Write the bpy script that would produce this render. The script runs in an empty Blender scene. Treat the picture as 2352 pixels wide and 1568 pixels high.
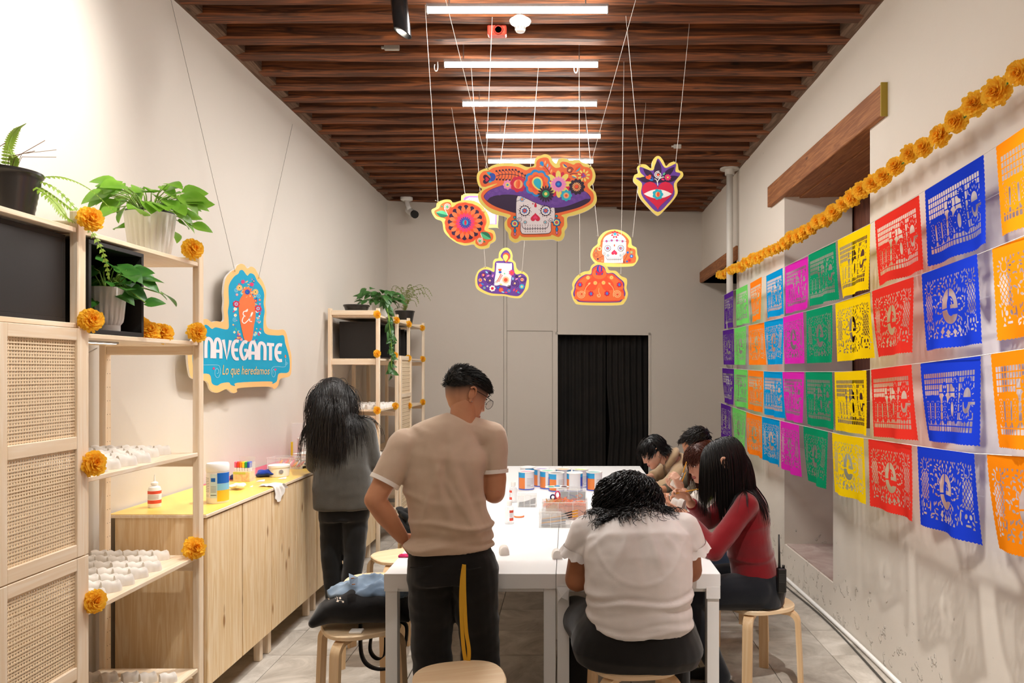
import bpy, bmesh, math, random
import numpy as np
from mathutils import Vector, Matrix, noise
random.seed(7); RNG = np.random.default_rng(7)
SC = bpy.context.scene; COL = SC.collection
PI = math.pi
# ---------------------------------------------------------------- camera / world / lights / exposure
F, VX, VY, H = 1720.0, 1304.0, 848.0, 1.70      # focal length in px, vanishing point, eye height
cam_d = bpy.data.cameras.new('camera'); cam = bpy.data.objects.new('camera', cam_d); COL.objects.link(cam)
cam.location = (0, 0, H); cam.rotation_euler = (PI/2, 0, 0)
cam_d.sensor_width = 36; cam_d.lens = F/2352*36
cam_d.shift_x = -(VX-1176)/2352; cam_d.shift_y = (VY-784)/2352
cam_d.clip_start = .05; SC.camera = cam
w = bpy.data.worlds.new('world'); SC.world = w; w.use_nodes = True
w.node_tree.nodes['Background'].inputs[0].default_value = (.9, .85, .8, 1)
w.node_tree.nodes['Background'].inputs[1].default_value = .05
SC.view_settings.view_transform = 'Standard'; SC.view_settings.look = 'None'
SC.view_settings.gamma = 1; SC.view_settings.exposure = 0.25; SC.view_settings.use_curve_mapping = False
TUBE_Y = [4.34, 5.12, 5.88, 6.69, 7.50]; TUBE_Y_HIDDEN = [3.56, 2.78, 2.0, 1.2]
TK, TUBE_Z = .9784, 3.735
TUBE_X = [(-.818, .235), (-.845, .21), (-.827, .232), (-.73, .296), (-.80, .257)]
def area(name, loc, sx, sy, power, col, rot=(0, 0, 0), parent=None, spread=PI):
    d = bpy.data.lights.new(name, 'AREA'); d.shape = 'RECTANGLE'; d.size = sx; d.size_y = sy
    d.energy = power; d.color = col; d.spread = spread
    o = bpy.data.objects.new(name, d); COL.objects.link(o); o.location = loc; o.rotation_euler = rot
    if parent: o.parent = parent
    return o
def spot(name, loc, target, power, col, angle, blend, r=.03):
    d = bpy.data.lights.new(name, 'SPOT'); d.energy = power; d.color = col; d.spot_size = angle; d.spot_blend = blend
    d.shadow_soft_size = r
    o = bpy.data.objects.new(name, d); COL.objects.link(o); o.location = loc
    o.rotation_euler = (Vector(target)-Vector(loc)).to_track_quat('-Z', 'Y').to_euler()
    return o
TUBE_Y = [y*TK for y in TUBE_Y]; TUBE_X = [(p*TK, q*TK) for p, q in TUBE_X]
WARM = (1, .965, .91)
TUBE_W = 17.0
for i, y in enumerate(TUBE_Y+TUBE_Y_HIDDEN):
    xa, xb = TUBE_X[i] if i < 5 else (-.82, .23)
    area('tube_light', ((xa+xb)/2, y, TUBE_Z-.022), xb-xa-.04, .03, TUBE_W if i < 5 else TUBE_W*.1, (1, .985, .96))
# track spots on the left: the black can in view, two above the frame
spot('spot_light', (-.97, 4.12, 3.52), (-1.5, 4.65, 0), 210, WARM, 1.05, .8)
spot('spot_light', (-.95, 2.9, 3.60), (-2.2, 2.8, 3.0), 130, WARM, 1.5, .9)
spot('spot_light', (-.55, 2.1, 3.62), (-1.75, 2.85, 1.1), 85, WARM, .95, .9)
spot('spot_light', (.95, 1.9, 3.62), (1.8, 3.0, .5), 430, WARM, .98, .9)  # unseen extra spot, added to brighten the lower right wall

# ---------------------------------------------------------------- helpers
def S(h, a=1.0):
    h = h.lstrip('#'); c = [int(h[i:i+2], 16)/255 for i in (0, 2, 4)]
    return tuple((x/12.92 if x <= .04045 else ((x+.055)/1.055)**2.4) for x in c)+(a,)
MATS = {}
def newmat(name):
    m = bpy.data.materials.new(name); m.use_nodes = True
    n = m.node_tree.nodes; b = n['Principled BSDF']; MATS[name] = m
    return m, n, m.node_tree.links, b
def node(n, t, **k):
    x = n.new(t)
    for a, v in k.items():
        if hasattr(x, a) and a not in ('Scale',): setattr(x, a, v)
        else: x.inputs[a].default_value = v
    return x
def plain(name, col, rough=.5, metal=0., bump=None, var=None, sheen=0., emit=0., spec=.5, alpha=1., trans=0., ior=1.45):
    if name in MATS: return MATS[name]
    m, n, l, b = newmat(name); c = S(col) if isinstance(col, str) else col
    b.inputs['Base Color'].default_value = c; b.inputs['Roughness'].default_value = rough
    b.inputs['Metallic'].default_value = metal; b.inputs['Specular IOR Level'].default_value = spec
    b.inputs['IOR'].default_value = ior
    if sheen: b.inputs['Sheen Weight'].default_value = sheen; b.inputs['Sheen Roughness'].default_value = .5
    if emit: b.inputs['Emission Color'].default_value = c; b.inputs['Emission Strength'].default_value = emit
    if trans: b.inputs['Transmission Weight'].default_value = trans
    if alpha < 1: b.inputs['Alpha'].default_value = alpha
    if bump or var: tc = n.new('ShaderNodeTexCoord')
    if var:
        nz = node(n, 'ShaderNodeTexNoise', Scale=var[1], Detail=4.); nz.inputs['Scale'].default_value = var[1]
        l.new(tc.outputs['Object'], nz.inputs['Vector'])
        mx = n.new('ShaderNodeMixRGB'); mx.inputs[1].default_value = c; mx.inputs[2].default_value = S(var[0])
        rp = n.new('ShaderNodeValToRGB'); rp.color_ramp.elements[0].position = .38; rp.color_ramp.elements[1].position = .66
        l.new(nz.outputs[0], rp.inputs[0]); l.new(rp.outputs[0], mx.inputs[0]); l.new(mx.outputs[0], b.inputs['Base Color'])
    if bump:
        nb = n.new('ShaderNodeTexNoise'); nb.inputs['Scale'].default_value = bump[0]; nb.inputs['Detail'].default_value = 6
        l.new(tc.outputs['Object'], nb.inputs['Vector'])
        bp = n.new('ShaderNodeBump'); bp.inputs['Strength'].default_value = bump[1]; bp.inputs['Distance'].default_value = bump[2] if len(bump) > 2 else .01
        l.new(nb.outputs[0], bp.inputs['Height']); l.new(bp.outputs[0], b.inputs['Normal'])
    return m
def wood(name, light, mid, dark, axis, scale=1., rough=.5, knots=True, contrast=1., bump=.15):
    if name in MATS: return MATS[name]
    m, n, l, b = newmat(name)
    tc = n.new('ShaderNodeTexCoord'); oi = n.new('ShaderNodeObjectInfo')
    mp = n.new('ShaderNodeMapping'); sc = [9*scale]*3; sc[axis] = .55*scale; mp.inputs['Scale'].default_value = sc
    ad = n.new('ShaderNodeVectorMath'); ad.operation = 'ADD'
    sv = n.new('ShaderNodeVectorMath'); sv.operation = 'SCALE'; sv.inputs[3].default_value = 7
    l.new(oi.outputs['Random'], sv.inputs[0]); l.new(tc.outputs['Object'], ad.inputs[0]); l.new(sv.outputs[0], ad.inputs[1])
    l.new(ad.outputs[0], mp.inputs['Vector'])
    nz = n.new('ShaderNodeTexNoise'); nz.inputs['Scale'].default_value = 2.2; nz.inputs['Detail'].default_value = 5; nz.inputs['Distortion'].default_value = .6
    l.new(mp.outputs[0], nz.inputs['Vector'])
    mul = n.new('ShaderNodeMath'); mul.operation = 'MULTIPLY'; mul.inputs[1].default_value = 34
    sn = n.new('ShaderNodeMath'); sn.operation = 'SINE'
    l.new(nz.outputs[0], mul.inputs[0]); l.new(mul.outputs[0], sn.inputs[0])
    rp = n.new('ShaderNodeValToRGB'); e = rp.color_ramp.elements
    e[0].position = .0; e[0].color = S(light); e[1].position = 1; e[1].color = S(mid)
    mr = n.new('ShaderNodeMapRange'); mr.inputs[1].default_value = -1; mr.inputs[2].default_value = 1
    l.new(sn.outputs[0], mr.inputs[0]); l.new(mr.outputs[0], rp.inputs[0])
    n2 = n.new('ShaderNodeTexNoise'); n2.inputs['Scale'].default_value = 7; n2.inputs['Detail'].default_value = 3
    l.new(mp.outputs[0], n2.inputs['Vector'])
    mx = n.new('ShaderNodeMixRGB'); mx.inputs[2].default_value = S(mid)
    r2 = n.new('ShaderNodeMapRange'); r2.inputs[1].default_value = .35; r2.inputs[2].default_value = .75; r2.inputs[4].default_value = .8*contrast
    l.new(n2.outputs[0], r2.inputs[0]); l.new(r2.outputs[0], mx.inputs[0]); l.new(rp.outputs[0], mx.inputs[1])
    out = mx.outputs[0]
    if knots:
        mk = n.new('ShaderNodeMapping'); s2 = [7.]*3; s2[axis] = 2.6; mk.inputs['Scale'].default_value = s2
        l.new(ad.outputs[0], mk.inputs['Vector'])
        vo = n.new('ShaderNodeTexVoronoi'); vo.inputs['Scale'].default_value = 1.; l.new(mk.outputs[0], vo.inputs['Vector'])
        r3 = n.new('ShaderNodeMapRange'); r3.inputs[1].default_value = .05; r3.inputs[2].default_value = .115; r3.inputs[3].default_value = .85; r3.inputs[4].default_value = 0
        l.new(vo.outputs['Distance'], r3.inputs[0])
        m3 = n.new('ShaderNodeMixRGB'); m3.inputs[2].default_value = S(dark); l.new(r3.outputs[0], m3.inputs[0]); l.new(out, m3.inputs[1]); out = m3.outputs[0]
    l.new(out, b.inputs['Base Color']); b.inputs['Roughness'].default_value = rough
    bp = n.new('ShaderNodeBump'); bp.inputs['Strength'].default_value = bump; bp.inputs['Distance'].default_value = .004
    l.new(n2.outputs[0], bp.inputs['Height']); l.new(bp.outputs[0], b.inputs['Normal'])
    return m
PINE = [wood('pine_'+a, '#FAE9D2', '#F2DABA', '#A87850', i) for i, a in enumerate('xyz')]
PINEF = [wood('pine_face_'+a, '#FAE3BF', '#EBCA98', '#95642F', i, 1.1, contrast=.8) for i, a in enumerate('xyz')]
BIRCH = wood('birch', '#F2DAB6', '#E9C9A0', '#B98A55', 0, .6, knots=False)
BIRCHV = wood('birch_upright', '#E9CCA4', '#DDB88A', '#B98A55', 2, .6, knots=False)
BEAM = wood('old_beam', '#96552A', '#4A2711', '#1E0F07', 0, .8, rough=.75, contrast=1.2, bump=.6)
PLANK = wood('ceiling_board_shaded', '#47291E', '#2E1913', '#120A06', 0, .8, rough=.8, bump=.4)  # brown boards, darkened further to put shade between the beams
LINTEL = wood('lintel_wood', '#AC7040', '#86502A', '#4F2E18', 1, 1.2, rough=.7, contrast=1.2, bump=.5)
SHUTTER = wood('shutter_wood', '#7A4631', '#5C3122', '#2C150E', 2, 1., rough=.6)
def paper(name, col, tr=.5):
    if name in MATS: return MATS[name]
    m, n, l, b = newmat(name); o = n['Material Output']; n.remove(b)
    d = n.new('ShaderNodeBsdfDiffuse'); t = n.new('ShaderNodeBsdfTranslucent'); mx = n.new('ShaderNodeMixShader')
    d.inputs[0].default_value = S(col); t.inputs[0].default_value = S(col); mx.inputs[0].default_value = tr
    l.new(d.outputs[0], mx.inputs[1]); l.new(t.outputs[0], mx.inputs[2]); l.new(mx.outputs[0], o.inputs[0])
    return m
def plasterwall(name, col, peel=False):
    m, n, l, b = newmat(name); b.inputs['Roughness'].default_value = .85; b.inputs['Specular IOR Level'].default_value = .25
    tc = n.new('ShaderNodeTexCoord')
    n1 = n.new('ShaderNodeTexNoise'); n1.inputs['Scale'].default_value = 1.3; n1.inputs['Detail'].default_value = 5
    l.new(tc.outputs['Object'], n1.inputs['Vector'])
    mx = n.new('ShaderNodeMixRGB'); mx.inputs[1].default_value = S(col); c = S(col); mx.inputs[2].default_value = (c[0]*.94, c[1]*.93, c[2]*.91, 1)
    l.new(n1.outputs[0], mx.inputs[0]); l.new(mx.outputs[0], b.inputs['Base Color'])
    n2 = n.new('ShaderNodeTexNoise'); n2.inputs['Scale'].default_value = 9; n2.inputs['Detail'].default_value = 8
    l.new(tc.outputs['Object'], n2.inputs['Vector'])
    bp = n.new('ShaderNodeBump'); bp.inputs['Strength'].default_value = .12; bp.inputs['Distance'].default_value = .02
    l.new(n2.outputs[0], bp.inputs['Height']); l.new(bp.outputs[0], b.inputs['Normal'])
    if peel:   # crumbling paint low on the wall
        sx = n.new('ShaderNodeSeparateXYZ'); l.new(tc.outputs['Object'], sx.inputs[0])
        gz = n.new('ShaderNodeMapRange'); gz.inputs[1].default_value = .05; gz.inputs[2].default_value = .75; gz.inputs[3].default_value = .10; gz.inputs[4].default_value = -.12
        l.new(sx.outputs[2], gz.inputs[0])
        n3 = n.new('ShaderNodeTexNoise'); n3.inputs['Scale'].default_value = 14; n3.inputs['Detail'].default_value = 6; l.new(tc.outputs['Object'], n3.inputs['Vector'])
        aa = n.new('ShaderNodeMath'); l.new(n3.outputs[0], aa.inputs[0]); l.new(gz.outputs[0], aa.inputs[1])
        st = n.new('ShaderNodeMapRange'); st.inputs[1].default_value = .66; st.inputs[2].default_value = .70; l.new(aa.outputs[0], st.inputs[0])
        b2 = n.new('ShaderNodeBump'); b2.inputs['Strength'].default_value = .8; b2.inputs['Distance'].default_value = .012
        l.new(st.outputs[0], b2.inputs['Height']); l.new(bp.outputs[0], b2.inputs['Normal']); l.new(b2.outputs[0], b.inputs['Normal'])
    return m
WALL = plasterwall('wall_paint', '#DED7CE'); WALLR = plasterwall('wall_paint_right', '#DFD6CB', True); WALLB = plasterwall('wall_paint_back_dimmed', '#CCC3B9')  # one paint; the back copy is darker, its weaker light put into the colour
def stone(name, c1, c2, c3):
    m, n, l, b = newmat(name); tc = n.new('ShaderNodeTexCoord'); oi = n.new('ShaderNodeObjectInfo')
    ad = n.new('ShaderNodeVectorMath'); ad.operation = 'ADD'; sv = n.new('ShaderNodeVectorMath'); sv.operation = 'SCALE'; sv.inputs[3].default_value = 13
    l.new(oi.outputs['Random'], sv.inputs[0]); l.new(tc.outputs['Object'], ad.inputs[0]); l.new(sv.outputs[0], ad.inputs[1])
    n1 = n.new('ShaderNodeTexNoise'); n1.inputs['Scale'].default_value = 3.2; n1.inputs['Detail'].default_value = 9; n1.inputs['Roughness'].default_value = .68; n1.inputs['Distortion'].default_value = 1.2
    l.new(ad.outputs[0], n1.inputs['Vector'])
    rp = n.new('ShaderNodeValToRGB'); e = rp.color_ramp.elements; e[0].position = .34; e[0].color = S(c1); e[1].position = .66; e[1].color = S(c3)
    x = e.new(.5); x.color = S(c2); l.new(n1.outputs[0], rp.inputs[0])
    hs = n.new('ShaderNodeHueSaturation'); mr = n.new('ShaderNodeMapRange'); mr.inputs[3].default_value = .86; mr.inputs[4].default_value = 1.1
    l.new(oi.outputs['Random'], mr.inputs[0]); l.new(mr.outputs[0], hs.inputs['Value']); l.new(rp.outputs[0], hs.inputs['Color'])
    l.new(hs.outputs[0], b.inputs['Base Color']); b.inputs['Roughness'].default_value = .6
    bp = n.new('ShaderNodeBump'); bp.inputs['Strength'].default_value = .25; bp.inputs['Distance'].default_value = .006
    l.new(n1.outputs[0], bp.inputs['Height']); l.new(bp.outputs[0], b.inputs['Normal'])
    return m
TILE = stone('stone_tile', '#A0978C', '#BAB1A6', '#D0C8BE'); GROUT = plain('grout', '#6E665C', .9)
SILL = stone('sill_stone', '#A98F86', '#B9A39A', '#CDBDB3')
def clear(name, col='#F4F4F2', fac=.25, rough=.12):
    """thin clear plastic: mostly lets light straight through, some gloss and a milky share"""
    if name in MATS: return MATS[name]
    m, n, l, b = newmat(name); o = n['Material Output']
    b.inputs['Base Color'].default_value = S(col); b.inputs['Roughness'].default_value = rough
    t = n.new('ShaderNodeBsdfTransparent'); t.inputs[0].default_value = (.97, .97, .97, 1)
    mx = n.new('ShaderNodeMixShader'); mx.inputs[0].default_value = fac
    l.new(t.outputs[0], mx.inputs[1]); l.new(b.outputs[0], mx.inputs[2]); l.new(mx.outputs[0], o.inputs[0])
    return m
WHITE = plain('white_plastic', '#F3F1ED', .35); BLACK = plain('black_plastic', '#151413', .4)
def fabric(name, col, col2=None, scale=420, bump=.35, sheen=.25, rough=.85):
    return plain(name, col, rough, bump=(scale, bump, .002), var=(col2, 5) if col2 else None, sheen=sheen, spec=.2)

class MB:
    def __init__(s, o=(0, 0, 0)): s.v = []; s.f = []; s.m = []; s.o = Vector(o)
    def add(s, vs, fs, m=0, M=None):
        b = len(s.v)
        for p in vs:
            p = Vector(p)
            if M is not None: p = M @ p
            s.v.append(tuple(p))
        for f in fs: s.f.append(tuple(i+b for i in f)); s.m.append(m)
        return s
    def box(s, x0, x1, y0, y1, z0, z1, m=0, M=None):
        vs = [(x, y, z) for z in (z0, z1) for y in (y0, y1) for x in (x0, x1)]
        return s.add(vs, [(0, 2, 3, 1), (4, 5, 7, 6), (0, 1, 5, 4), (2, 6, 7, 3), (0, 4, 6, 2), (1, 3, 7, 5)], m, M)
    def bbox(s, x0, x1, y0, y1, z0, z1, b=.003, m=0, M=None):
        """box with chamfered edges"""
        bm = bmesh.new(); bmesh.ops.create_cube(bm, size=1)
        for v in bm.verts: v.co = ((x0+x1)/2+v.co.x*(x1-x0), (y0+y1)/2+v.co.y*(y1-y0), (z0+z1)/2+v.co.z*(z1-z0))
        bmesh.ops.bevel(bm, geom=bm.edges[:], offset=b, segments=1, affect='EDGES')
        bm.verts.index_update()
        s.add([v.co for v in bm.verts], [[v.index for v in f.verts] for f in bm.faces], m, M); bm.free(); return s
    def rings(s, rings, m=0, caps=(True, True), closed=True, M=None):
        n = len(rings[0]); vs = [p for r in rings for p in r]; fs = []
        for i in range(len(rings)-1):
            for j in range(n if closed else n-1):
                k = (j+1) % n; fs.append((i*n+j, i*n+k, (i+1)*n+k, (i+1)*n+j))
        if caps[0] and closed: fs.append(tuple(range(n-1, -1, -1)))
        if caps[1] and closed: fs.append(tuple((len(rings)-1)*n+j for j in range(n)))
        return s.add(vs, fs, m, M)
    def tube(s, pts, r, n=8, m=0, caps=(True, True), M=None):
        pts = [Vector(p) for p in pts]; R = r if isinstance(r, (list, tuple)) else [r]*len(pts)
        t0 = (pts[1]-pts[0]).normalized(); up = Vector((0, 0, 1)) if abs(t0.z) < .9 else Vector((1, 0, 0))
        u = t0.cross(up).normalized(); out = []
        for i, p in enumerate(pts):
            t = (pts[min(i+1, len(pts)-1)]-pts[max(i-1, 0)]).normalized()
            u = (u-t*u.dot(t)).normalized(); v = t.cross(u)
            out.append([p+(u*math.cos(2*PI*j/n)+v*math.sin(2*PI*j/n))*R[i] for j in range(n)])
        return s.rings(out, m, caps, True, M)
    def strip(s, pts, wdir, w, th, m=0, M=None):
        """flat band of given width along wdir and thickness th following pts"""
        pts = [Vector(p) for p in pts]; rs = []
        for i, p in enumerate(pts):
            t = (pts[min(i+1, len(pts)-1)]-pts[max(i-1, 0)]).normalized()
            wd = Vector(wdir); wd = (wd-t*wd.dot(t)).normalized(); nn = t.cross(wd)
            rs.append([p+wd*w/2+nn*th/2, p-wd*w/2+nn*th/2, p-wd*w/2-nn*th/2, p+wd*w/2-nn*th/2])
        return s.rings(rs, m, M=M)
    def lathe(s, prof, c=(0, 0, 0), n=24, m=0, caps=(True, True), sx=1., sy=1., flute=None):
        rs = []
        for r, z in prof:
            ring = []
            for j in range(n):
                a = 2*PI*j/n; q = r*(1+(flute[1]*(1 if (j//flute[0]) % 2 else -1)) if flute else r) if False else r
                if flute and r > flute[2]: q = r-(flute[1] if (j % flute[0]) == 0 else 0)
                ring.append((c[0]+q*math.cos(a)*sx, c[1]+q*math.sin(a)*sy, c[2]+z))
            rs.append(ring)
        return s.rings(rs, m, caps)
    def prism(s, pts, f0, f1, m=0, m2=None):
        """pts: 2D list; f0/f1 map (u,v)->3D for the two faces"""
        n = len(pts); a = [f0(*p) for p in pts]; b = [f1(*p) for p in pts]
        s.add(a+b, [tuple(range(n))], m); k = len(s.v)-2*n
        s.f.append(tuple(k+n+j for j in range(n-1, -1, -1))); s.m.append(m2 if m2 is not None else m)
        for j in range(n):
            q = (j+1) % n; s.f.append((k+j, k+n+j, k+n+q, k+q)); s.m.append(m2 if m2 is not None else m)
        return s
    def mesh(s, name, mats, smooth=False, fix=True):
        me = bpy.data.meshes.new(name)
        o = s.o; me.from_pydata([(p[0]-o.x, p[1]-o.y, p[2]-o.z) for p in s.v], [], s.f)
        for m in mats: me.materials.append(m)
        if len(mats) > 1: me.polygons.foreach_set('material_index', s.m)
        if fix:
            bm = bmesh.new(); bm.from_mesh(me); bmesh.ops.recalc_face_normals(bm, faces=bm.faces[:]); bm.to_mesh(me); bm.free()
        if smooth is True: me.polygons.foreach_set('use_smooth', [True]*len(me.polygons))
        elif smooth: me.polygons.foreach_set('use_smooth', [True]*len(me.polygons)); me.set_sharp_from_angle(angle=smooth)
        me.update(); return me
    def obj(s, name, mats, parent=None, smooth=False, fix=True):
        if not isinstance(mats, (list, tuple)): mats = [mats]
        o = bpy.data.objects.new(name, s.mesh(name, mats, smooth, fix)); COL.objects.link(o)
        if parent: o.parent = parent
        else: o.location = s.o
        return o
def tag(o, label=None, cat=None, group=None, kind=None):
    if label: o['label'] = label
    if cat: o['category'] = cat
    if group: o['group'] = group
    if kind: o['kind'] = kind
    return o
def thing(name, label, cat, loc=(0, 0, 0), rz=0., group=None):
    o = bpy.data.objects.new(name, None); COL.objects.link(o); o.location = loc; o.rotation_euler = (0, 0, rz)
    o.empty_display_size = .05
    return tag(o, label, cat, group)
def struct(name, mb, mats, parent=None, smooth=False):
    o = mb.obj(name, mats, parent, smooth)
    if not parent: o['kind'] = 'structure'
    return o
def inst(name, me, parent=None, loc=(0, 0, 0), rot=(0, 0, 0), sc=(1, 1, 1)):
    o = bpy.data.objects.new(name, me); COL.objects.link(o); o.parent = parent; o.location = loc; o.rotation_euler = rot
    o.scale = sc if isinstance(sc, (tuple, list)) else (sc,)*3
    return o
def dup(root, loc=None, rz=None, label=None, group=None):
    r = root.copy(); COL.objects.link(r)
    if loc is not None: r.location = loc
    if rz is not None: r.rotation_euler = (0, 0, rz)
    if label: r['label'] = label
    if group: r['group'] = group
    for ch in list(root.children):
        c = ch.copy(); COL.objects.link(c); c.parent = r
        for g in ch.children: d = g.copy(); COL.objects.link(d); d.parent = c
    return r
SM = math.radians(38)
# photo-pixel helpers: where the line of sight through a photo pixel meets a plane of the room
def atY(px, py, Y): return Vector(((px-VX)*Y/F, Y, H+(VY-py)*Y/F))
def atX(px, py, X): Y = F*X/(px-VX); return Vector((X, Y, H+(VY-py)*Y/F))
def atZ(px, py, Z): Y = F*(H-Z)/(py-VY); return Vector(((px-VX)*Y/F, Y, Z))
# ---------------------------------------------------------------- the room
XL, XR, CEIL = -2.24, 1.80, 3.80
YB0, YBL, YBR = -2.2, 9.31, 10.05
def yback(x): return YBL+(x-XL)*(YBR-YBL)/(XR-XL)
# floor: base bed plus single tiles
fl = MB(); fl.box(XL-.3, 2.6, YB0, 10.6, -.12, -.012); FLOOR = struct('floor', fl, GROUT)
TX, TY = .4085, .4225
tile_me = MB().bbox(-TX/2+.0018, TX/2-.0018, -TY/2+.0018, TY/2-.0018, -.014, 0, .0015).mesh('tile', [TILE])
x0 = 1.57-10*TX
for i in range(12):
    for j in range(21):
        cx, cy = x0+(i+.5)*TX, 2.345+(j+.5)*TY
        if cx-TX/2 > 2.25: continue
        inst('tile', tile_me, FLOOR, (cx, cy, random.uniform(-.0008, .0004)))
fb = MB(); fb.box(XL-.1, 2.0, YB0, 2.343, -.012, 0.); o = fb.obj('tile_field', TILE, FLOOR); o['kind'] = 'stuff'
# walls
wl = MB(); wl.box(XL-.25, XL, YB0, YBL+.4, 0, 4.2); struct('wall_left', wl, WALL)
# back wall with doorway; skewed
def bw(x, dy=0.): return yback(x)+dy
wb = MB()
def wall_quad(mb, xa, xb, z0, z1, th=.3):
    vs = [(xa, bw(xa), z0), (xb, bw(xb), z0), (xb, bw(xb)+th, z0), (xa, bw(xa)+th, z0)]
    vs += [(x, y, z1) for x, y, _ in vs]
    mb.add(vs, [(0, 1, 5, 4), (1, 2, 6, 5), (2, 3, 7, 6), (3, 0, 4, 7), (4, 5, 6, 7), (3, 2, 1, 0)])
def bx(px):           # x on the back wall seen at photo column px
    k = (px-VX)/F; m = (YBR-YBL)/(XR-XL); return k*(YBL-XL*m)/(1-k*m)
def bz(px, py): return H+(VY-py)*yback(bx(px))/F
XD0, XD1 = bx(1281), bx(1489); ZD = bz(1385, 769)
XP0, XP1, XPA, XPB = bx(1157), bx(1164), bx(1170), bx(1269); ZP = bz(1220, 760)
g = .0032
wall_quad(wb, XL-.2, XP0-g, 0, 4.2); wall_quad(wb, XP0+g, XP1-g, 0, 4.2)           # grooves of the hidden door panel
wall_quad(wb, XP1+g, XPB, ZP+g, 4.2); wall_quad(wb, XPB+g, XD0-.012, 0, 4.2)
wall_quad(wb, XPB-.001, XPB+g+.001, ZP+g, 4.2)
wall_quad(wb, XD0, XD1, ZD, 4.2); wall_quad(wb, XD1, 2.45, 0, 4.2)
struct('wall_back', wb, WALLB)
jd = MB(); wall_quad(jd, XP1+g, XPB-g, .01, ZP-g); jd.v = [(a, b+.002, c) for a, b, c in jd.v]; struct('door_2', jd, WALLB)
lin = MB(); wall_quad(lin, XP0-.03, XD0+.0, 0, 4.2, .02); lin.v = [(a, b+.012, c) for a, b, c in lin.v]; struct('trim_5', lin, plain('groove_dark', '#9A9083', .9))
# doorway: frame, dark room behind and black curtain
dr = MB()
for xa, xb, z0, z1 in ((XD0-.03, XD0, 0, ZD+.03), (XD1, XD1+.03, 0, ZD+.03), (XD0-.03, XD1+.03, ZD, ZD+.03)):
    wall_quad(dr, xa, xb, z0, z1, .34)
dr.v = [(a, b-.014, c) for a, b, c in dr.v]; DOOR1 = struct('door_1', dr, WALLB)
dk = MB(); dk.box(XD0-.2, XD1+.2, 10.6, 10.64, 0, 2.6); struct('wall_beyond', dk, plain('dark_room', '#0D0B09', .9))
CURT = plain('curtain_black', '#1B1612', .9, var=('#0F0C0A', 3))
cu = thing('curtain', 'black floor-length curtain hanging in the doorway of the back wall', 'curtain', ((XD0+XD1)/2, bw((XD0+XD1)/2)+.16, 0))
for k, (xa, xb) in enumerate(((XD0-.06, XD0+.635), (XD0+.65, XD1+.06))):
    cm = MB(cu.location); n = 90; rows = []
    for z in (0.012, .4, .9, 1.5, 1.9, ZD+.12):
        r = []
        for i in range(n):
            t = i/(n-1); x = xa+(xb-xa)*t
            y = bw(x)+.16+.022*math.sin(t*46+k)+.012*math.sin(t*19+z*1.1+k*2)+(.025*(1-t)*(1.5-z) if k and z < 1.5 and t < .3 else 0)
            if k == 1: x += max(0, .03-abs(z-.9)*.05)*(1-t)*1.5
            r.append((x, y, z))
        rows.append(r)
    cm.rings(rows, 0, (False, False), False); cm.obj('curtain_panel', CURT, cu, True, False)
# right wall with its two deep niches
T = 2.55
wr = MB()
def yz_panel(mb, y0, y1, z0, z1, xa=XR, xb=T): mb.box(xa, xb, y0, y1, z0, z1)
yz_panel(wr, YB0, 4.46, 0, 4.2); yz_panel(wr, 4.46, 5.08, 0, 1.30); yz_panel(wr, 4.46, 6.22, 3.2, 4.2)
yz_panel(wr, 5.08, 6.22, 0, .25); yz_panel(wr, 6.22, 7.98, 0, 4.2); yz_panel(wr, 7.98, 10.4, 2.86, 4.2)
wr.add([(XR, 6.22, .25), (2.34, 6.16, .25), (2.34, 6.23, .25), (XR, 6.22, 3.14), (2.34, 6.16, 3.14), (2.34, 6.23, 3.14)],
       [(0, 1, 4, 3), (1, 2, 5, 4), (0, 3, 5, 2), (3, 4, 5), (0, 2, 1)])
struct('wall_right', wr, WALLR)
ws = MB(); ws.box(XR+.012, 2.34, 5.082, 6.18, .25, .262); struct('trim_3', ws, SILL)
ww = MB(); ww.box(2.36, 2.42, 4.47, 6.2, .25, 3.12)
for y in (4.6, 5.0, 5.4, 5.8):
    for z0, z1 in ((.35, 1.2), (1.35, 2.1), (2.2, 2.95)): ww.box(2.345, 2.36, y-.16, y+.1, z0, z1)
struct('window_1', ww, SHUTTER)
wo = MB(); wo.box(2.5, 2.56, 7.9, 10.5, 0, 2.9); struct('wall_niche', wo, WALL)
# wooden lintels
lo = MB(); lo.bbox(XR-.035, XR+.12, 4.22, 6.62, 3.13, 3.31, .004)
LT = struct('trim_1', lo, LINTEL)
le = MB(); le.box(XR-.037, XR-.0, 4.212, 4.222, 3.125, 3.315); le.obj('end_tape', plain('yellow_tape', '#A98F2E', .6), LT)
for k in range(3):
    lp = MB(); lp.bbox(XR+.1205+.17*k, XR+.287+.17*k, 4.3, 6.30, 3.118+.004*k, 3.25, .003); lp.obj('lintel_plank', LINTEL, LT)
l2 = MB(); l2.bbox(XR-.03, XR+.7, 7.92, 10.3, 2.86, 3.01, .012); struct('trim_2', l2, LINTEL)
# wall behind the camera
wf = MB(); wf.box(XL-.2, T, YB0-.2, YB0, 0, 4.2); struct('wall_front', wf, WALL)
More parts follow.
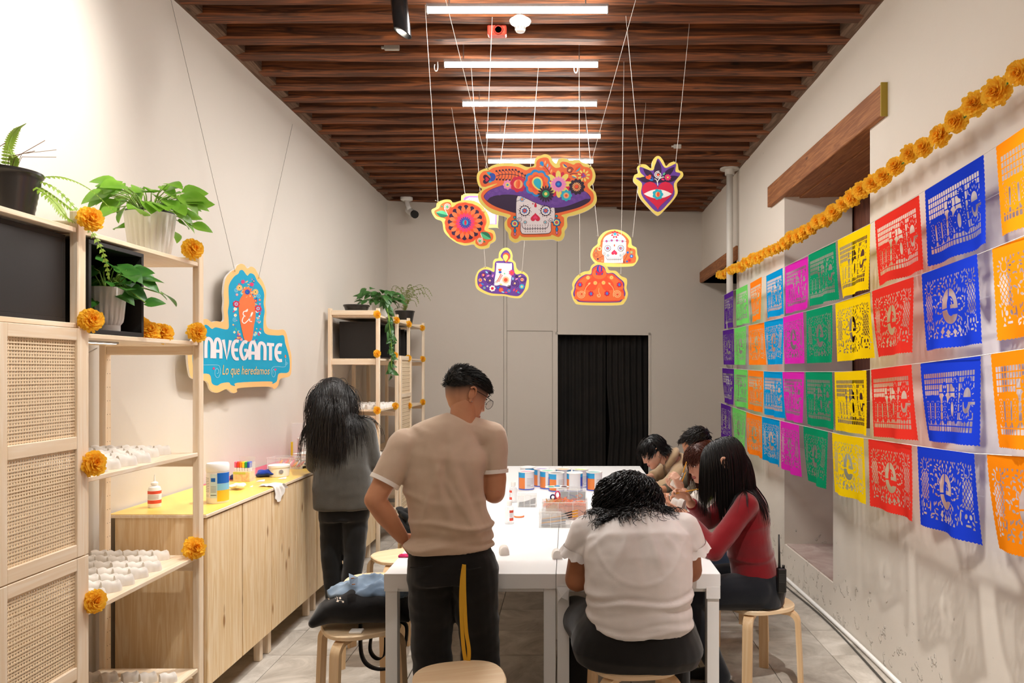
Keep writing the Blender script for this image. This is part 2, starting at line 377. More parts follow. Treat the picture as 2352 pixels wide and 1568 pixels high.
# ceiling: boards above single beams
cb = MB()
for i in range(60):
    a = YB0+i*.21
    cb.box(XL-.2, T, a+.002, a+.208, 3.985+.004*(i % 3), 4.05)
CEILING = struct('ceiling', cb, PLANK)
beam_me = []
for k in range(5):
    mb = MB(); n = 40; rs = []
    for i in range(n+1):
        x = XL-.05+(XR-XL+.1)*i/n; jf = .006*noise.noise((x*1.7, k*9, 0)); jb = .008*noise.noise((x*2.1, k*9, 5)); jz = .007*noise.noise((x*1.3, k*7, 9))
        w_ = .058+.004*math.sin(k*2)
        rs.append([(x, -w_+jf, .2), (x, -w_+jf*.6, .012+jz), (x, -w_+.012+jf, jz), (x, w_-.012+jb, jz*.8), (x, w_+jb, .012+jz), (x, w_+jb, .2)])
    mb.rings(rs); beam_me.append(mb.mesh('beam', [BEAM], SM))
yr = [4.336, 4.57, 4.87, 5.13, 5.41, 5.67, 5.92, 6.16, 6.46, 6.74, 6.97, 7.25, 7.51, 7.78, 8.05, 8.32, 8.6, 8.87, 9.14, 9.42, 9.7, 9.96]
yr = [4.336-.262*k for k in range(1, 24)][::-1]+yr
for i, y in enumerate(yr):
    inst('beam', beam_me[i % 5], CEILING, (0, y-.06, CEIL+random.uniform(-.006, .012)))
# rough ledger strips under the beam ends
for nm, xa, xb, ya, yb in (('trim_6', XL, XL+.075, YB0, YBL+.02), ('trim_7', XR-.07, XR, YB0, 10.0)):
    mb = MB(); rs = []; n = 90
    for i in range(n+1):
        y = ya+(yb-ya)*i/n; d = .012*noise.noise((y*2.3, xa, 1)); e = .016*noise.noise((y*3.1, xb, 4))
        ix, ox = (xa, xb+e) if xa < 0 else (xb, xa+e)
        rs.append([(ix, y, 3.80+d*.4), (ox, y, 3.815+d), (ox, y, 3.90), (ix, y, 3.92)])
    mb.rings(rs); struct(nm, mb, wood('ledger_'+nm, '#7D6350', '#5C4534', '#2E2018', 1, 1.2, rough=.85, bump=.6), None, SM)
# ---------------------------------------------------------------- ceiling fixtures
LAMP = plain('tube_glow', '#FFFBF3', .4, emit=42.); ALU = plain('aluminium', '#C9CACB', .3, metal=.9)
words = ['first and nearest', 'second', 'third', 'fourth', 'fifth and farthest']
for i in range(9):
    y = (TUBE_Y+TUBE_Y_HIDDEN)[i]; xa, xb = TUBE_X[i] if i < 5 else (-.82, .23)
    lab = ('white glowing linear tube lamp under the beams, %s in view' % words[i]) if i < 5 else 'white linear tube lamp out of view above the viewer, %s behind the nearest visible one' % ['first', 'second', 'third', 'fourth'][i-5]
    t = thing('tube_lamp', lab, 'lamp', ((xa+xb)/2, y, TUBE_Z), 0, 'row of linear tube lamps')
    hw = (xb-xa)/2
    mb = MB(); mb.tube([(-hw, 0, 0), (hw, 0, 0)], .0155, 12); mb.obj('tube', LAMP, t, True)
    mb = MB(); mb.box(-hw, hw, -.012, .012, .016, .034); mb.obj('housing', ALU, t)
    for s_ in (-1, 1):
        mb = MB(); mb.box(s_*hw-.006*(s_ > 0), s_*hw+.006*(s_ < 0), -.017, .017, -.017, .03); mb.obj('end_cap', ALU, t)
    for s_ in (-1, 1):
        mb = MB(); mb.tube([(s_*hw*.75, 0, .03), (s_*hw*.75, 0, .25)], .004, 6); mb.obj('hanger', ALU, t)
# black can spotlight
def can(loc, target, label):
    t = thing('spotlight', label, 'spotlight', loc); d = (Vector(target)-Vector(loc)).normalized()
    p = Vector((0, 0, 0)); a = p-d*.10; b = p+d*.08
    Xa = (Vector((1, 0, 0))-d*d.x).normalized(); q = Matrix((Xa, d.cross(Xa), d)).transposed().to_4x4()
    mb = MB(); n = 20
    ro = [[(.047*math.cos(2*PI*j/n), .047*math.sin(2*PI*j/n), z+(.03*math.cos(2*PI*j/n) if z > 0 else 0)) for j in range(n)] for z in (-.10, .10)]
    ri = [[(.041*math.cos(2*PI*j/n), .041*math.sin(2*PI*j/n), z+(.03*math.cos(2*PI*j/n) if z > 0 else 0)) for j in range(n)] for z in (.10, .03)]
    mb.rings(ro+ri, 0, (True, True), True, q); mb.obj('can', plain('can_black', '#1A1A1B', .25, spec=.7), t, SM)
    mb = MB(); mb.lathe([(.03, 0), (.03, .004)], (0, 0, 0), 16); o = mb.obj('lens', plain('lens_glow', '#FFF6E6', .3, emit=25.), t); o.matrix_local = q @ Matrix.Translation((0, 0, .045))
    mb = MB(); mb.tube([a*.6, (a.x*.6, a.y*.6, 3.86-loc[2])], .012, 8); mb.obj('stem', BLACK, t, True)
can((-.93, 4.17, 3.665), (-.87, 4.12, 3.2), 'black can spotlight with lit rim beside the nearest tube lamp')
# smoke detector and red alarm box
p = atY(1196, 48, 4.56)
t = thing('smoke_detector', 'round white smoke detector under a ceiling beam', 'smoke detector', (p.x, 4.515, 3.80))
mb = MB(); mb.lathe([(.062, .012), (.066, -.002), (.06, -.014), (.04, -.022), (.04, -.022)], n=28); mb.obj('base', WHITE, t, SM)
mb = MB(); mb.lathe([(.036, -.02), (.036, -.034), (.031, -.04), (.031, -.054), (.027, -.064), (.012, -.068)], n=24); mb.obj('sensor', WHITE, t, SM)
mb = MB()
for j in range(10):
    a = 2*PI*j/10; mb.box(.030, .033, -.004, .004, -.056, -.042, 0, Matrix.Rotation(a, 4, 'Z'))
mb.obj('vents', plain('vent_grey', '#8E8B86', .6), t)
p = atY(1142, 72, 4.62)
t = thing('alarm_sounder', 'small red square alarm sounder between beams beside smoke detector', 'alarm', (p.x, 4.62, p.z))
RED = plain('alarm_red', '#D8503C', .4)
mb = MB(); mb.bbox(-.058, .058, -.03, .03, -.032, .032, .008); mb.obj('case', RED, t)
mb = MB(); mb.lathe([(.03, 0), (.026, .003), (.02, .003), (.02, 0)], n=24); o = mb.obj('speaker_ring', plain('alarm_dark', '#A93526', .5), t, True); o.rotation_euler = (PI/2, 0, 0); o.location = (.01, -.031, -.003)
mb = MB(); mb.tube([(0, 0, .03), (.02, .0, .1), (.0, .03, 3.99-p.z)], .005, 6); mb.obj('cable', RED, t)
# junction boxes, hooks and small fittings on the beams
GREYB = plain('box_grey', '#B9B4AC', .6)
for px, py, Y, s_, lab in ((900, 109, 4.97, .05, 'flat grey junction box on a beam left of the spotlight side'), (766, 215, 5.83, .045, 'dark grey junction box on a beam toward the left wall'),
                        (1741, 213, 5.86, .055, 'small white junction box on a beam toward the right wall'), (1556, 336, 6.95, .035, 'small grey fitting on a beam above the heart sign')):
    p = atY(px, py, Y); t = thing('junction_box', lab, 'junction box', p)
    mb = MB(); mb.bbox(-s_, s_, -.012, .014, -.018, .018, .004); mb.obj('box', GREYB, t)
    mb = MB(); mb.box(-s_-.02, -s_, -.004, .012, -.006, .006); mb.obj('lug', GREYB, t)
for px, py, Y, lab in ((1005, 152, 5.1, 'white curved cable hook left of second tube lamp'), (1326, 156, 5.1, 'white curved cable hook at the right of second tube lamp')):
    p = atY(px, py, Y); mb = MB(p); mb.tube([p+Vector((-.01+.012*math.cos(a), 0, -.006+.028*math.sin(a))) for a in np.linspace(2.4, 6.4, 12)]+[p+Vector((.0, 0, .03))], .0035, 6)
    tag(mb.obj('cable_hook', WHITE, None, True), lab, 'hook')
# security camera in the far left corner
p = Vector((-1.98, 9.2, 3.78)); t = thing('security_camera', 'white bracketed dark bullet camera in the far left ceiling corner', 'camera', p)
mb = MB(); mb.lathe([(.075, .03), (.075, 0), (.05, -.012)], n=20); mb.obj('mount', WHITE, t, SM)
mb = MB(); mb.tube([(0, 0, -.01), (.02, -.02, -.07), (.05, -.06, -.13)], .028, 10); mb.obj('arm', WHITE, t, True)
mb = MB(); mb.tube([(.02, .03, -.12), (.12, -.14, -.20)], .045, 14); mb.obj('body', WHITE, t, SM)
mb = MB(); mb.tube([(.121, -.142, -.201), (.14, -.17, -.215)], .047, 14); mb.obj('hood', BLACK, t, SM)
# white pipe on the right wall, cable along its foot
t = thing('wall_pipe', 'white vertical pipe with flange in front of the far right wall', 'pipe', (1.70, 7.86, 0))
mb = MB(); mb.tube([(0, 0, 0), (0, 0, 2.05)], .036, 16); mb.obj('lower_pipe', plain('pipe_paint', '#C9C4BC', .5), t, True)
mb = MB(); mb.tube([(0, 0, 2.0), (0, 0, 3.80)], .034, 16); mb.obj('upper_pipe', MATS['pipe_paint'], t, True)
mb = MB(); mb.lathe([(.05, 3.74), (.05, 3.80)], n=20); mb.lathe([(.1, 3.795), (.1, 3.81)], n=24); mb.obj('flange', MATS['pipe_paint'], t, SM)
mb = MB(); pts = [(XR-.035+.012*math.sin(y*1.7), y, .02) for y in np.linspace(2.4, 7.8, 50)]; mb.tube(pts, .014, 8)
tag(mb.obj('cable_conduit', WHITE, None, True), 'thick white cable running along the foot of the right wall', 'cable')
mb = MB(); pts = [(XR-.075+.02*math.sin(y*2.9), y, .008+.004*math.sin(y*5)) for y in np.linspace(2.4, 6.6, 60)]; mb.tube(pts, .006, 6)
tag(mb.obj('thin_cable', plain('cable_grey', '#4A4742', .5), None, True), 'thin dark cable lying beside the white cable on the floor', 'cable')
# ---------------------------------------------------------------- pine shelving
FX0, FX1, BX0, BX1 = -1.759, -1.728, -2.198, -2.167
HOLE = plain('peg_hole', '#4A2F18', .9)
def shelf_unit(label, yp, levels, rungs, holes_at=(), group='tall pine shelving units'):
    t = thing('shelving_unit', label, 'shelf', (-1.96, (yp[0]+yp[-1])/2, 0), 0, group); o = t.location
    for y in yp:
        for a, b in ((FX0, FX1), (BX0, BX1)):
            mb = MB(o); mb.bbox(a, b, y, y+.045, 0, 2.26, .003); mb.obj('post', PINE[2], t)
        for z in rungs:
            mb = MB(o); mb.bbox(BX1, FX0, y+.006, y+.039, z-.022, z+.022, .003); mb.obj('rung', PINE[0], t)
    for i, lv in enumerate(levels):
        for z in lv:
            mb = MB(o); mb.bbox(BX0+.01, FX1-.004, yp[i]+.047, yp[i+1]-.002, z-.018, z, .002); mb.obj('shelf_board', PINE[1], t)
    for y, z0 in holes_at:
        mb = MB(o)
        for z in np.arange(z0, 2.2, .064):
            for yy in (y+.014, y+.033):
                n = 6; mb.add([(BX1+.0004, yy+.0022*math.cos(2*PI*k/n), z+.0022*math.sin(2*PI*k/n)) for k in range(n)], [tuple(range(n))])
        mb.obj('peg_holes', HOLE, t, fix=False)['kind'] = 'stuff'
    return t
NEAR = shelf_unit('tall pine shelving unit at left edge with cane doors and potted plants', [2.17, 2.642, 3.51],
                  [(2.20, .83, .30), (2.20, 1.83, 1.31, .83, .30)], (2.205, 1.79, 1.265, .775, .22), [(3.51, .08)])
FAR = shelf_unit('tall pine shelving unit in far left corner with trailing ivy', [6.86, 7.615, 8.177, 9.01],
                 [(2.20, 1.80, 1.33, .83, .3), (2.20, 1.82), (2.20, 1.82, 1.3, .83, .3)], (2.22, 1.765, 1.25, .76, .22))
WEAVE = plain('cane_weave', '#EFD8B6', .6, bump=(300, .3, .001))
def cane_door(t, y0, y1, z0, z1, label, fine=True):
    o = t.location; xa, xb = FX1+.002, FX1+.022; st = .062 if fine else .05; zm = (z0+z1)/2
    d = MB(o); d.bbox(xa, xb, y0, y0+st, z0, z1, .002); d.bbox(xa, xb, y1-st, y1, z0, z1, .002)
    D = d.obj('door', PINE[2], t); D['label'] = label
    for a, b in ((z0, z0+.045), (zm-.022, zm+.022), (z1-.043, z1)):
        r = MB(o); r.bbox(xa+.001, xb-.001, y0+st, y1-st, a, b, .002); r.obj('rail', PINE[1], D)
    wv = MB(o); pv, ph = (.0118, .0105) if fine else (.022, .02)
    for a, b in ((z0+.045, zm-.022), (zm+.022, z1-.043)):
        n = int((y1-y0-2*st)/pv); m = int((b-a)/ph)
        for i in range(n):
            y = y0+st+(i+.5)*(y1-y0-2*st)/n; wv.box(xa+.006, xa+.0085, y-pv*.23, y+pv*.23, a, b)
        for i in range(m):
            z = a+(i+.5)*(b-a)/m; wv.box(xa+.0065+.002*(i % 2), xa+.009+.002*(i % 2), y0+st, y1-st, z-ph*.24, z+ph*.24)
    w_ = wv.obj('cane_weave', WEAVE, D, fix=False); w_['kind'] = 'stuff'
cane_door(NEAR, 2.22, 2.668, 1.045, 1.843, 'upper pine door with woven cane panels')
cane_door(NEAR, 2.22, 2.668, .243, 1.041, 'lower pine door with woven cane panels')
cane_door(FAR, 7.66, 8.20, 1.02, 1.84, 'upper pine door with woven cane panels', False)
cane_door(FAR, 7.66, 8.20, .2, 1.016, 'lower pine door with woven cane panels', False)
o_ = FAR.location
for a, b in (((-2.19, 6.9, 1.75), (-2.19, 7.6, 1.2)), ((-2.19, 6.9, 1.2), (-2.19, 7.6, 1.75))):
    mb = MB(o_); mb.tube([a, b], .003, 5); mb.obj('cross_brace', ALU, FAR)
mb = MB(NEAR.location); mb.tube([(-2.2, 3.5, 1.8), (-2.2, 2.7, 1.5)], .0025, 5); mb.obj('cross_brace', ALU, NEAR)
# LED strips under shelf boards
GLOW = plain('led_glow', '#FFF6E6', .4, emit=6.)
for y0, y1, z, x, pw, lab in ((2.72, 3.08, 1.812, -1.86, .25, 'slim white LED strip under the middle board of near pine shelf'), (2.24, 2.6, 2.182, -1.86, .35, 'slim white LED strip under the top board of near pine shelf'),
                       (2.72, 3.4, 1.292, -1.95, .25, 'slim LED strip hidden under the skull shelf of near pine unit')):
    t = thing('led_strip', lab, 'lamp', (x, (y0+y1)/2, z))
    mb = MB(t.location); mb.box(x-.014, x+.014, y0, y1, z-.008, z-.0005); mb.obj('housing', ALU, t)
    mb = MB(t.location); mb.box(x-.010, x+.010, y0+.01, y1-.01, z-.0095, z-.0082); mb.obj('diffuser', GLOW, t)
    area('strip_light', (0, 0, -.0115), .02, y1-y0-.03, pw, (1, .95, .87), parent=t)
# ---------------------------------------------------------------- black display cubes
BLK = plain('black_board', '#1E1B1A', .55, bump=(60, .1, .002))
def cube(label, y0, y1, z0, z1, x0, x1, back=False):
    t = thing('display_cube', label, 'box', ((x0+x1)/2, (y0+y1)/2, z0), 0, 'black display cubes'); o = t.location; h = .016
    for nm, a in (('bottom', (x0, x1, y0, y1, z0, z0+h)), ('top', (x0, x1, y0, y1, z1-h, z1)), ('side', (x0, x1, y0, y0+h, z0+h, z1-h)), ('side', (x0, x1, y1-h, y1, z0+h, z1-h)), ('back', (x0, x0+h, y0+h, y1-h, z0+h, z1-h))):
        mb = MB(o); mb.bbox(*a, b=.001); mb.obj(nm, BLK, t)
    if back: mb = MB(o); mb.bbox(x1-h, x1, y0+h, y1-h, z0+h, z1-h, b=.001); mb.obj('front_panel', BLK, t)
    return t
cube('open black display cube around the potted plant on near shelf', 2.712, 3.065, 1.832, 2.172, -2.05, -1.735)
sh = MB(NEAR.location); sh.bbox(BX0+.01, FX1-.004, 2.217, 2.640, 1.845, 1.863, .002); sh.obj('shelf_board', PINE[1], NEAR)
cube('closed black box filling the narrow bay above near cane door', 2.225, 2.632, 1.865, 2.172, -2.16, -1.765, True)
cube('black display cube in wide left bay of the far shelf', 7.05, 7.6, 1.802, 2.15, -2.15, -1.80)
cube('black display cube on right bay of the far shelf', 8.24, 8.58, 1.822, 2.14, -2.15, -1.80)
cube('black display cube above far cane door', 7.68, 8.15, 1.845, 2.15, -2.15, -1.82)
# ---------------------------------------------------------------- low cabinets and counter top
ord4 = ['nearest, its plain end panel facing the viewer', 'second from the near shelf', 'third from the near shelf', 'farthest, beside the far shelf']
for k in range(4):
    y0 = 3.64+.8*k; y1 = y0+.798
    t = thing('base_cabinet', 'pine two-door base cabinet under the yellow counter, '+ord4[k], 'cabinet', (-1.98, (y0+y1)/2, 0), 0, 'row of pine base cabinets'); o = t.location
    mb = MB(o); mb.box(-2.2, -1.774, y0, y0+.018, .15, .978); mb.obj('side_panel', PINEF[2], t)
    mb = MB(o); mb.box(-2.2, -1.774, y1-.018, y1, .15, .978); mb.obj('side_panel', PINEF[2], t)
    mb = MB(o); mb.box(-2.2, -1.774, y0+.018, y1-.018, .15, .168); mb.box(-2.2, -2.19, y0+.018, y1-.018, .168, .978); mb.obj('carcass', PINEF[1], t)
    for d in range(2):
        a = y0+.003+d*.4; mb = MB(o); mb.bbox(-1.773, -1.754, a+.004, a+.392, .152, .972, .002); mb.obj('door', PINEF[2], t)
    for xx in (-2.15, -1.83):
        for yy in (y0+.04, y1-.08):
            mb = MB(o); mb.bbox(xx, xx+.04, yy, yy+.04, 0, .149, .003); mb.obj('leg', PINE[2], t)
YEL = plain('yellow_sheet', '#F9D068', .28, var=('#F4C75C', 3), spec=.5)
t = thing('counter_top', 'long counter top with yellow sheet along the left wall cabinets', 'counter', (-1.98, 5.2, .98)); o = t.location
mb = MB(o); mb.bbox(-2.225, -1.748, 3.622, 6.845, .980, .9965, .002); mb.obj('board', PINE[1], t)
mb = MB(o); mb.box(-2.224, -1.752, 3.624, 6.843, .9967, .9985); mb.obj('yellow_sheet', YEL, t)
mb = MB(); mb.add([(-2.222, 4.45, .9987), (-1.98, 5.2, .9987), (-1.93, 6.82, .9987), (-2.222, 6.82, .9987), (-2.222, 4.45, .9995), (-1.98, 5.2, .9995), (-1.93, 6.82, .9995), (-2.222, 6.82, .9995)],
                  [(0, 3, 2, 1), (4, 5, 6, 7), (0, 1, 5, 4), (1, 2, 6, 5), (2, 3, 7, 6), (3, 0, 4, 7)])
tag(mb.obj('pink_sheet', plain('pink_sheet', '#D2506F', .4)), 'magenta paper sheet lying along the back of the yellow counter', 'sheet')
# ---------------------------------------------------------------- work tables
TW = plain('table_white', '#F1F0EE', .35); PAP = plain('cover_paper', '#F4F3F2', .45, bump=(2.5, .05, .01))
names = {(0, 0): 'front left, where the man in beige stands', (1, 0): 'front right, where the curly-haired woman sits', (0, 1): 'middle of the left row', (1, 1): 'middle of the right row', (0, 2): 'far end of the left row', (1, 2): 'far end of the right row'}
TZ = .75
for i, (xa, xb) in enumerate(((-.85, -.055), (-.05, .706))):
    for j in range(3):
        y0 = 3.485+j*1.292; y1 = y0+1.286
        t = thing('work_table', 'white square-legged work table, '+names[i, j], 'table', ((xa+xb)/2, (y0+y1)/2, 0), 0, 'white work tables pushed together'); o = t.location
        mb = MB(o); mb.bbox(xa, xb, y0, y1, .715, TZ-.003, .002); mb.obj('tabletop', TW, t)
        for nm, b_ in (('apron', (xa+.058, xb-.058, y0+.004, y0+.03, .665, .7149)), ('apron', (xa+.058, xb-.058, y1-.03, y1-.004, .665, .7149)), ('apron', (xa+.004, xa+.03, y0+.058, y1-.058, .665, .7149)), ('apron', (xb-.03, xb-.004, y0+.058, y1-.058, .665, .7149))):
            mb = MB(o); mb.box(*b_); mb.obj(nm, TW, t)
        for xx in (xa+.001, xb-.057):
            for yy in (y0+.001, y1-.057):
                mb = MB(o); mb.bbox(xx, xx+.056, yy, yy+.056, 0, .7149, .002); mb.obj('leg', TW, t)
    y0, y1 = 3.482, 3.485+3*1.292
    t = MB(); e = .0025
    t.box(xa-e, xb+(e if i else -.001), y0-e, y1, TZ-.0028, TZ)
    t.box(xa-e, xb+(e if i else -.001), y0-e-.001, y0-e+.001, TZ-.068-.02*i*0, TZ-.002)
    if i: t.box(xb+.0012, xb+e+.0012, y0-e, y1, TZ-.055, TZ-.001); t.box(xb-.062, xb+e, y0-e-.002, y0-e, TZ-.115, TZ-.06)
    else: t.box(xa-e-.0012, xa-e, y0-e, y1, TZ-.06, TZ-.001); t.box(xa-e, xa+.06, y0-e-.002, y0-e, TZ-.08, TZ-.06)
    if i: t.add([(xa, y0-.006, TZ-.06), (xa+.06, y0-.006, TZ-.06), (xa+.05, y0-.012, TZ-.12), (xa+.02, y0-.016, TZ-.105), (xa+.003, y0-.008, TZ-.13)], [(0, 1, 2, 3, 4)])
    tag(t.obj('paper_cover', PAP), 'white paper cover taped over the %s row of tables' % ('right' if i else 'left'), 'tablecloth', 'paper covers on the work tables')
# ---------------------------------------------------------------- bentwood stools
def stool_proto():
    t = thing('stool', 'x', 'stool'); n = 40
    def se(r, p=2.7): return [(math.copysign(abs(math.cos(a))**(2/p), math.cos(a))*r, math.copysign(abs(math.sin(a))**(2/p), math.sin(a))*r*.97) for a in np.linspace(0, 2*PI, n, False)]
    mb = MB(); mb.rings([[(x, y, z) for x, y in se(r)] for r, z in ((.178, .424), (.186, .428), (.187, .444), (.182, .449), (.15, .450))]); mb.obj('seat', BIRCH, t, SM)
    for k in range(4):
        a = PI/4+k*PI/2; d = Vector((math.cos(a), math.sin(a), 0)); s_ = Vector((-d.y, d.x, 0))
        pts = [d*.05+Vector((0, 0, .411)), d*.12+Vector((0, 0, .411))]
        for q in np.linspace(0, PI/2, 8): pts.append(d*(.165+.055*math.sin(q))+Vector((0, 0, .356+.055*math.cos(q))))
        pts += [d*.228+Vector((0, 0, .2)), d*.236+Vector((0, 0, .0))]
        mb = MB(); mb.strip(pts, s_, .05, .024); mb.obj('leg', BIRCHV, t, SM)
    return t
ST0 = None
def stool(x, y, rz, label):
    global ST0
    if ST0 is None: ST0 = stool_proto(); r = ST0; r.location = (x, y, 0); r.rotation_euler = (0, 0, rz); r['label'] = label
    else: r = dup(ST0, (x, y, 0), rz, label)
    r['group'] = 'birch bentwood stools'; return r
stool(-1.02, 3.70, .5, 'birch stool under the black tote bag and denim jacket')
stool(-.44, 3.04, .25, 'empty birch stool at bottom of picture behind the man')
stool(.285, 3.24, .1, 'birch stool under the curly-haired woman in white')
stool(1.02, 4.06, .35, 'birch stool under the woman in red sweater')
stool(-1.14, 4.44, .1, 'empty birch stool behind the denim jacket, left of the table')
stool(-1.13, 5.06, .6, 'empty birch stool farther along the left side of the table')
stool(-1.10, 5.72, .3, 'birch stool under the pile of dark jackets')
stool(1.04, 4.80, .2, 'birch stool under the girl with brown fringe')
stool(1.08, 5.47, .5, 'birch stool under the dark-haired person in olive')
stool(1.10, 6.18, .1, 'birch stool under the person in tan hoodie')
# ---------------------------------------------------------------- plaster skulls
PLASTER = plain('plaster', '#EAE4DC', .75, bump=(60, .12, .002))
def skull_mesh(seed, s=1.):
    mb = MB(); rs = []; L = .078*s; n = 13; nt = 13
    for i in range(nt):
        t = i/(nt-1); w_ = .027*s*(1.0+.10*math.sin(t*PI*1.15)-.16*math.exp(-((t-.42)/.1)**2)); h = .046*s*(1+.10*math.exp(-((t-.25)/.2)**2)-.14*math.exp(-((t-.52)/.09)**2))
        if t > .82: q = (t-.82)/.18; w_ *= math.sqrt(max(0, 1-.75*q*q)); h *= math.sqrt(max(0, 1-.85*q*q))
        r = []
        for j in range(n):
            a = PI*j/(n-1); x = -L/2+L*t; y = w_*math.copysign(abs(math.cos(a))**.8, math.cos(a)); z = h*math.sin(a)**.75 if a > 0 else 0
            e = math.exp(-((t-.68)/.09)**2)*(math.exp(-((y-.013*s)/.008)**2)+math.exp(-((y+.013*s)/.008)**2)); z = max(0., z-.010*s*e*(math.sin(a)))
            z += .0015*s*noise.noise((x*60, y*60, seed*5.)) if 0 < j < n-1 else 0
            r.append((x, y, max(0, z)))
        rs.append(r)
    for i in range(nt): rs[i].append((rs[i][-1][0], 0, 0)); 
    mb.rings(rs); return mb.mesh('plaster_skull', [PLASTER], math.radians(50))
SK = [skull_mesh(k, .90) for k in range(3)]
def skull(x, y, z, rz, label, group):
    o = inst('plaster_skull', random.choice(SK), None, (x, y, z), (0, 0, rz)); tag(o, label, 'ornament', group); return o
ORD = 'first second third fourth fifth sixth seventh eighth ninth tenth eleventh twelfth'.split()
def skull_shelf(z, y0, y1, dx, dy, cond, label, group, x0=-2.14, x1=-1.76, a0=PI/4):
    x = x0; r = 0
    while x < x1:
        y = y0; k = 0
        while y < y1:
            if cond(x, y): skull(x+random.uniform(-.006, .006), y+random.uniform(-.008, .008), z+.0005, a0+random.uniform(-.12, .12), '%s, %s row from wall, %s from left' % (label, ORD[r], ORD[k]), group)
            y += dy; k += 1
        x += dx; r += 1
skull_shelf(1.31, 2.74, 3.45, .070, .098, lambda x, y: x < -1.745-(y-2.72)*.10, 'plaster skull, chest-high board of near shelf', 'plaster skulls on the third board of near shelf')
skull_shelf(.83, 2.74, 3.49, .070, .098, lambda x, y: x < -1.745-max(0, y-2.95)*.16, 'plaster skull, knee-high board of near shelf', 'plaster skulls on the fourth board of near shelf')
skull_shelf(.30, 2.76, 3.45, .088, .12, lambda x, y: True, 'plaster skull, lowest board of near shelf', 'plaster skulls on the lowest board of near shelf', x1=-1.77)
skull_shelf(1.33, 6.96, 7.58, .075, .1, lambda x, y: True, 'plaster skull, chest-high board of far shelf', 'plaster skulls on the third board of far shelf')
skull_shelf(.83, 6.96, 7.58, .075, .1, lambda x, y: True, 'plaster skull, knee-high board of far shelf', 'plaster skulls on the fourth board of far shelf')
p = atZ(1158, 1272, TZ); skull(p.x, p.y, TZ+.0005, -PI/2+.2, 'white plaster skull on table beside the man in black trousers', None)
p = atZ(1279, 1280, TZ); skull(p.x, p.y, TZ+.0005, PI/2+.1, 'white plaster skull on table near the curly-haired woman', None)
# ---------------------------------------------------------------- marigolds
MARI = paper('marigold', '#FFD44C', .5); MARID = paper('marigold_deep', '#FFC030', .5)
STEM = plain('stem_green', '#3C8A52', .6)
def marigold_mesh(seed, R=.05):
    r = random.Random(seed); mb = MB()
    for ring, (n, el, L) in enumerate(((22, -.3, 1.), (24, .02, 1.), (24, .3, .98), (20, .58, .92), (15, .85, .84), (10, 1.1, .74), (6, 1.35, .62))):
        for k in range(n):
            a = 2*PI*(k+r.random()*.5)/n+ring*.4; e = el+r.uniform(-.14, .14); l_ = R*L*r.uniform(.86, 1.08); w_ = R*.15
            d = Vector((math.cos(a)*math.cos(e), math.sin(a)*math.cos(e), math.sin(e))); s_ = Vector((-math.sin(a), math.cos(a), 0)); u = s_.cross(d)
            b0 = d*R*.15; mid = d*l_*.72; up = u*R*.05*r.uniform(-1, 1)
            t1 = d*l_*.98+s_*w_*1.05+u*R*.07*r.uniform(-1, 1); t2 = d*l_*1.03+u*R*.07*r.uniform(-1, 1); t3 = d*l_*.96-s_*w_*1.05+u*R*.07*r.uniform(-1, 1)
            mb.add([b0+s_*w_*.35, b0-s_*w_*.35, mid-s_*w_*.9+up, mid+s_*w_*.9-up, t1, t2, t3], [(0, 1, 2, 3), (3, 2, 6, 5, 4)], 1 if ring > 5 else 0)
    mb.lathe([(R*.3, -.2*R), (R*.42, 0), (R*.4, R*.2), (R*.1, R*.45)], n=10, m=1)
    return mb.mesh('marigold', [MARI, MARID], False, False)
MG = [marigold_mesh(k) for k in range(4)]
def marigold(p, nrm, d, label, group):
    o = inst('marigold', random.choice(MG), None, p, Vector(nrm).to_track_quat('Z', 'Y').to_euler(), d/.1)
    return tag(o, label, 'flower', group)
def mshelf(px, py, d, lab, X=-1.712, n=(1, -.5, .2)): marigold(atX(px, py, X), n, d, lab, 'orange paper marigolds on shelves')
mshelf(208, 502, .088, 'orange paper marigold on near shelf middle post at the top board', X=-1.69)
mshelf(442, 572, .098, 'orange paper marigold at the top right corner of near shelf')
mshelf(209, 735, .085, 'orange paper marigold on near shelf middle post below the black cube', X=-1.69)
mshelf(452, 763, .092, 'orange paper marigold on near shelf right post at second board')
mshelf(213, 1064, .092, 'orange paper marigold on near shelf middle post by the chest-high skulls', X=-1.69)
mshelf(446, 1258, .105, 'orange paper marigold on near shelf right post by the knee-high skulls', X=-1.73)
mshelf(216, 1380, .085, 'orange paper marigold on near shelf middle post by the knee-high board', X=-1.69)
for (x, y, z), lab in (((-1.80, 3.14, 1.886), 'upright one of three orange marigolds beside the black cube'), ((-1.775, 3.17, 1.862), 'middle one of three orange marigolds lying beside the black cube'), ((-1.765, 3.26, 1.856), 'rightmost of three orange marigolds lying beside the black cube')):
    marigold((x, y, z), (.8, -.5, .6), .095, lab, 'orange paper marigolds on shelves')
fp = [(866, 722, 'first post, top board'), (911, 735, 'second bay, top board'), (939, 744, 'third post, top board'), (970, 753, 'last post, top board'), (866, 812, 'first post, second board'), (907, 816, 'second bay, second board'), (938, 822, 'third post, second board'),
      (971, 824, 'last post, second board'), (866, 942, 'first post, chest-high board'), (908, 932, 'second bay, chest-high board'), (939, 931, 'third post, chest-high board'), (971, 923, 'last post, chest-high board'), (865, 1067, 'first post, knee-high board')]
for px, py, w_ in fp: mshelf(px, py, .075, 'small orange marigold on far shelf, '+w_, X=-1.718)
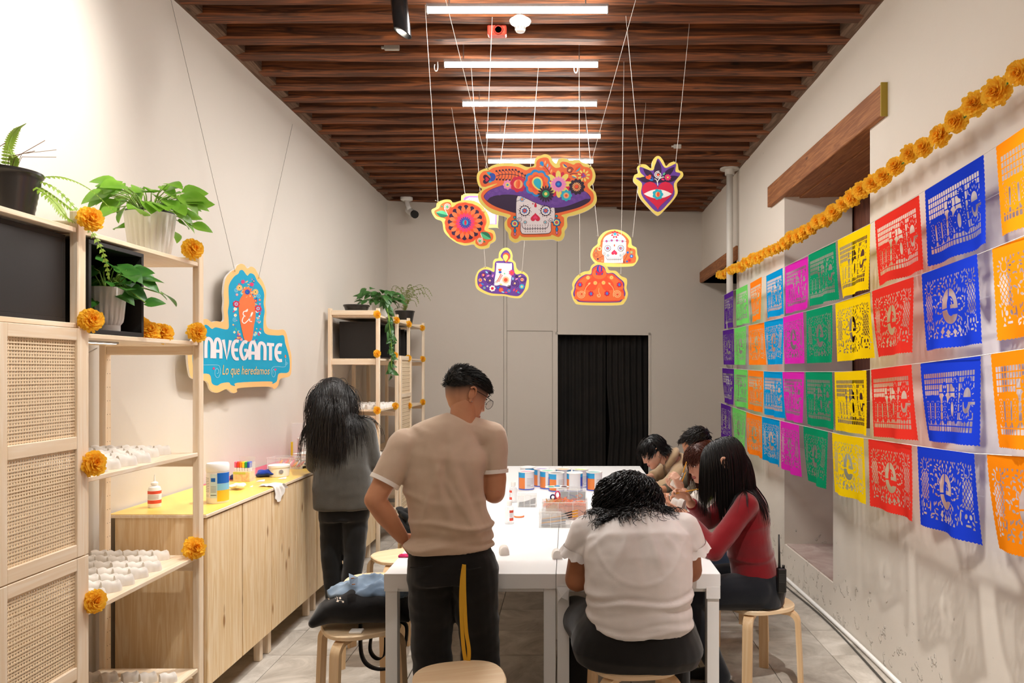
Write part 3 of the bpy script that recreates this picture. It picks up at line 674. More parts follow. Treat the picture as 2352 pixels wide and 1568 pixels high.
# garland along the right wall
g = thing('marigold_garland', 'long orange marigold garland strung along the right wall above the paper banners', 'garland', (1.70, 5.5, 2.74))
gp = [(1655, 632), (1700, 612), (1750, 587), (1800, 560), (1850, 530), (1900, 500), (1940, 470), (1970, 447), (2000, 422), (2045, 399), (2100, 353), (2145, 326), (2185, 296), (2222, 263), (2268, 229), (2312, 193), (2352, 158), (2420, 105)]
P3 = [atX(px, py, 1.705) for px, py in gp]
def along(P, step):
    out = [P[0]]; acc = 0
    for a, b in zip(P, P[1:]):
        L = (b-a).length; s_ = step-acc
        while s_ < L: out.append(a+(b-a)*s_/L); s_ += step
        acc = L-(s_-step)
    return out
mb = MB(g.location); mb.tube(P3, .004, 5); mb.obj('cord', STEM, g, True)
for q in along(P3, .15):
    nrm = Vector((-1, -.55+random.uniform(-.5, .4), random.uniform(-.35, .4)))
    o = inst('marigold_flower', random.choice(MG), g, q-g.location+Vector((-.012, random.uniform(-.012, .012), random.uniform(-.012, .012))), nrm.to_track_quat('Z', 'Y').to_euler(), random.uniform(.92, 1.18))
# ---------------------------------------------------------------- cut-paper banners (real perforated sheets)
FW, FH, RES = .49, .36, .00205
def march(P, x0, y0, h):
    ny, nx = P.shape; vid = {}; vs = []; fs = []
    def vert(key, p):
        k = vid.get(key)
        if k is None: k = vid[key] = len(vs); vs.append(p)
        return k
    I = P > 0; any_ = I[:-1, :-1] | I[1:, :-1] | I[:-1, 1:] | I[1:, 1:]
    for j, i in zip(*np.nonzero(any_)):
        c = ((j, i), (j, i+1), (j+1, i+1), (j+1, i)); poly = []
        for k in range(4):
            a, b = c[k], c[(k+1) % 4]; pa, pb = P[a], P[b]
            if pa > 0: poly.append(vert(a, (x0+a[1]*h, y0+a[0]*h)))
            if (pa > 0) != (pb > 0):
                t = pa/(pa-pb); key = (a, b) if a < b else (b, a)
                poly.append(vert(('e',)+key, (x0+(a[1]+(b[1]-a[1])*t)*h, y0+(a[0]+(b[0]-a[0])*t)*h)))
        if len(poly) > 2: fs.append(tuple(poly))
    return vs, fs
gx = np.arange(-.008, FW+.009, RES); gy = np.arange(-.004, FH+.011, RES); U, V = np.meshgrid(gx, gy)
def seg(x0, y0, x1, y1): 
    dx, dy = x1-x0, y1-y0; t = np.clip(((U-x0)*dx+(V-y0)*dy)/(dx*dx+dy*dy+1e-12), 0, 1); return np.hypot(U-x0-t*dx, V-y0-t*dy)
def ell(cx, cy, rx, ry, rot=0.):
    c, s = math.cos(rot), math.sin(rot); X, Y = (U-cx)*c+(V-cy)*s, -(U-cx)*s+(V-cy)*c; return (np.hypot(X/rx, Y/ry)-1)*min(rx, ry)
def leaf(cx, cy, L, w_, rot):
    c, s = math.cos(rot), math.sin(rot); X, Y = (U-cx)*c+(V-cy)*s, -(U-cx)*s+(V-cy)*c; return np.abs(Y)-w_*(1-(np.clip(X/L, -1.5, 1.5))**2)
def rect(cx, cy, hx, hy, rot=0.):
    c, s = math.cos(rot), math.sin(rot); X, Y = (U-cx)*c+(V-cy)*s, -(U-cx)*s+(V-cy)*c; return np.maximum(np.abs(X)-hx, np.abs(Y)-hy)
def tri(cx, cy, r, up=1): return np.maximum(up*(V-cy)-r*.5, np.abs(U-cx)*.87-up*(V-cy)*.5-r*.5)
def sheet():
    sc = .0042*np.abs(np.sin(V*PI/.0185)); so = .0042*np.abs(np.sin(U*PI/.0185))
    return np.minimum(np.minimum(U+sc, FW-U+sc), np.minimum(V, FH-.001-V+so))
def design_mide():
    P = sheet(); r = random.Random(3)
    def grid(x0, x1, y0, y1, pu, pv, bar):
        dx = np.abs(((U-x0) % pu)-pu/2)-(pu-bar)/2; dy = np.abs(((V-y0) % pv)-pv/2)-(pv-bar)/2
        return np.maximum(np.maximum(dx, dy), np.maximum(np.maximum(x0-U, U-x1), np.maximum(y0-V, V-y1)))
    g = grid(.022, .454, .050, .102, .0196, .026, .0052)
    g = np.minimum(g, grid(.022, .160, .102, .154, .0196, .026, .0052)); g = np.minimum(g, grid(.16, .298, .102, .180, .046, .039, .006))
    g = np.minimum(g, grid(.298, .454, .102, .180, .052, .039, .006)); g = np.minimum(g, grid(.022, .454, .154, .262, .036, .036, .006))
    g = np.minimum(g, grid(.022, .454, .262, .314, .0196, .026, .0052))
    P = np.minimum(P, g)
    St = []
    for u in (.045, .098, .151): St.append((u, .178, u, .262, .0215))
    St += [(.045, .172, .098, .166, .017), (.098, .166, .151, .172, .017), (.208, .172, .208, .262, .0185)]
    L = None
    for a, b, c, d, w_ in St: e = w_-seg(a, b, c, d); L = e if L is None else np.maximum(L, e)
    L = np.maximum(L, -ell(.208, .124, .021, .030)); L = np.maximum(L, -ell(.272, .214, .047, .054))
    L = np.maximum(L, .0165-seg(.315, .085, .315, .262)); L = np.maximum(L, -ell(.298, .098, .026, .026)); L = np.maximum(L, -ell(.402, .176, .054, .088))
    for k in range(14):
        a = 2*PI*k/14; L = np.maximum(L, -ell(.402+.052*math.cos(a), .176+.086*math.sin(a), .012, .012))
    P = np.maximum(P, np.minimum(L, sheet()))
    for h in (rect(.0715, .222, .0058, .036), rect(.1245, .222, .0058, .036), ell(.272, .214, .0125, .032), rect(.18, .22, .003, .04), rect(.236, .15, .004, .012)): P = np.minimum(P, h)
    # the e with its skull-like counter
    P = np.minimum(P, np.maximum(ell(.402, .160, .027, .036), V-.164)); P = np.minimum(P, np.maximum(np.maximum(ell(.402, .192, .029, .040), .184-V), -ell(.398, .182, .016, .030))); P = np.minimum(P, rect(.441, .190, .018, .006))
    P = np.minimum(P, ell(.201, .116, .005, .007)); P = np.minimum(P, ell(.216, .116, .005, .007)); P = np.minimum(P, rect(.208, .136, .006, .0025))
    pet = lambda x, y, a, l=.0062, w_=.0021: leaf(x, y, l, w_, a)
    for u in (.045, .098, .151, .208):
        for v in (.180, .203, .226, .249):
            for a in (.8, -.8): P = np.minimum(P, pet(u+(.0075 if a > 0 else -.0075), v, a))
            P = np.minimum(P, pet(u, v+.011, PI/2))
    for k in range(9):
        a = 2*PI*k/9+.3; P = np.minimum(P, pet(.272+.030*math.cos(a), .214+.043*math.sin(a), a, .007))
    for v in (.125, .15, .175, .2, .225): P = np.minimum(P, pet(.316, v, .9)); P = np.minimum(P, pet(.310, v+.012, -.9))
    for k in range(18):
        a = 2*PI*k/18; P = np.minimum(P, pet(.402+.044*math.cos(a), .176+.073*math.sin(a), a, .008, .0023))
    for k in range(7): a = PI+PI*k/6; P = np.minimum(P, pet(.298+.017*math.cos(a), .098+.017*math.sin(a), a))
    for k in range(6): a = -.4+k*.32; P = np.minimum(P, pet(.402+.02*math.cos(a), .232+.016*math.sin(a), a, .006))
    return P
def design_e():
    P = sheet(); r = random.Random(5); cx, cy = .245, .182; holes = []
    ring = np.maximum(ell(cx, cy, .058, .078), -ell(cx+.004, cy, .026, .044))
    ring = np.maximum(ring, -rect(cx+.045, cy+.026, .034, .013)); ring = np.maximum(ring, -rect(cx-.004, cy-.062, .0042, .03, .12)); ring = np.maximum(ring, -rect(cx-.045, cy+.012, .03, .0036, -.1))
    bar = rect(cx+.024, cy+.003, .022, .0085); holes += [ring, bar]
    for k in range(22):
        a = 2*PI*k/22; x, y = cx+.072*math.cos(a), cy+.093*math.sin(a); holes.append(leaf(x, y, .0105, .0036, a))
    for k in range(16):
        a = 2*PI*(k+.5)/16; x, y = cx+.092*math.cos(a), cy+.113*math.sin(a)
        if .05 < y < .312: holes.append(leaf(x, y, .012, .0058, a+(.5 if k % 2 else -.5)))
    # lattices left and right
    for s_, uc in ((-1, .062), (1, .428)):
        p = .0205; a, b = (U+V*.72) % p, (U-V*.72) % p
        d = np.minimum(np.abs(a-p/2), np.abs(b-p/2)); lat = -(np.minimum(p/2-np.abs(a-p/2), p/2-np.abs(b-p/2))-.0026)
        holes.append(np.maximum(lat, rect(uc, .172, .034, .056)))
        # skulls in the low corners
        holes += [ell(uc-.012, .262, .0072, .0108, .2), ell(uc+.014, .262, .0072, .0108, -.2), tri(uc, .281, .0075), rect(uc, .299, .013, .0045)]
        for k in range(5): t = -1.9+k*.33; holes.append(leaf(uc+.034*math.cos(t), .262+.034*math.sin(t), .0075, .003, t))
        holes += [leaf(uc+s_*-.044, .262, .026, .0052, PI/2), tri(uc+s_*.028, .307, .009), leaf(uc+s_*.034, .26, .018, .003, PI/2)]
        # suns in the top corners
        holes.append(np.maximum(np.abs(ell(uc, .082, .0195, .0215))-.0022, -(seg(uc-.03, .06, uc+.03, .06)-.006)))
        for k in range(11):
            t = 2*PI*k/11; x, y = uc+.036*math.cos(t), .085+.032*math.sin(t)
            if y > .047: holes.append(leaf(x, y, .0095, .0042, t))
    for k in range(12):
        u = .03+.039*k
        if not (.13 < u < .36): continue
        holes.append(tri(u, .312, .011))
    for u, v in ((.19, .29), (.225, .296), (.265, .296), (.30, .29)):
        holes.append(rect(u, v, .010, .010, .785))
    for k in range(9): holes.append(tri(.125+.03*k, .052, .0085, -1))
    for h in holes: P = np.minimum(P, np.where(sheet() > .013, h, P))
    # fill what is left with leaf cuts
    for _ in range(520):
        u, v = r.uniform(.02, FW-.02), r.uniform(.046, .315); i, j = int((v+.004)/RES), int((u+.008)/RES)
        if P[i, j] > .0062: P = np.minimum(P, leaf(u, v, min(.0125, P[i, j]*1.5), min(.0042, P[i, j]*.55), r.uniform(0, PI)))
    return P
def flag_mesh(P, var):
    vs, fs = march(P, -.008, -.004, RES); A = [(.014, .9, .0, .012), (-.012, 1.6, .7, .026), (.018, 1.1, 1.9, -.004), (-.008, 2.2, 3.0, .018)][var]
    out = []
    for u, v in vs:
        q = v/FH; x = A[0]*(q**1.4)*math.sin(PI*(u/FW*A[1]+A[2]*.3))+.012*q*q*math.sin(u*23+var); y = -u-A[3]*q-.01*q*q*math.sin(u*7+var)
        out.append((x, y, -v+.004*q))
    me = bpy.data.meshes.new('paper_banner'); me.from_pydata(out, [], fs); me.polygons.foreach_set('use_smooth', [True]*len(fs)); me.materials.append(None); me.update(); return me
DM, DE = design_mide(), design_e()
FM = [[flag_mesh(DM, k) for k in range(4)], [flag_mesh(DE, k) for k in range(4)]]
cols = [('purple', '#5B2C90', 7.94), ('light green', '#74D668', 7.385), ('bright orange', '#FF8620', 6.81), ('sky blue', '#109FE2', 6.26), ('magenta', '#E42FBC', 5.715), ('dark green', '#149C6C', 5.16),
        ('yellow', '#FFDA12', 4.60), ('red', '#EE3B2F', 4.045), ('royal blue', '#2140D2', 3.478), ('golden orange', '#F88E16', 2.90)]
zk = {0: ((2.4, 2.6), (3.0, 2.555), (4.1, 2.498), (6, 2.48), (8, 2.487)), 1: ((2.4, 2.20), (3.05, 2.156), (4.65, 2.102), (6.5, 2.095), (8, 2.11)), 2: ((2.4, 1.79), (3.04, 1.75), (4.3, 1.685), (6, 1.68), (8, 1.715)), 3: ((2.4, 1.41), (3.07, 1.357), (4.4, 1.312), (6.5, 1.305), (8, 1.345))}
def zrow(r, y): k = zk[r]; return float(np.interp(y, [a for a, b in k], [b for a, b in k]))
rown = ['top row', 'second row', 'third row', 'bottom row']; desn = ['reading mide', 'with a cut letter e']
STRING = plain('white_string', '#DAD4CA', .8)
for r in range(4):
    x = [1.66, 1.645, 1.64, 1.625][r]
    mb = MB((x, 5, zrow(r, 5))); mb.tube([(x, y, zrow(r, y)+.001) for y in np.linspace(2.2, 8.05, 50)], .0016, 4)
    tag(mb.obj('banner_string', STRING), 'thin white string carrying the %s of cut-paper banners' % rown[r], 'string', 'strings of the paper banners')
    mb = MB((x, 5, zrow(r, 5)-.17)); mb.tube([(x+.03, y, zrow(r, y)-.17) for y in np.linspace(2.2, 8.05, 50)], .0006, 3)
    tag(mb.obj('banner_string', STRING), 'faint thread stretched behind the middle of the %s of paper banners' % rown[r], 'string', 'strings of the paper banners')
    for c, (nm, hx, yf) in enumerate(cols):
        d = r % 2; var = (c*3+r*5) % 4
        o = bpy.data.objects.new('paper_banner', FM[d][var]); COL.objects.link(o)
        o.location = (x, yf, zrow(r, yf)); tilt = math.atan2(zrow(r, yf)-zrow(r, yf-FW), FW)
        o.rotation_euler = (tilt, 0, random.uniform(-.05, .05))
        o.material_slots[0].link = 'OBJECT'; o.material_slots[0].material = paper('paper_'+nm.replace(' ', '_'), hx, .32)
        tag(o, '%s paper banner %s, %s of the wall' % (nm, desn[d], rown[r]), 'banner', 'cut-paper banners on the right wall')
# ---------------------------------------------------------------- printed cut-out signs
PR = {k: plain('print_'+k, v, .5) for k, v in dict(yellow='#F3DD72', orange='#F6733A', dorange='#F4552F', purple='#6A3FA0', lpurple='#9A6BB8', plum='#33163F', white='#EFE6EA', black='#2B1530', red='#D81E46', pink='#F08CC4', hot='#EC3B74', blue='#1F8FD8', dblue='#2A4FB4',
      cyan='#25B4CC', green='#1E9A6A', lgreen='#58C48C', dgreen='#1F7458', cream='#F8C98C', peach='#FBB472', wht='#FBF6F2', teal='#0AA3CB', sand='#FBC580', coral='#FF7A45', aqua='#8ED3EC', lilac='#8457B8').items()}
PK = list(PR); PM = [PR[k] for k in PK]; PI_ = {k: i for i, k in enumerate(PK)}
def crom(pts, n=5, closed=True):
    pts = [np.array(p, float) for p in pts]; out = []; N = len(pts)
    for i in range(N if closed else N-1):
        g_ = (lambda k: pts[k % N]) if closed else (lambda k: pts[max(0, min(N-1, k))])
        p0, p1, p2, p3 = g_(i-1), g_(i), g_(i+1), g_(i+2)
        for k in range(n):
            t = k/n; out.append(tuple(.5*((2*p1)+(-p0+p2)*t+(2*p0-5*p1+4*p2-p3)*t*t+(-p0+3*p1-3*p2+p3)*t**3)))
    if not closed: out.append(tuple(pts[-1]))
    return out
class Art:
    """flat printed shapes, given in photo pixels (ox+x*s), laid in very thin layers on the sign face"""
    def __init__(s, to3d, ox=0., oy=0., sc=1.): s.to3d = to3d; s.ox, s.oy, s.sc = ox, oy, sc; s.mb = MB(); s.L = 1; s.k = 0
    def P(s, x, y): return (s.ox+x*s.sc, s.oy+y*s.sc)
    def lay(s, L): s.k += 1; return (L or s.L)+.022*(s.k % 40)
    def up(s): s.L += 1; return s
    def poly(s, pts, c, smooth=0, L=None):
        if smooth: pts = crom(pts, smooth)
        L = s.lay(L); s.mb.add([s.to3d(*s.P(*p), L) for p in pts], [tuple(range(len(pts)))], PI_[c]); return s
    def ell(s, x, y, rx, ry, c, rot=0., n=26, L=None):
        ca, sa = math.cos(rot), math.sin(rot)
        return s.poly([(x+rx*math.cos(t)*ca-ry*math.sin(t)*sa, y+rx*math.cos(t)*sa+ry*math.sin(t)*ca) for t in np.linspace(0, 2*PI, n, False)], c, 0, L)
    def dot(s, x, y, r, c, L=None, n=18): return s.ell(x, y, r, r, c, 0, n, L)
    def flower(s, x, y, r, n, c, depth=.22, rot=0., L=None):
        pts = []
        for t in np.linspace(0, 2*PI, n*10, False): q = r*(1-depth*(1-abs(math.cos(n*t/2)))); pts.append((x+q*math.cos(t+rot), y+q*math.sin(t+rot)))
        return s.poly(pts, c, 0, L)
    def petals(s, x, y, n, r0, r1, w_, c, rot=0., L=None):
        for k in range(n):
            a = rot+2*PI*k/n; s.ell(x+(r0+r1)/2*math.cos(a), y+(r0+r1)/2*math.sin(a), (r1-r0)/2, w_, c, a, 12, L)
        return s
    def leaf(s, x, y, L_, w_, rot, c, L=None, half=0):
        ca, sa = math.cos(rot), math.sin(rot); pts = []
        for t in np.linspace(-1, 1, 9): pts.append((L_*t, w_*(1-t*t)))
        if half == 0: pts += [(a, -b) for a, b in pts[::-1][1:-1]]
        if half < 0: pts = [(a, -b) for a, b in pts]
        return s.poly([(x+a*ca-b*sa, y+a*sa+b*ca) for a, b in pts], c, 0, L)
    def drop(s, x, y, r, h, rot, c, L=None):
        pts = []
        for t in np.linspace(0, 2*PI, 22, False):
            a, b = r*math.sin(t), r*math.cos(t); 
            if b < 0: a *= 1-(b/r)**2*.55; b *= h/r
            pts.append((a, b))
        ca, sa = math.cos(rot), math.sin(rot); return s.poly([(x+a*ca-b*sa, y+a*sa+b*ca) for a, b in pts], c, 0, L)
    def heart(s, x, y, r, c, rot=0., L=None):
        pts = []
        for t in np.linspace(0, 2*PI, 28, False): pts.append((r*.0625*16*math.sin(t)**3, -r*.0625*(13*math.cos(t)-5*math.cos(2*t)-2*math.cos(3*t)-math.cos(4*t))))
        ca, sa = math.cos(rot), math.sin(rot); return s.poly([(x+a*ca-b*sa, y+a*sa+b*ca) for a, b in pts], c, 0, L)
    def line(s, pts, w_, c, smooth=5, L=None, closed=False):
        if smooth: pts = crom(pts, smooth, closed)
        n = len(pts); vs = []
        for i, p in enumerate(pts):
            a, b = np.array(pts[i-1 if (i or closed) else 0]), np.array(pts[(i+1) % n if closed else min(i+1, n-1)]); d = b-a; d = d/(np.hypot(*d)+1e-9); nn = np.array((-d[1], d[0]))*w_/2
            vs += [tuple(np.array(p)+nn), tuple(np.array(p)-nn)]
        fs = [(2*i, 2*i+1, 2*i+3, 2*i+2) for i in range(n-1)]
        if closed: fs.append((2*n-2, 2*n-1, 1, 0))
        L = s.lay(L); s.mb.add([s.to3d(*s.P(*p), L) for p in vs], fs, PI_[c]); return s
    def spiral(s, x, y, r, turns, w_, c, a0=0., cw=1, L=None, r0=.1):
        n = int(turns*16); return s.line([(x+(r0+(1-r0)*t)*r*math.cos(a0+cw*t*turns*2*PI), y+(r0+(1-r0)*t)*r*math.sin(a0+cw*t*turns*2*PI)) for t in np.linspace(0, 1, n)], w_, c, 0, L)
def sign_board(t, pts, to3d, th, face='yellow', edge='wht', smooth=4):
    mb = MB(t.location); pts = crom(pts, smooth) if smooth else pts
    mb.prism(pts, lambda u, v: to3d(u, v, 0), lambda u, v: to3d(u, v, -th), 0, 1); return mb.obj('board', [PR[face], PR[edge]], t)
def hanging(name, label, Y, outline, ox, oy, sc, strings, art, th=.010):
    A0 = [(ox+x*sc, oy+y*sc) for x, y in outline]; cx = sum(p[0] for p in A0)/len(A0); cy = max(p[1] for p in A0)
    t = thing(name, label, 'sign', atY(cx, cy, Y), 0, 'hanging cut-out signs')
    def to3d(px, py, L):
        p = atY(px, py, Y); p.y -= L*.00028 if L >= 0 else L*1.0
        return p
    sign_board(t, A0, lambda u, v, L: to3d(u, v, L), th)
    a = Art(to3d, ox, oy, sc); art(a); a.mb.o = t.location; a.mb.obj('printed_art', PM, t, fix=False)
    for (x0, y0), (x1, y1) in strings:                      # hole in the sign -> point under the beams
        p = atY(x0, y0, Y); q = atY(x1, y1, Y) if y1 < -20 else None
        if q is None: Yc = F*(CEIL+.02-H)/(VY-y1); q = Vector(((x1-VX)*Yc/F, Yc, CEIL+.02))
        mb = MB(t.location); mb.tube([p+Vector((0, -.003, 0)), q, Vector((q.x, q.y+.004, 3.986))], .0013, 5); mb.tube([p+Vector((-.006, -.004, .004)), p+Vector((-.016, -.006, .010))], .0008, 4); mb.obj('hanging_string', STRING, t)
        mb = MB(t.location); mb.tube([p+Vector((.003*math.cos(k), -.003, .003*math.sin(k))) for k in np.linspace(0, 6.28, 9)], .001, 4); mb.obj('eyelet', plain('brass', '#A8893E', .4, metal=.8), t)
    return t
def skull_face(a, x, y, s, detail=1):
    """eyes, nose and stitched mouth of the printed sugar skull"""
    for sx in (-1, 1):
        ex, ey = x+sx*180*s, y
        a.dot(ex, ey, 88*s, 'black', 5); a.dot(ex, ey, 76*s, 'white', 6); a.flower(ex, ey, 52*s, 7, 'blue', .3, 0, 7); a.dot(ex, ey, 31*s, 'red', 8); a.ell(ex, ey, 12*s, 16*s, 'cream', 0, 12, 9); a.ell(ex, ey, 6*s, 12*s, 'black', 0, 10, 10)
        if detail:
            for k in range(14): t = 2*PI*k/14; a.dot(ex+86*s*math.cos(t), ey+86*s*math.sin(t), 12*s, 'black', 5, 8)
            for k in range(10): t = 2*PI*(k+.25)/10; a.dot(ex+112*s*math.cos(t), ey+112*s*math.sin(t), 6.5*s, 'black', 5, 8)
        a.spiral(x+sx*265*s, y+155*s, 44*s, 1.5, 7*s, 'black', 0, sx, 5, .25)
        a.dot(x+sx*172*s, y+198*s, 30*s, 'black', 5); a.dot(x+sx*172*s, y+198*s, 22*s, 'white', 6); a.dot(x+sx*172*s, y+198*s, 13*s, 'cyan', 7)
    a.heart(x+3*s, y+118*s, 82*s, 'red', PI, 5); a.heart(x+3*s, y+112*s, 36*s, 'hot', PI, 6)
    a.line([(x-225*s, y+205*s), (x-222*s, y+262*s), (x-180*s, y+308*s), (x, y+306*s), (x+175*s, y+303*s), (x+222*s, y+258*s), (x+226*s, y+200*s)], 9*s, 'black', 5, 5)
    for k in range(9):
        u = x-172*s+k*43*s; a.line([(u, y+275*s), (u, y+333*s)], 8*s, 'black', 0, 5); a.dot(u, y+248*s, 7*s, 'black', 5, 8); a.dot(u, y+357*s, 7*s, 'black', 5, 8)
def art_hat(a):
    og = [(110, 730), (160, 650), (250, 600), (180, 590), (120, 575), (85, 480), (92, 390), (150, 325), (240, 310), (320, 265), (440, 240), (600, 235), (760, 255), (880, 305), (960, 262), (1048, 250), (1060, 165), (1105, 110), (1200, 85), (1265, 105), (1295, 175), (1350, 240), (1400, 265), (1468, 250), (1462, 200), (1500, 160), (1570, 165), (1640, 190), (1700, 210), (1740, 185), (1810, 185), (1870, 240), (1960, 262), (2010, 320), (2022, 400), (2000, 480), (1940, 540), (1955, 610), (2030, 690), (2045, 790), (2000, 880), (1850, 960), (1650, 1030), (1492, 1075), (1530, 1115), (1535, 1180), (1530, 1250), (1490, 1310), (1490, 1390), (1440, 1450), (1330, 1412), (1260, 1440), (850, 1450), (780, 1417), (740, 1470), (680, 1480), (620, 1420), (630, 1330), (565, 1260), (565, 1150), (620, 1075), (450, 1020), (250, 940), (140, 830)]
    a.poly(og, 'orange', 4, 1); a.poly([(130, 615), (280, 560), (392, 533), (290, 588), (150, 640)], 'yellow', 3, 2)
    hat = [(160, 770), (178, 715), (250, 650), (380, 595), (520, 550), (700, 500), (900, 470), (1300, 500), (1600, 560), (1850, 645), (1950, 710), (1992, 780), (1960, 850), (1800, 938), (1600, 995), (1375, 1042), (1250, 1010), (900, 1030), (715, 1040), (520, 985), (350, 922), (230, 850)]
    a.poly(hat, 'plum', 4, 2)
    a.poly([(168, 770), (185, 718), (250, 656), (380, 601), (520, 556), (700, 508), (900, 480), (1300, 508), (1600, 568), (1850, 652), (1945, 715), (1985, 780), (1970, 795), (1900, 800), (1800, 840), (1600, 915), (1450, 945), (1300, 942), (1150, 900), (1000, 840), (870, 775), (740, 737), (560, 722), (380, 738), (270, 772), (215, 822)], 'purple', 4, 4)
    for k in range(46):
        x = 240+k*37+random.uniform(-14, 14); y = np.interp(x, [200, 560, 900, 1300, 1600, 1900], [735, 640, 690, 860, 820, 740])+random.uniform(-45, 45); a.spiral(x, y, 30, 2, 4, 'lilac', k, 1, 5)
    face = [(740, 745), (860, 775), (1000, 843), (1150, 903), (1300, 945), (1372, 950), (1378, 1110), (1368, 1185), (1312, 1200), (1315, 1330), (1290, 1375), (1220, 1393), (860, 1400), (805, 1375), (785, 1320), (785, 1200), (725, 1190), (713, 1100), (712, 870)]
    a.poly(face, 'white', 2, 3); a.line(face, 9, 'black', 2, 3.5, True)
    skull_face(a, 1040, 1000, 1.0)
    a.line([(715, 840), (800, 810), (880, 795)], 7, 'black', 4, 5); a.flower(815, 806, 40, 6, 'blue', .3, 0, 6); a.dot(815, 806, 24, 'cream', 7); a.ell(815, 806, 12, 18, 'dorange', 0, 14, 8)
    a.drop(1045, 920, 22, 62, 0, 'red', 5); a.dot(1000, 880, 12, 'red', 5)
    for x, y in ((690, 1222), (1407, 1200)):
        a.flower(x, y, 75, 8, 'black', .2, 0, 3); a.flower(x, y, 66, 8, 'blue', .22, 0, 4); a.flower(x, y, 48, 8, 'yellow', .2, .4, 5); a.dot(x, y, 25, 'black', 6); a.dot(x, y, 19, 'hot', 7)
        a.dot(x-2, y-108, 26, 'black', 3); a.dot(x-2, y-108, 18, 'cyan', 4); a.leaf(x+3, y+118, 52, 24, PI/2, 'black', 3); a.leaf(x+3, y+118, 42, 16, PI/2, 'blue', 4); a.leaf(x+3, y+178, 32, 21, PI/2, 'black', 3); a.leaf(x+3, y+178, 24, 14, PI/2, 'pink', 4)
    # feather
    a.line([(370, 405), (470, 378), (600, 372), (720, 390), (860, 440)], 9, 'plum', 5, 3)
    for k in range(10):
        x = 375+k*55; yt = 320-24*math.sin(k*.33)+max(0, k-6)*26; yb = 462+k*3; ym = np.interp(x, [370, 470, 600, 720, 900], [405, 378, 372, 390, 455])
        a.line([(x, yt), (x+42, (yt+ym)/2), (x+45, ym+10), (x+30, yb-20), (x+5, yb)], 8, 'plum', 4, 3); a.dot(x, yt, 17, 'plum', 3, 10); 
        if k < 6: a.dot(x+5, yb, 17, 'plum', 3, 10)
    a.leaf(270, 370, 70, 30, .45, 'cyan', 3); a.leaf(310, 395, 62, 40, .5, 'dblue', 4); a.leaf(310, 450, 62, 40, -.55, 'dblue', 4); a.leaf(285, 480, 60, 22, -.8, 'cyan', 3); a.heart(205, 460, 80, 'plum', -PI/2, 3); a.heart(215, 460, 40, 'red', -PI/2, 4)
    # flowers on the crown
    a.drop(1150, 185, 32, 60, 2.6, 'blue', 3); a.line([(1195, 228), (1240, 280), (1285, 350), (1310, 430)], 9, 'plum', 4, 4)
    for x, y, r, c in ((1140, 245, .2, 'peach'), (1200, 280, .25, 'dorange'), (1225, 322, .0, 'dorange'), (1210, 170, -1.3, 'peach'), (1250, 225, -1.4, 'aqua'), (1285, 270, -1.2, 'pink'), (1315, 320, -1.2, 'peach')): a.leaf(x, y, 36, 14, r, c, 3)
    a.leaf(1545, 235, 48, 28, .7, 'yellow', 3); a.leaf(1555, 228, 46, 12, .7, 'dblue', 4); a.spiral(1635, 305, 58, 2, 10, 'plum', 0, 1, 4, .3); a.dot(1627, 308, 20, 'cream', 4); a.line([(1630, 380), (1690, 360), (1770, 368)], 9, 'plum', 4, 4)
    a.leaf(1765, 285, 62, 30, -.75, 'dorange', 3); a.leaf(1772, 292, 60, 24, -.75, 'cyan', 4, 1); a.leaf(1710, 412, 48, 24, .4, 'yellow', 3); a.leaf(1705, 416, 44, 20, .4, 'blue', 4, 1)
    a.ell(1835, 388, 55, 52, 'red', 0, 20, 3); a.petals(1872, 395, 9, 45, 110, 17, 'yellow', -1.5, 3)
    for x, y in ((1868, 378), (1852, 418), (1888, 405)): a.dot(x, y, 17, 'lilac', 4, 10)
    a.petals(1440, 545, 8, 60, 235, 46, 'yellow', -1.6, 5); a.petals(1440, 545, 8, 60, 225, 40, 'red', -1.2, 4); a.petals(1440, 545, 16, 40, 138, 21, 'pink', 0, 6); a.dot(1440, 545, 56, 'dblue', 7); a.dot(1437, 545, 25, 'blue', 8)
    a.flower(570, 555, 86, 8, 'pink', .2, 0, 5); a.petals(567, 557, 14, 12, 46, 6, 'yellow', 0, 6); a.dot(566, 557, 18, 'blue', 7)
    a.flower(750, 545, 142, 8, 'red', .16, .2, 6); a.ell(750, 545, 78, 78, 'peach', 0, 26, 7); a.ell(745, 545, 40, 76, 'orange', .1, 22, 8); a.ell(758, 545, 22, 70, 'dorange', .1, 18, 9)
    a.flower(1075, 525, 235, 9, 'blue', .13, .3, 6); a.flower(1078, 530, 196, 9, 'orange', .13, .3, 7); a.flower(1070, 530, 150, 7, 'dorange', .2, .1, 8); a.drop(1075, 510, 92, 165, PI-.35, 'yellow', 9); a.drop(1075, 510, 64, 130, PI-.35, 'cyan', 10)
    a.petals(1222, 712, 16, 40, 145, 16, 'black', 0, 11); a.dot(1222, 712, 80, 'black', 11); a.dot(1222, 712, 62, 'green', 12); a.dot(1222, 712, 28, 'yellow', 13)
    a.flower(1755, 590, 140, 11, 'black', .18, 0, 6); a.petals(1750, 590, 15, 36, 82, 9, 'peach', 0, 7); a.dot(1748, 588, 34, 'dorange', 8)
    a.flower(1572, 740, 100, 8, 'cyan', .2, 0, 8); a.petals(1572, 740, 14, 18, 55, 7, 'peach', 0, 9); a.dot(1572, 740, 24, 'dorange', 10)
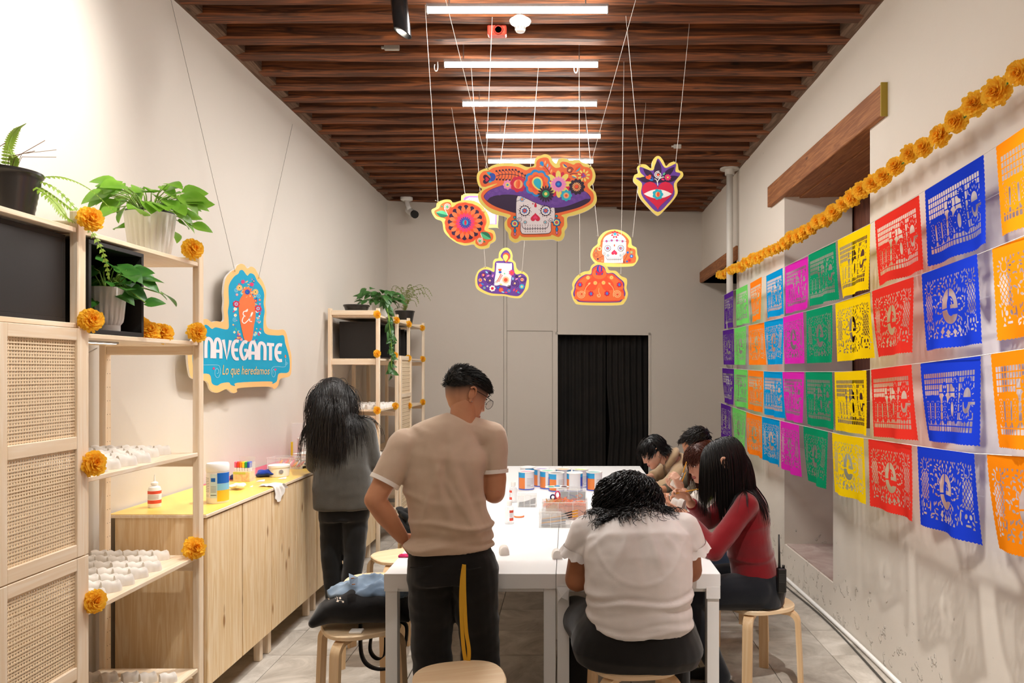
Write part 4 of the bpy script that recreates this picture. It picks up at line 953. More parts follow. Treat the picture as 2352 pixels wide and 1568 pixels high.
out_hat = [(70, 690), (130, 628), (65, 560), (36, 430), (62, 340), (150, 285), (240, 262), (300, 225), (420, 190), (560, 178), (760, 195), (900, 247), (1013, 228), (1025, 150), (1070, 75), (1150, 45), (1215, 30), (1290, 55), (1330, 120), (1395, 190), (1425, 130), (1490, 98), (1570, 110), (1640, 135), (1700, 130), (1790, 128), (1850, 170), (1950, 205), (2030, 270), (2072, 370), (2070, 440), (2045, 520), (1985, 580), (2000, 615), (2070, 680), (2097, 780), (2085, 860), (2020, 940), (1880, 1020), (1700, 1080), (1590, 1115), (1590, 1270), (1545, 1345), (1545, 1420), (1500, 1500), (1420, 1520), (1330, 1490), (1180, 1500), (900, 1505), (800, 1507), (740, 1540), (680, 1545), (600, 1490), (575, 1380), (522, 1310), (515, 1200), (548, 1112), (300, 1040), (120, 900), (62, 790)]
k = 290/2165
hanging('skull_sign', 'hanging skull cut-out sign with purple flowered hat, largest of all', 4.0, out_hat, 1090, 350, k, [((1121, 388), (1010, -55)), ((1355, 384), (1475, -55))], art_hat)
def art_flower(a):
    a.poly([(75, 330), (140, 290), (165, 240), (230, 205), (300, 215), (320, 280), (420, 215), (560, 220), (690, 270), (770, 370), (800, 480), (770, 590), (880, 640), (885, 720), (830, 760), (800, 800), (720, 815), (650, 780), (640, 720), (560, 770), (400, 750), (290, 670), (225, 560), (230, 440), (110, 400)], 'orange', 4, 1)
    a.flower(500, 490, 282, 16, 'dorange', .06, 0, 2); a.flower(510, 480, 230, 14, 'orange', .04, 0, 3)
    for k in range(16):
        t = 2*PI*k/16+.05; a.ell(505+205*math.cos(t), 488+205*math.sin(t), 40, 36, 'plum', t, 14, 4); a.ell(505+165*math.cos(t+.2), 488+165*math.sin(t+.2), 62, 31, 'coral', t+.2, 14, 5)
    a.petals(505, 490, 16, 70, 170, 22, 'dorange', .05, 6); a.petals(505, 490, 16, 60, 135, 20, 'hot', .25, 7); a.petals(505, 490, 16, 30, 86, 10, 'dblue', .05, 8); a.ell(505, 490, 38, 38, 'cyan', 0, 20, 9); a.ell(508, 490, 18, 36, 'red', 0, 14, 10)
    a.leaf(185, 370, 90, 46, .25, 'lgreen', 2, -1); a.leaf(185, 370, 90, 46, .25, 'dgreen', 2, 1); a.leaf(790, 670, 85, 48, .55, 'lgreen', 4, 1); a.leaf(790, 670, 85, 48, .55, 'dgreen', 4, -1)
    a.spiral(253, 270, 46, 2, 8, 'wht', 0, 1, 3, .3); a.line([(212, 290), (235, 330), (265, 390)], 8, 'wht', 4, 3); a.dot(253, 270, 18, 'lgreen', 4); a.leaf(180, 265, 18, 10, .7, 'green', 3)
    a.spiral(708, 740, 44, 2, 8, 'wht', 2, 1, 4, .3); a.line([(715, 640), (735, 690), (745, 740)], 8, 'wht', 4, 4); a.dot(708, 742, 18, 'lgreen', 5); a.leaf(768, 752, 18, 10, .7, 'green', 4)
hanging('flower_sign', 'hanging orange marigold flower cut-out sign with two green leaves', 4.38, [(35, 320), (100, 275), (110, 220), (170, 185), (240, 168), (300, 175), (340, 212), (440, 185), (520, 178), (620, 190), (710, 230), (780, 310), (830, 400), (845, 490), (825, 570), (900, 600), (928, 690), (915, 745), (850, 785), (830, 835), (720, 855), (650, 825), (615, 790), (500, 805), (400, 775), (300, 710), (210, 610), (182, 475), (90, 430)], 985, 430, 240/1447, [((1006, 464), (977, 22)), ((1112, 487), (1131, 32))], art_flower)
def art_tomb(a):
    a.poly([(560, 180), (590, 150), (650, 135), (1100, 150), (1090, 600), (820, 590), (560, 600)], 'lpurple', 0, 1); a.poly([(590, 200), (650, 165), (1080, 175), (1070, 590), (805, 580), (590, 580)], 'wht', 0, 2)
    for k in range(26): a.dot(random.uniform(640, 1040), random.uniform(190, 480), 9, random.choice(['hot', 'blue', 'lgreen', 'peach', 'lilac']), 3, 8); a.leaf(random.uniform(640, 1040), random.uniform(190, 480), 18, 7, random.uniform(0, 3), random.choice(['aqua', 'pink', 'peach']), 3)
hanging('white_sign', 'hanging white and lilac cut-out sign mostly hidden behind the flower sign', 5.94, [(520, 170), (540, 130), (580, 105), (660, 100), (1100, 115), (1130, 170), (1110, 620), (1080, 650), (560, 650), (520, 610)], 985, 430, 240/1447*.86, [((1069, 449), (1037, 245)), ((1140, 452), (1166, 242))], art_tomb)
def art_candle(a):
    a.poly([(670, 1290), (690, 1190), (760, 1140), (840, 1145), (905, 1170), (915, 1050), (950, 1020), (1035, 1015), (995, 960), (1020, 900), (1075, 868), (1125, 920), (1125, 980), (1090, 1025), (1165, 1045), (1180, 1150), (1210, 1205), (1290, 1195), (1355, 1250), (1345, 1330), (1320, 1420), (1250, 1500), (1150, 1500), (1050, 1480), (960, 1475), (860, 1465), (760, 1425), (690, 1370)], 'purple', 4, 1)
    a.drop(1072, 955, 50, 85, PI, 'dorange', 2); a.drop(1062, 965, 36, 62, PI, 'yellow', 3); a.line([(1052, 1020), (1050, 1045)], 6, 'black', 0, 3)
    a.poly([(945, 1048), (1120, 1055), (1152, 1075), (1130, 1355), (1060, 1365), (980, 1350), (905, 1355), (925, 1200), (938, 1060)], 'wht', 2, 3)
    a.petals(1065, 1282, 18, 26, 50, 5, 'peach', 0, 4); a.dot(1065, 1282, 27, 'dorange', 5); a.heart(985, 1145, 24, 'dorange', 0, 4); a.ell(987, 1175, 22, 16, 'dblue', 0, 14, 4); a.line([(990, 1195), (975, 1250), (910, 1325)], 4, 'black', 4, 4)
    for k in range(6): a.leaf(945+k*10, 1310-k*20, 16, 5, -.6, 'dorange', 4); a.leaf(970+k*9, 1300-k*16, 14, 5, .5, 'red', 4)
    a.flower(1147, 1182, 42, 7, 'hot', .3, 0, 5); a.dot(1147, 1182, 16, 'dorange', 6); a.dot(1048, 1195, 10, 'lgreen', 4)
    for x, y, r in ((845, 1292, 58), (1190, 1330, 58), (845, 1187, 22), (1212, 1235, 22), (1108, 1378, 26)): a.spiral(x, y, r, 2.2, 6, 'black', 0, 1, 4, .15)
    for x, y in ((845, 1292), (1190, 1330)): a.dot(x, y, 13, 'cream', 5)
    for x, y, r, c, d in ((713, 1285, 26, 'peach', 'dorange'), (715, 1355, 24, 'dorange', 'hot'), (770, 1392, 20, 'cyan', 'dorange'), (880, 1400, 44, 'wht', 'red'), (1000, 1420, 34, 'dorange', 'coral'), (1110, 1435, 26, 'blue', 'dorange'), (1288, 1375, 36, 'cyan', 'cream'), (755, 1215, 22, 'hot', 'yellow'), (1290, 1278, 24, 'peach', 'hot'), (960, 1390, 20, 'dblue', 'blue'), (812, 1370, 12, 'wht', 'plum')):
        a.flower(x, y, r, 7, c, .2, 0, 4); a.dot(x, y, r*.45, d, 5)
    for k in range(12): t = 2*PI*k/12; a.dot(745+34*math.cos(t), 1218+34*math.sin(t), 7, 'black', 4, 7); a.dot(1303+36*math.cos(t), 1278+36*math.sin(t), 7, 'black', 4, 7)
    for x, y, r, c in ((800, 1175, .7, 'aqua'), (820, 1225, -.4, 'pink'), (885, 1225, 1.9, 'pink'), (775, 1275, .9, 'cream'), (1260, 1230, -.5, 'cream'), (1165, 1265, 1.5, 'aqua'), (1215, 1270, -.6, 'pink'), (1180, 1420, 2, 'hot'), (1215, 1435, 2.2, 'dorange'), (1240, 1455, .6, 'cyan'), (1025, 1450, .3, 'aqua'), (1070, 1455, 0, 'hot'), (740, 1340, .3, 'blue'), (1000, 1345, .5, 'yellow')): a.leaf(x, y, 24, 10, r, c, 4)
hanging('candle_sign', 'hanging candle cut-out sign on purple flowers, lower left of the group', 5.17, [(640, 1280), (665, 1190), (700, 1140), (780, 1102), (830, 1108), (880, 1120), (890, 1030), (920, 990), (965, 980), (970, 910), (1010, 855), (1075, 835), (1130, 865), (1160, 940), (1158, 1000), (1200, 1045), (1212, 1110), (1250, 1155), (1310, 1168), (1370, 1220), (1385, 1310), (1375, 1400), (1320, 1470), (1270, 1530), (1160, 1530), (1060, 1505), (940, 1500), (850, 1495), (740, 1455), (660, 1395)], 985, 430, 240/1447, [((1115, 614), (1082, 150)), ((1199, 624), (1237, 150))], art_candle)
def art_heart(a):
    a.poly([(700, 255), (790, 250), (745, 200), (745, 145), (870, 180), (918, 60), (985, 150), (1040, 140), (1100, 115), (1095, 190), (1145, 215), (1080, 310), (1085, 420), (1020, 510), (918, 595), (810, 500), (752, 410), (760, 310)], 'purple', 4, 1)
    for x, y, L_, w_, r in ((918, 180, 105, 38, -PI/2), (830, 215, 80, 28, .75), (1020, 205, 90, 28, -.75), (800, 272, 80, 30, .1), (1050, 265, 80, 30, -.3), (918, 270, 130, 34, 0)): a.leaf(x, y, L_, w_, r, 'plum', 2)
    a.heart(918, 410, 158, 'red', 0, 3); a.leaf(918, 415, 140, 46, 0, 'wht', 4); a.flower(918, 420, 55, 7, 'cyan', .18, 0, 5); a.ell(918, 420, 24, 27, 'peach', 0, 18, 6); a.ell(922, 420, 14, 25, 'dorange', 0, 14, 7)
    a.spiral(922, 225, 38, 1.8, 8, 'wht', 0, 1, 4, .35); a.dot(922, 225, 12, 'dorange', 5); a.line([(918, 330), (916, 290), (945, 255), (980, 245)], 8, 'wht', 4, 4); a.line([(918, 320), (905, 275), (885, 265)], 7, 'wht', 4, 4)
    a.heart(828, 250, 30, 'dorange', -.4, 4); a.leaf(865, 258, 24, 9, .9, 'dblue', 4); a.leaf(852, 275, 22, 8, .2, 'blue', 4); a.leaf(980, 215, 18, 9, -.9, 'lgreen', 4); a.leaf(968, 270, 18, 9, .4, 'hot', 4); a.petals(1018, 250, 10, 10, 34, 7, 'hot', 0, 4); a.dot(1018, 250, 9, 'yellow', 5)
hanging('heart_sign', 'hanging red heart cut-out sign with an eye and plum leaves, upper right', 4.5, [(672, 265), (685, 225), (720, 205), (712, 150), (745, 120), (800, 122), (850, 158), (862, 90), (900, 40), (940, 40), (975, 85), (1000, 135), (1030, 110), (1075, 92), (1115, 110), (1128, 175), (1165, 195), (1170, 240), (1110, 310), (1118, 400), (1080, 470), (1000, 560), (935, 625), (900, 625), (830, 560), (750, 470), (718, 400), (722, 345), (680, 300)], 1300, 350, 290/1263, [((1470, 380), (1437, 32)), ((1552, 374), (1583, 60))], art_heart)
def art_skull(a):
    a.poly([(265, 1030), (290, 960), (340, 930), (350, 880), (400, 810), (480, 785), (570, 815), (630, 880), (620, 945), (690, 970), (695, 1030), (700, 1070), (660, 1110), (420, 1105), (310, 1090)], 'orange', 4, 1)
    a.poly([(368, 900), (385, 850), (430, 820), (490, 808), (550, 822), (592, 860), (602, 900), (598, 1010), (572, 1035), (570, 1095), (550, 1105), (395, 1103), (382, 1090), (382, 1032), (362, 1012)], 'wht', 2, 2)
    skull_face(a, 482, 958, .365, 0)
    a.petals(490, 820, 7, 16, 40, 8, 'red', .2, 4); a.dot(490, 815, 14, 'cyan', 5); a.line([(350, 888), (420, 888), (480, 880), (560, 885), (610, 892)], 3, 'black', 4, 4)
    for x, y in ((405, 887), (457, 880), (510, 880), (565, 888)): a.dot(x, y, 12, 'lilac', 5); a.dot(x, y, 6, 'dorange', 6)
    a.drop(484, 933, 7, 18, 0, 'dorange', 4)
    for x, y, r, c, d in ((335, 962, 22, 'cream', 'dorange'), (300, 985, 10, 'plum', 'cream'), (318, 1065, 9, 'plum', 'plum'), (362, 1083, 8, 'cream', 'dorange'), (645, 968, 8, 'plum', 'dorange'), (655, 998, 13, 'lgreen', 'peach'), (655, 1037, 18, 'dblue', 'aqua'), (635, 1080, 20, 'dorange', 'red'), (610, 1090, 10, 'dblue', 'blue'), (618, 1000, 12, 'blue', 'dblue'), (580, 1097, 10, 'plum', 'orange')): a.dot(x, y, r, c, 3); a.dot(x, y, r*.55, d, 4)
    for k in range(10): t = 2*PI*k/10; a.dot(302+20*math.cos(t), 1025+20*math.sin(t), 4, 'black', 3, 6)
    a.line([(320, 1062), (360, 1040), (385, 1025)], 3, 'black', 4, 4); a.line([(575, 1090), (600, 1050), (618, 1010)], 3, 'black', 4, 4)
hanging('small_skull_sign', 'hanging small white skull cut-out sign on orange, without a hat', 5.9, [(245, 1025), (265, 960), (315, 915), (320, 870), (370, 805), (440, 775), (520, 773), (600, 805), (650, 860), (660, 925), (705, 955), (712, 1015), (725, 1060), (690, 1120), (640, 1140), (430, 1142), (310, 1115), (265, 1075)], 1300, 350, 290/1263, [((1374, 543), (1343, 242)), ((1453, 545), (1483, 242))], art_skull)
def art_bread(a):
    ol = [(88, 1320), (130, 1260), (195, 1220), (250, 1215), (262, 1160), (300, 1130), (340, 1125), (385, 1150), (410, 1205), (470, 1205), (520, 1245), (580, 1300), (582, 1360), (595, 1420), (560, 1480), (500, 1500), (170, 1498), (105, 1475), (72, 1420), (85, 1360)]
    a.poly(ol, 'purple', 4, 1); c = np.array((335, 1330)); a.poly([tuple(c+(np.array(p)-c)*.945) for p in ol], 'dorange', 4, 2)
    a.poly([(100, 1330), (180, 1250), (260, 1240), (200, 1300), (180, 1370), (110, 1370)], 'orange', 4, 3); a.poly([(570, 1330), (490, 1250), (410, 1240), (470, 1300), (490, 1370), (560, 1370)], 'orange', 4, 3); a.poly([(90, 1430), (150, 1370), (280, 1380), (335, 1300), (390, 1380), (520, 1370), (580, 1430), (540, 1475), (130, 1475)], 'orange', 4, 3)
    a.ell(335, 1212, 70, 56, 'orange', 0, 26, 3); a.ell(335, 1195, 40, 34, 'red', 0, 20, 4); a.ell(335, 1165, 28, 34, 'dblue', 0, 20, 5); a.ell(338, 1165, 12, 32, 'hot', 0, 14, 6); a.leaf(305, 1215, 12, 6, 1.2, 'dblue', 5); a.leaf(362, 1215, 12, 6, 2, 'dblue', 5)
    for x, y in ((220, 1252), (455, 1250), (293, 1305), (375, 1303)): a.dot(x, y, 20, 'peach', 4); a.dot(x, y, 12, 'yellow', 5); a.dot(x, y, 4, 'dorange', 6)
    for x, y in ((140, 1322), (533, 1322), (250, 1413), (410, 1410)): a.flower(x, y, 28, 7, 'red', .2, 0, 4); a.ell(x, y, 14, 16, 'lilac', 0, 14, 5); a.ell(x+2, y, 6, 14, 'blue', 0, 10, 6)
    for x, y, s_ in ((155, 1418, 1), (513, 1418, -1)): a.spiral(x, y, 42, 2.6, 6, 'cream', 0, s_, 4, .2); a.line([(x+s_*38, y-5), (x+s_*35, y-40), (x+s_*55, y-80), (x+s_*85, y-105)], 6, 'cream', 4, 4); a.dot(x, y, 9, 'dorange', 5); a.leaf(x+s_*78, y-108, 16, 7, -s_*.5, 'cream', 4)
    a.spiral(330, 1430, 20, 1.6, 5, 'cream', 0, 1, 4, .3); a.line([(345, 1425), (328, 1395), (330, 1355)], 5, 'cream', 4, 4)
hanging('bread_sign', 'hanging orange bread-bun cut-out sign with purple outline, lower right of the group', 5.17, [(50, 1400), (68, 1360), (62, 1310), (100, 1245), (170, 1195), (235, 1180), (255, 1130), (310, 1100), (360, 1102), (410, 1140), (435, 1178), (500, 1185), (550, 1235), (605, 1260), (612, 1310), (605, 1355), (620, 1420), (590, 1495), (520, 1528), (160, 1525), (85, 1495)], 1300, 350, 290/1263, [((1332, 631), (1330, 150)), ((1426, 630), (1433, 158))], art_bread)
# ---------------------------------------------------------------- big sign hung on the left wall
SX = -2.165
def to3w(px, py, L): p = atX(px, py, SX); p.x += L*.0003 if L >= 0 else L; return p
kw = 380/1568
o2 = [(210, 1050), (225, 960), (270, 880), (330, 740), (370, 712), (400, 715), (440, 740), (480, 732), (545, 735), (556, 690), (550, 620), (556, 540), (552, 450), (570, 330), (620, 265), (660, 240), (680, 205), (715, 188), (750, 200), (775, 232), (810, 215), (850, 235), (885, 300), (930, 370), (955, 460), (948, 560), (958, 650), (952, 720), (970, 795), (1050, 815), (1120, 812), (1150, 860), (1170, 960), (1192, 1050), (1195, 1160), (1180, 1250), (1090, 1278), (1070, 1340), (1030, 1375), (980, 1352), (700, 1365), (680, 1400), (640, 1412), (580, 1375), (490, 1410), (430, 1380), (390, 1300), (260, 1275), (225, 1200)]
t = thing('wall_sign', 'large blue and sand wall sign reading El Navegante with an orange skull shape', 'sign', (SX, 5.0, 1.45))
sign_board(t, [(380+x*kw, 560+y*kw) for x, y in o2], to3w, .012, 'sand')
a = Art(to3w, 380, 560, kw)
a.poly([(255, 1060), (270, 960), (310, 880), (365, 775), (400, 772), (440, 805), (480, 790), (590, 808), (598, 720), (592, 640), (602, 560), (597, 450), (605, 380), (650, 310), (690, 282), (705, 252), (735, 250), (775, 300), (800, 278), (840, 292), (870, 350), (915, 410), (936, 480), (930, 560), (940, 640), (930, 720), (942, 845), (1060, 868), (1120, 868), (1135, 940), (1165, 1040), (1178, 1120), (1165, 1215), (1075, 1228), (1055, 1300), (1010, 1325), (990, 1302), (680, 1315), (660, 1345), (620, 1335), (600, 1312), (530, 1320), (490, 1342), (440, 1320), (415, 1235), (290, 1225), (262, 1160)], 'teal', 4, 1)
a.poly([(735, 480), (775, 465), (815, 480), (842, 540), (850, 620), (850, 700), (835, 780), (828, 850), (815, 910), (780, 926), (745, 905), (725, 830), (712, 770), (698, 690), (692, 600), (702, 530)], 'coral', 4, 7)
rr = random.Random(4)
for k in range(120):
    tt = rr.uniform(0, 2*PI); q = rr.uniform(1.08, 1.62); x = 772+q*85*math.cos(tt); y = 690+q*235*math.sin(tt)
    if y > 925 or y < 330: continue
    c = rr.choice(['red', 'hot', 'aqua', 'lgreen', 'peach', 'lilac', 'dblue', 'wht', 'pink'])
    if k % 4 == 0: a.flower(x, y, rr.uniform(12, 19), 6, c, .3, 0, 3+k % 3); a.dot(x, y, 6, 'yellow', 6)
    elif k % 4 == 1: a.leaf(x, y, 17, 6, rr.uniform(0, 3), c, 3+k % 3)
    else: a.dot(x, y, rr.uniform(4, 9), c, 3+k % 3, 8)
for x, y in ((668, 570), (875, 612)): a.flower(x, y, 34, 7, 'red', .25, 0, 7); a.dot(x, y, 17, 'aqua', 8); a.dot(x, y, 9, 'hot', 9)
for x, y in ((698, 415), (850, 455)): a.petals(x, y, 9, 10, 30, 8, 'peach', 0, 7); a.ell(x, y, 12, 15, 'yellow', 0, 12, 8); a.dot(x, y, 6, 'plum', 9)
a.petals(773, 455, 10, 14, 52, 11, 'coral', 0, 8); a.petals(773, 455, 10, 8, 26, 8, 'dblue', .3, 9); a.petals(773, 455, 8, 30, 55, 8, 'cream', .2, 8)
for x, y in ((732, 358), (817, 384)): a.flower(x, y, 20, 7, 'hot', .3, 0, 7)
for x, y, s_ in ((670, 440, 1), (880, 495, -1), (655, 720, 1), (880, 735, -1)): a.spiral(x, y, 22, 1.7, 5, 'aqua', 1, s_, 6)
# lettering: NAVEGANTE in stroked art-deco capitals, El in script, Lo que heredamos in italics
def glyphs(word, x0, y0t, y0b, x1, y1t, y1b, wgt):
    """stroke letters in a unit box mapped on a quad that follows the wall's perspective"""
    G = {'N': ([[(.1, 1), (.1, .35), (.25, .04), (.6, .02), (.9, .25), (.9, 1)]], 1.), 'A': ([[(.1, 1), (.1, .35), (.3, .03), (.65, .03), (.9, .35), (.9, 1)], [(.1, .62), (.9, .62)]], 1.), 'V': ([[(.05, 0), (.5, 1), (.95, 0)]], 1.05),
         'E': ([[(.95, .03), (.45, .03), (.12, .3), (.12, .7), (.45, .97), (.95, .97)], [(.12, .5), (.85, .5)]], .92), 'G': ([[(.9, .05), (.5, .02), (.1, .35), (.1, .68), (.45, .98), (.9, .75), (.9, .5), (.5, .5)]], 1.), 'T': ([[(0, .05), (1, .05)], [(.5, .05), (.5, 1)]], .95)}
    tot = sum(G[c][1] for c in word)+.16*(len(word)-1); u = 0
    for c in word:
        st, w_ = G[c]
        for s_ in st:
            P_ = []
            for x, y in s_:
                q = (u+x*w_*1.0)/tot; X = x0+(x1-x0)*q; yt = y0t+(y1t-y0t)*q; yb = y0b+(y1b-y0b)*q; P_.append((X, yt+(yb-yt)*y))
            curved = c in 'NAEG' and len(s_) > 2
            a.line(P_, wgt, 'white', 4 if curved else 0, 8)
        u += w_+.16
glyphs('NAVEGANTE', 372, 892, 1080, 1105, 955, 1108, 30)
a.line([(768, 640), (740, 640), (733, 668), (752, 685), (738, 690), (724, 730), (745, 752), (775, 728)], 9, 'wht', 5, 8); a.line([(752, 640), (775, 618), (770, 640)], 8, 'wht', 5, 8)
a.line([(775, 728), (805, 690), (822, 655), (815, 652), (798, 700), (795, 730), (818, 735)], 8, 'wht', 5, 8)
a.line([(255, 1142), (372, 1146), (490, 1148), (515, 1175), (518, 1215), (505, 1258), (485, 1265), (467, 1240), (468, 1200), (485, 1180), (500, 1195), (500, 1222), (485, 1228)], 5, 'aqua', 5, 5)
a.line([(1135, 1090), (1135, 1160), (1060, 1162), (1020, 1166), (1000, 1200), (1010, 1250), (1030, 1258), (1040, 1225), (1028, 1190), (1014, 1200), (1018, 1228)], 5, 'aqua', 5, 5)
a.dot(455, 1180, 11, 'hot', 5); a.dot(1040, 1190, 10, 'hot', 5); a.leaf(1135, 1065, 16, 8, 1.5, 'coral', 5); a.spiral(1143, 1130, 16, 1.4, 4, 'aqua', 0, 1, 5)
def text_tris(body, size=1., shear=0.):
    cu_ = bpy.data.curves.new('txt', 'FONT'); cu_.body = body; cu_.size = size; cu_.shear = shear; cu_.resolution_u = 3
    ob = bpy.data.objects.new('txt', cu_); COL.objects.link(ob); dg = bpy.context.evaluated_depsgraph_get(); me = bpy.data.meshes.new_from_object(ob.evaluated_get(dg))
    vs = [(v.co.x, v.co.y) for v in me.vertices]; fs = [tuple(p.vertices) for p in me.polygons]
    bpy.data.objects.remove(ob); bpy.data.curves.remove(cu_); bpy.data.meshes.remove(me); return vs, fs
def put_text(a, body, quad, c, L, shear=0.):
    vs, fs = text_tris(body, 1., shear); xs = [v[0] for v in vs]; X0, X1 = min(xs), max(xs); H0, H1 = 0., .73
    (x0, yb0, yt0), (x1, yb1, yt1) = quad; out = []
    for x, y in vs:
        q = (x-X0)/(X1-X0); yb, yt = yb0+(yb1-yb0)*q, yt0+(yt1-yt0)*q; out.append(a.to3d(*a.P(x0+(x1-x0)*q, yb+(yt-yb)*(y-H0)/(H1-H0)), L))
    a.mb.add(out, fs, PI_[c])
put_text(a, 'Lo que heredamos', ((536, 1238, 1140), (985, 1236, 1162)), 'sand', 8, .22)
a.mb.o = t.location; a.mb.obj('printed_art', PM, t, fix=False)
for (x0, y0), (x1, y1) in (((539, 622), (388, -20)), ((594, 638), (672, 285))):
    mb = MB(t.location); mb.tube([atX(x0, y0, SX+.008), atX(x1, y1, XL+.006)], .0016, 4); mb.obj('hanging_wire', plain('wire_grey', '#8B857C', .5), t)
    p = atX(x0, y0, SX+.008); mb = MB(t.location); mb.tube([p+Vector((.001, .005*math.cos(k), .005*math.sin(k))) for k in np.linspace(0, 6.28, 9)], .0016, 4); mb.obj('eyelet', MATS['brass'], t)
# ---------------------------------------------------------------- people
def np_mesh(name, Vv, Fq, mats, smooth=True, mi=None):
    me = bpy.data.meshes.new(name); Vv = np.asarray(Vv, np.float32); Fq = np.asarray(Fq, np.int32); k = Fq.shape[1]
    me.vertices.add(len(Vv)); me.vertices.foreach_set('co', Vv.ravel()); me.loops.add(Fq.size); me.loops.foreach_set('vertex_index', Fq.ravel())
    me.polygons.add(len(Fq)); me.polygons.foreach_set('loop_start', np.arange(0, Fq.size, k)); me.polygons.foreach_set('loop_total', np.full(len(Fq), k))
    if smooth: me.polygons.foreach_set('use_smooth', np.ones(len(Fq), bool))
    for m in mats: me.materials.append(m)
    if mi is not None: me.polygons.foreach_set('material_index', np.asarray(mi, np.int32))
    me.update(calc_edges=True); me.validate(); return me
def capsule(mb, p0, p1, r0, r1, n=14, flat=(False, False)):
    p0, p1 = Vector(p0), Vector(p1); d = (p1-p0); L = d.length; d = d/L if L > 1e-6 else Vector((0, 0, 1))
    u = d.cross(Vector((0, 0, 1)) if abs(d.z) < .9 else Vector((1, 0, 0))).normalized(); v = d.cross(u); rs = []
    A = [] if flat[0] else [(-math.cos(a)*r0, math.sin(a)*r0) for a in (.25, .7, 1.15)]
    B = [] if flat[1] else [(L+math.cos(a)*r1, math.sin(a)*r1) for a in (1.15, .7, .25)]
    for s_, r in A+[(0, r0), (L*.33, r0+(r1-r0)*.33), (L*.66, r0+(r1-r0)*.66), (L, r1)]+B:
        rs.append([p0+d*s_+(u*math.cos(2*PI*j/n)+v*math.sin(2*PI*j/n))*r for j in range(n)])
    return mb.rings(rs)
def chain(mb, pts, n=14):
    for (a, ra), (b, rb) in zip(pts, pts[1:]): capsule(mb, a, b, ra, rb, n)
def ellipsoid(mb, c, rad, R=None, n=16):
    rs = []; c = Vector(c); R = R or Matrix.Identity(3)
    for a in np.linspace(-PI/2+.12, PI/2-.12, 9): rs.append([c+R@Vector((rad[0]*math.cos(a)*math.cos(2*PI*j/n), rad[1]*math.cos(a)*math.sin(2*PI*j/n), rad[2]*math.sin(a))) for j in range(n)])
    return mb.rings(rs)
def torso(mb, rings, lat, p=2.4, n=28):
    """rings: (centre, half width, half depth); lat = direction of the width"""
    lat = Vector(lat).normalized(); rs = []
    for i, (c, hw, hd) in enumerate(rings):
        a = Vector(rings[max(0, i-1)][0]); b = Vector(rings[min(len(rings)-1, i+1)][0]); ax = (b-a).normalized(); l_ = (lat-ax*lat.dot(ax)).normalized(); f_ = ax.cross(l_)
        r = []
        for j in range(n):
            t = 2*PI*j/n; x = math.copysign(abs(math.cos(t))**(2/p), math.cos(t)); y = math.copysign(abs(math.sin(t))**(2/p), math.sin(t)); r.append(Vector(c)+l_*hw*x+f_*hd*y)
        rs.append(r)
    return mb.rings(rs)
def remesh(mb, voxel, it=4, fac=.5):
    me = mb.mesh('tmp', []); 
    ob = bpy.data.objects.new('tmp', me); COL.objects.link(ob)
    m = ob.modifiers.new('r', 'REMESH'); m.mode = 'VOXEL'; m.voxel_size = voxel
    if it: s_ = ob.modifiers.new('s', 'SMOOTH'); s_.factor = fac; s_.iterations = it
    dg = bpy.context.evaluated_depsgraph_get(); ev = ob.evaluated_get(dg); m2 = ev.to_mesh()
    Vv = np.empty(len(m2.vertices)*3, np.float32); m2.vertices.foreach_get('co', Vv); Nn = np.empty(len(m2.vertices)*3, np.float32); m2.vertices.foreach_get('normal', Nn)
    Fq = [tuple(p.vertices) for p in m2.polygons]; ev.to_mesh_clear(); bpy.data.objects.remove(ob); bpy.data.meshes.remove(me)
    return Vv.reshape(-1, 3)+np.array(mb.o), Nn.reshape(-1, 3), [f if len(f) == 4 else f+(f[-1],) for f in Fq]
def part_np(name, Vv, Fq, mats, parent, smooth=True, mi=None):
    loc = np.array(parent.matrix_world.translation if parent.parent else parent.location)
    q = [f for f in Fq if len(set(f)) == 4]; t = [tuple(dict.fromkeys(f)) for f in Fq if len(set(f)) == 3]
    if t:
        me = bpy.data.meshes.new(name); me.from_pydata((np.asarray(Vv)-loc).tolist(), [], [tuple(f) for f in q]+t); me.polygons.foreach_set('use_smooth', [smooth]*len(me.polygons))
        for m in mats: me.materials.append(m)
        me.update()
    else: me = np_mesh(name, np.asarray(Vv)-loc, q, mats, smooth, mi)
    o = bpy.data.objects.new(name, me); COL.objects.link(o); o.parent = parent; return o
def noise3(Vv, sc, seed=0.): return np.array([noise.noise((p[0]*sc[0]+seed, p[1]*sc[1], p[2]*sc[2])) for p in Vv], np.float32)
GB = [None]
from mathutils.bvhtree import BVHTree
def garment(name, mb, mat, parent, voxel=.009, it=6, wr=(.004, (9, 9, 16)), extra=None, label=None):
    Vv, Nn, Fq = remesh(mb, voxel, it)
    d = noise3(Vv, wr[1], 3.3)*wr[0]+noise3(Vv, tuple(k*2.3 for k in wr[1]), 7.7)*wr[0]*.4
    if extra is not None: d = d+extra(Vv, Nn)
    Vv = Vv+Nn*d[:, None]; o = part_np(name, Vv, Fq, [mat], parent)
    if name in ('t_shirt', 'sweater'): GB[0] = BVHTree.FromPolygons([tuple(map(float, v)) for v in Vv], [tuple(dict.fromkeys(f_)) for f_ in Fq])
    if label: o['label'] = label
    return o
HT = np.array([(0, .018, .062, .018), (.05, .036, .050, .040), (.12, .050, .035, .058), (.22, .060, .018, .074), (.35, .067, .004, .088), (.5, .072, -.004, .098), (.65, .0765, -.008, .103), (.78, .074, -.010, .099), (.88, .064, -.012, .083), (.95, .045, -.013, .058), (1, .012, -.014, .016)])
def rot_head(yaw, pitch, roll=0.): return (Matrix.Rotation(yaw, 3, 'Z') @ Matrix.Rotation(-pitch, 3, 'X') @ Matrix.Rotation(roll, 3, 'Y'))
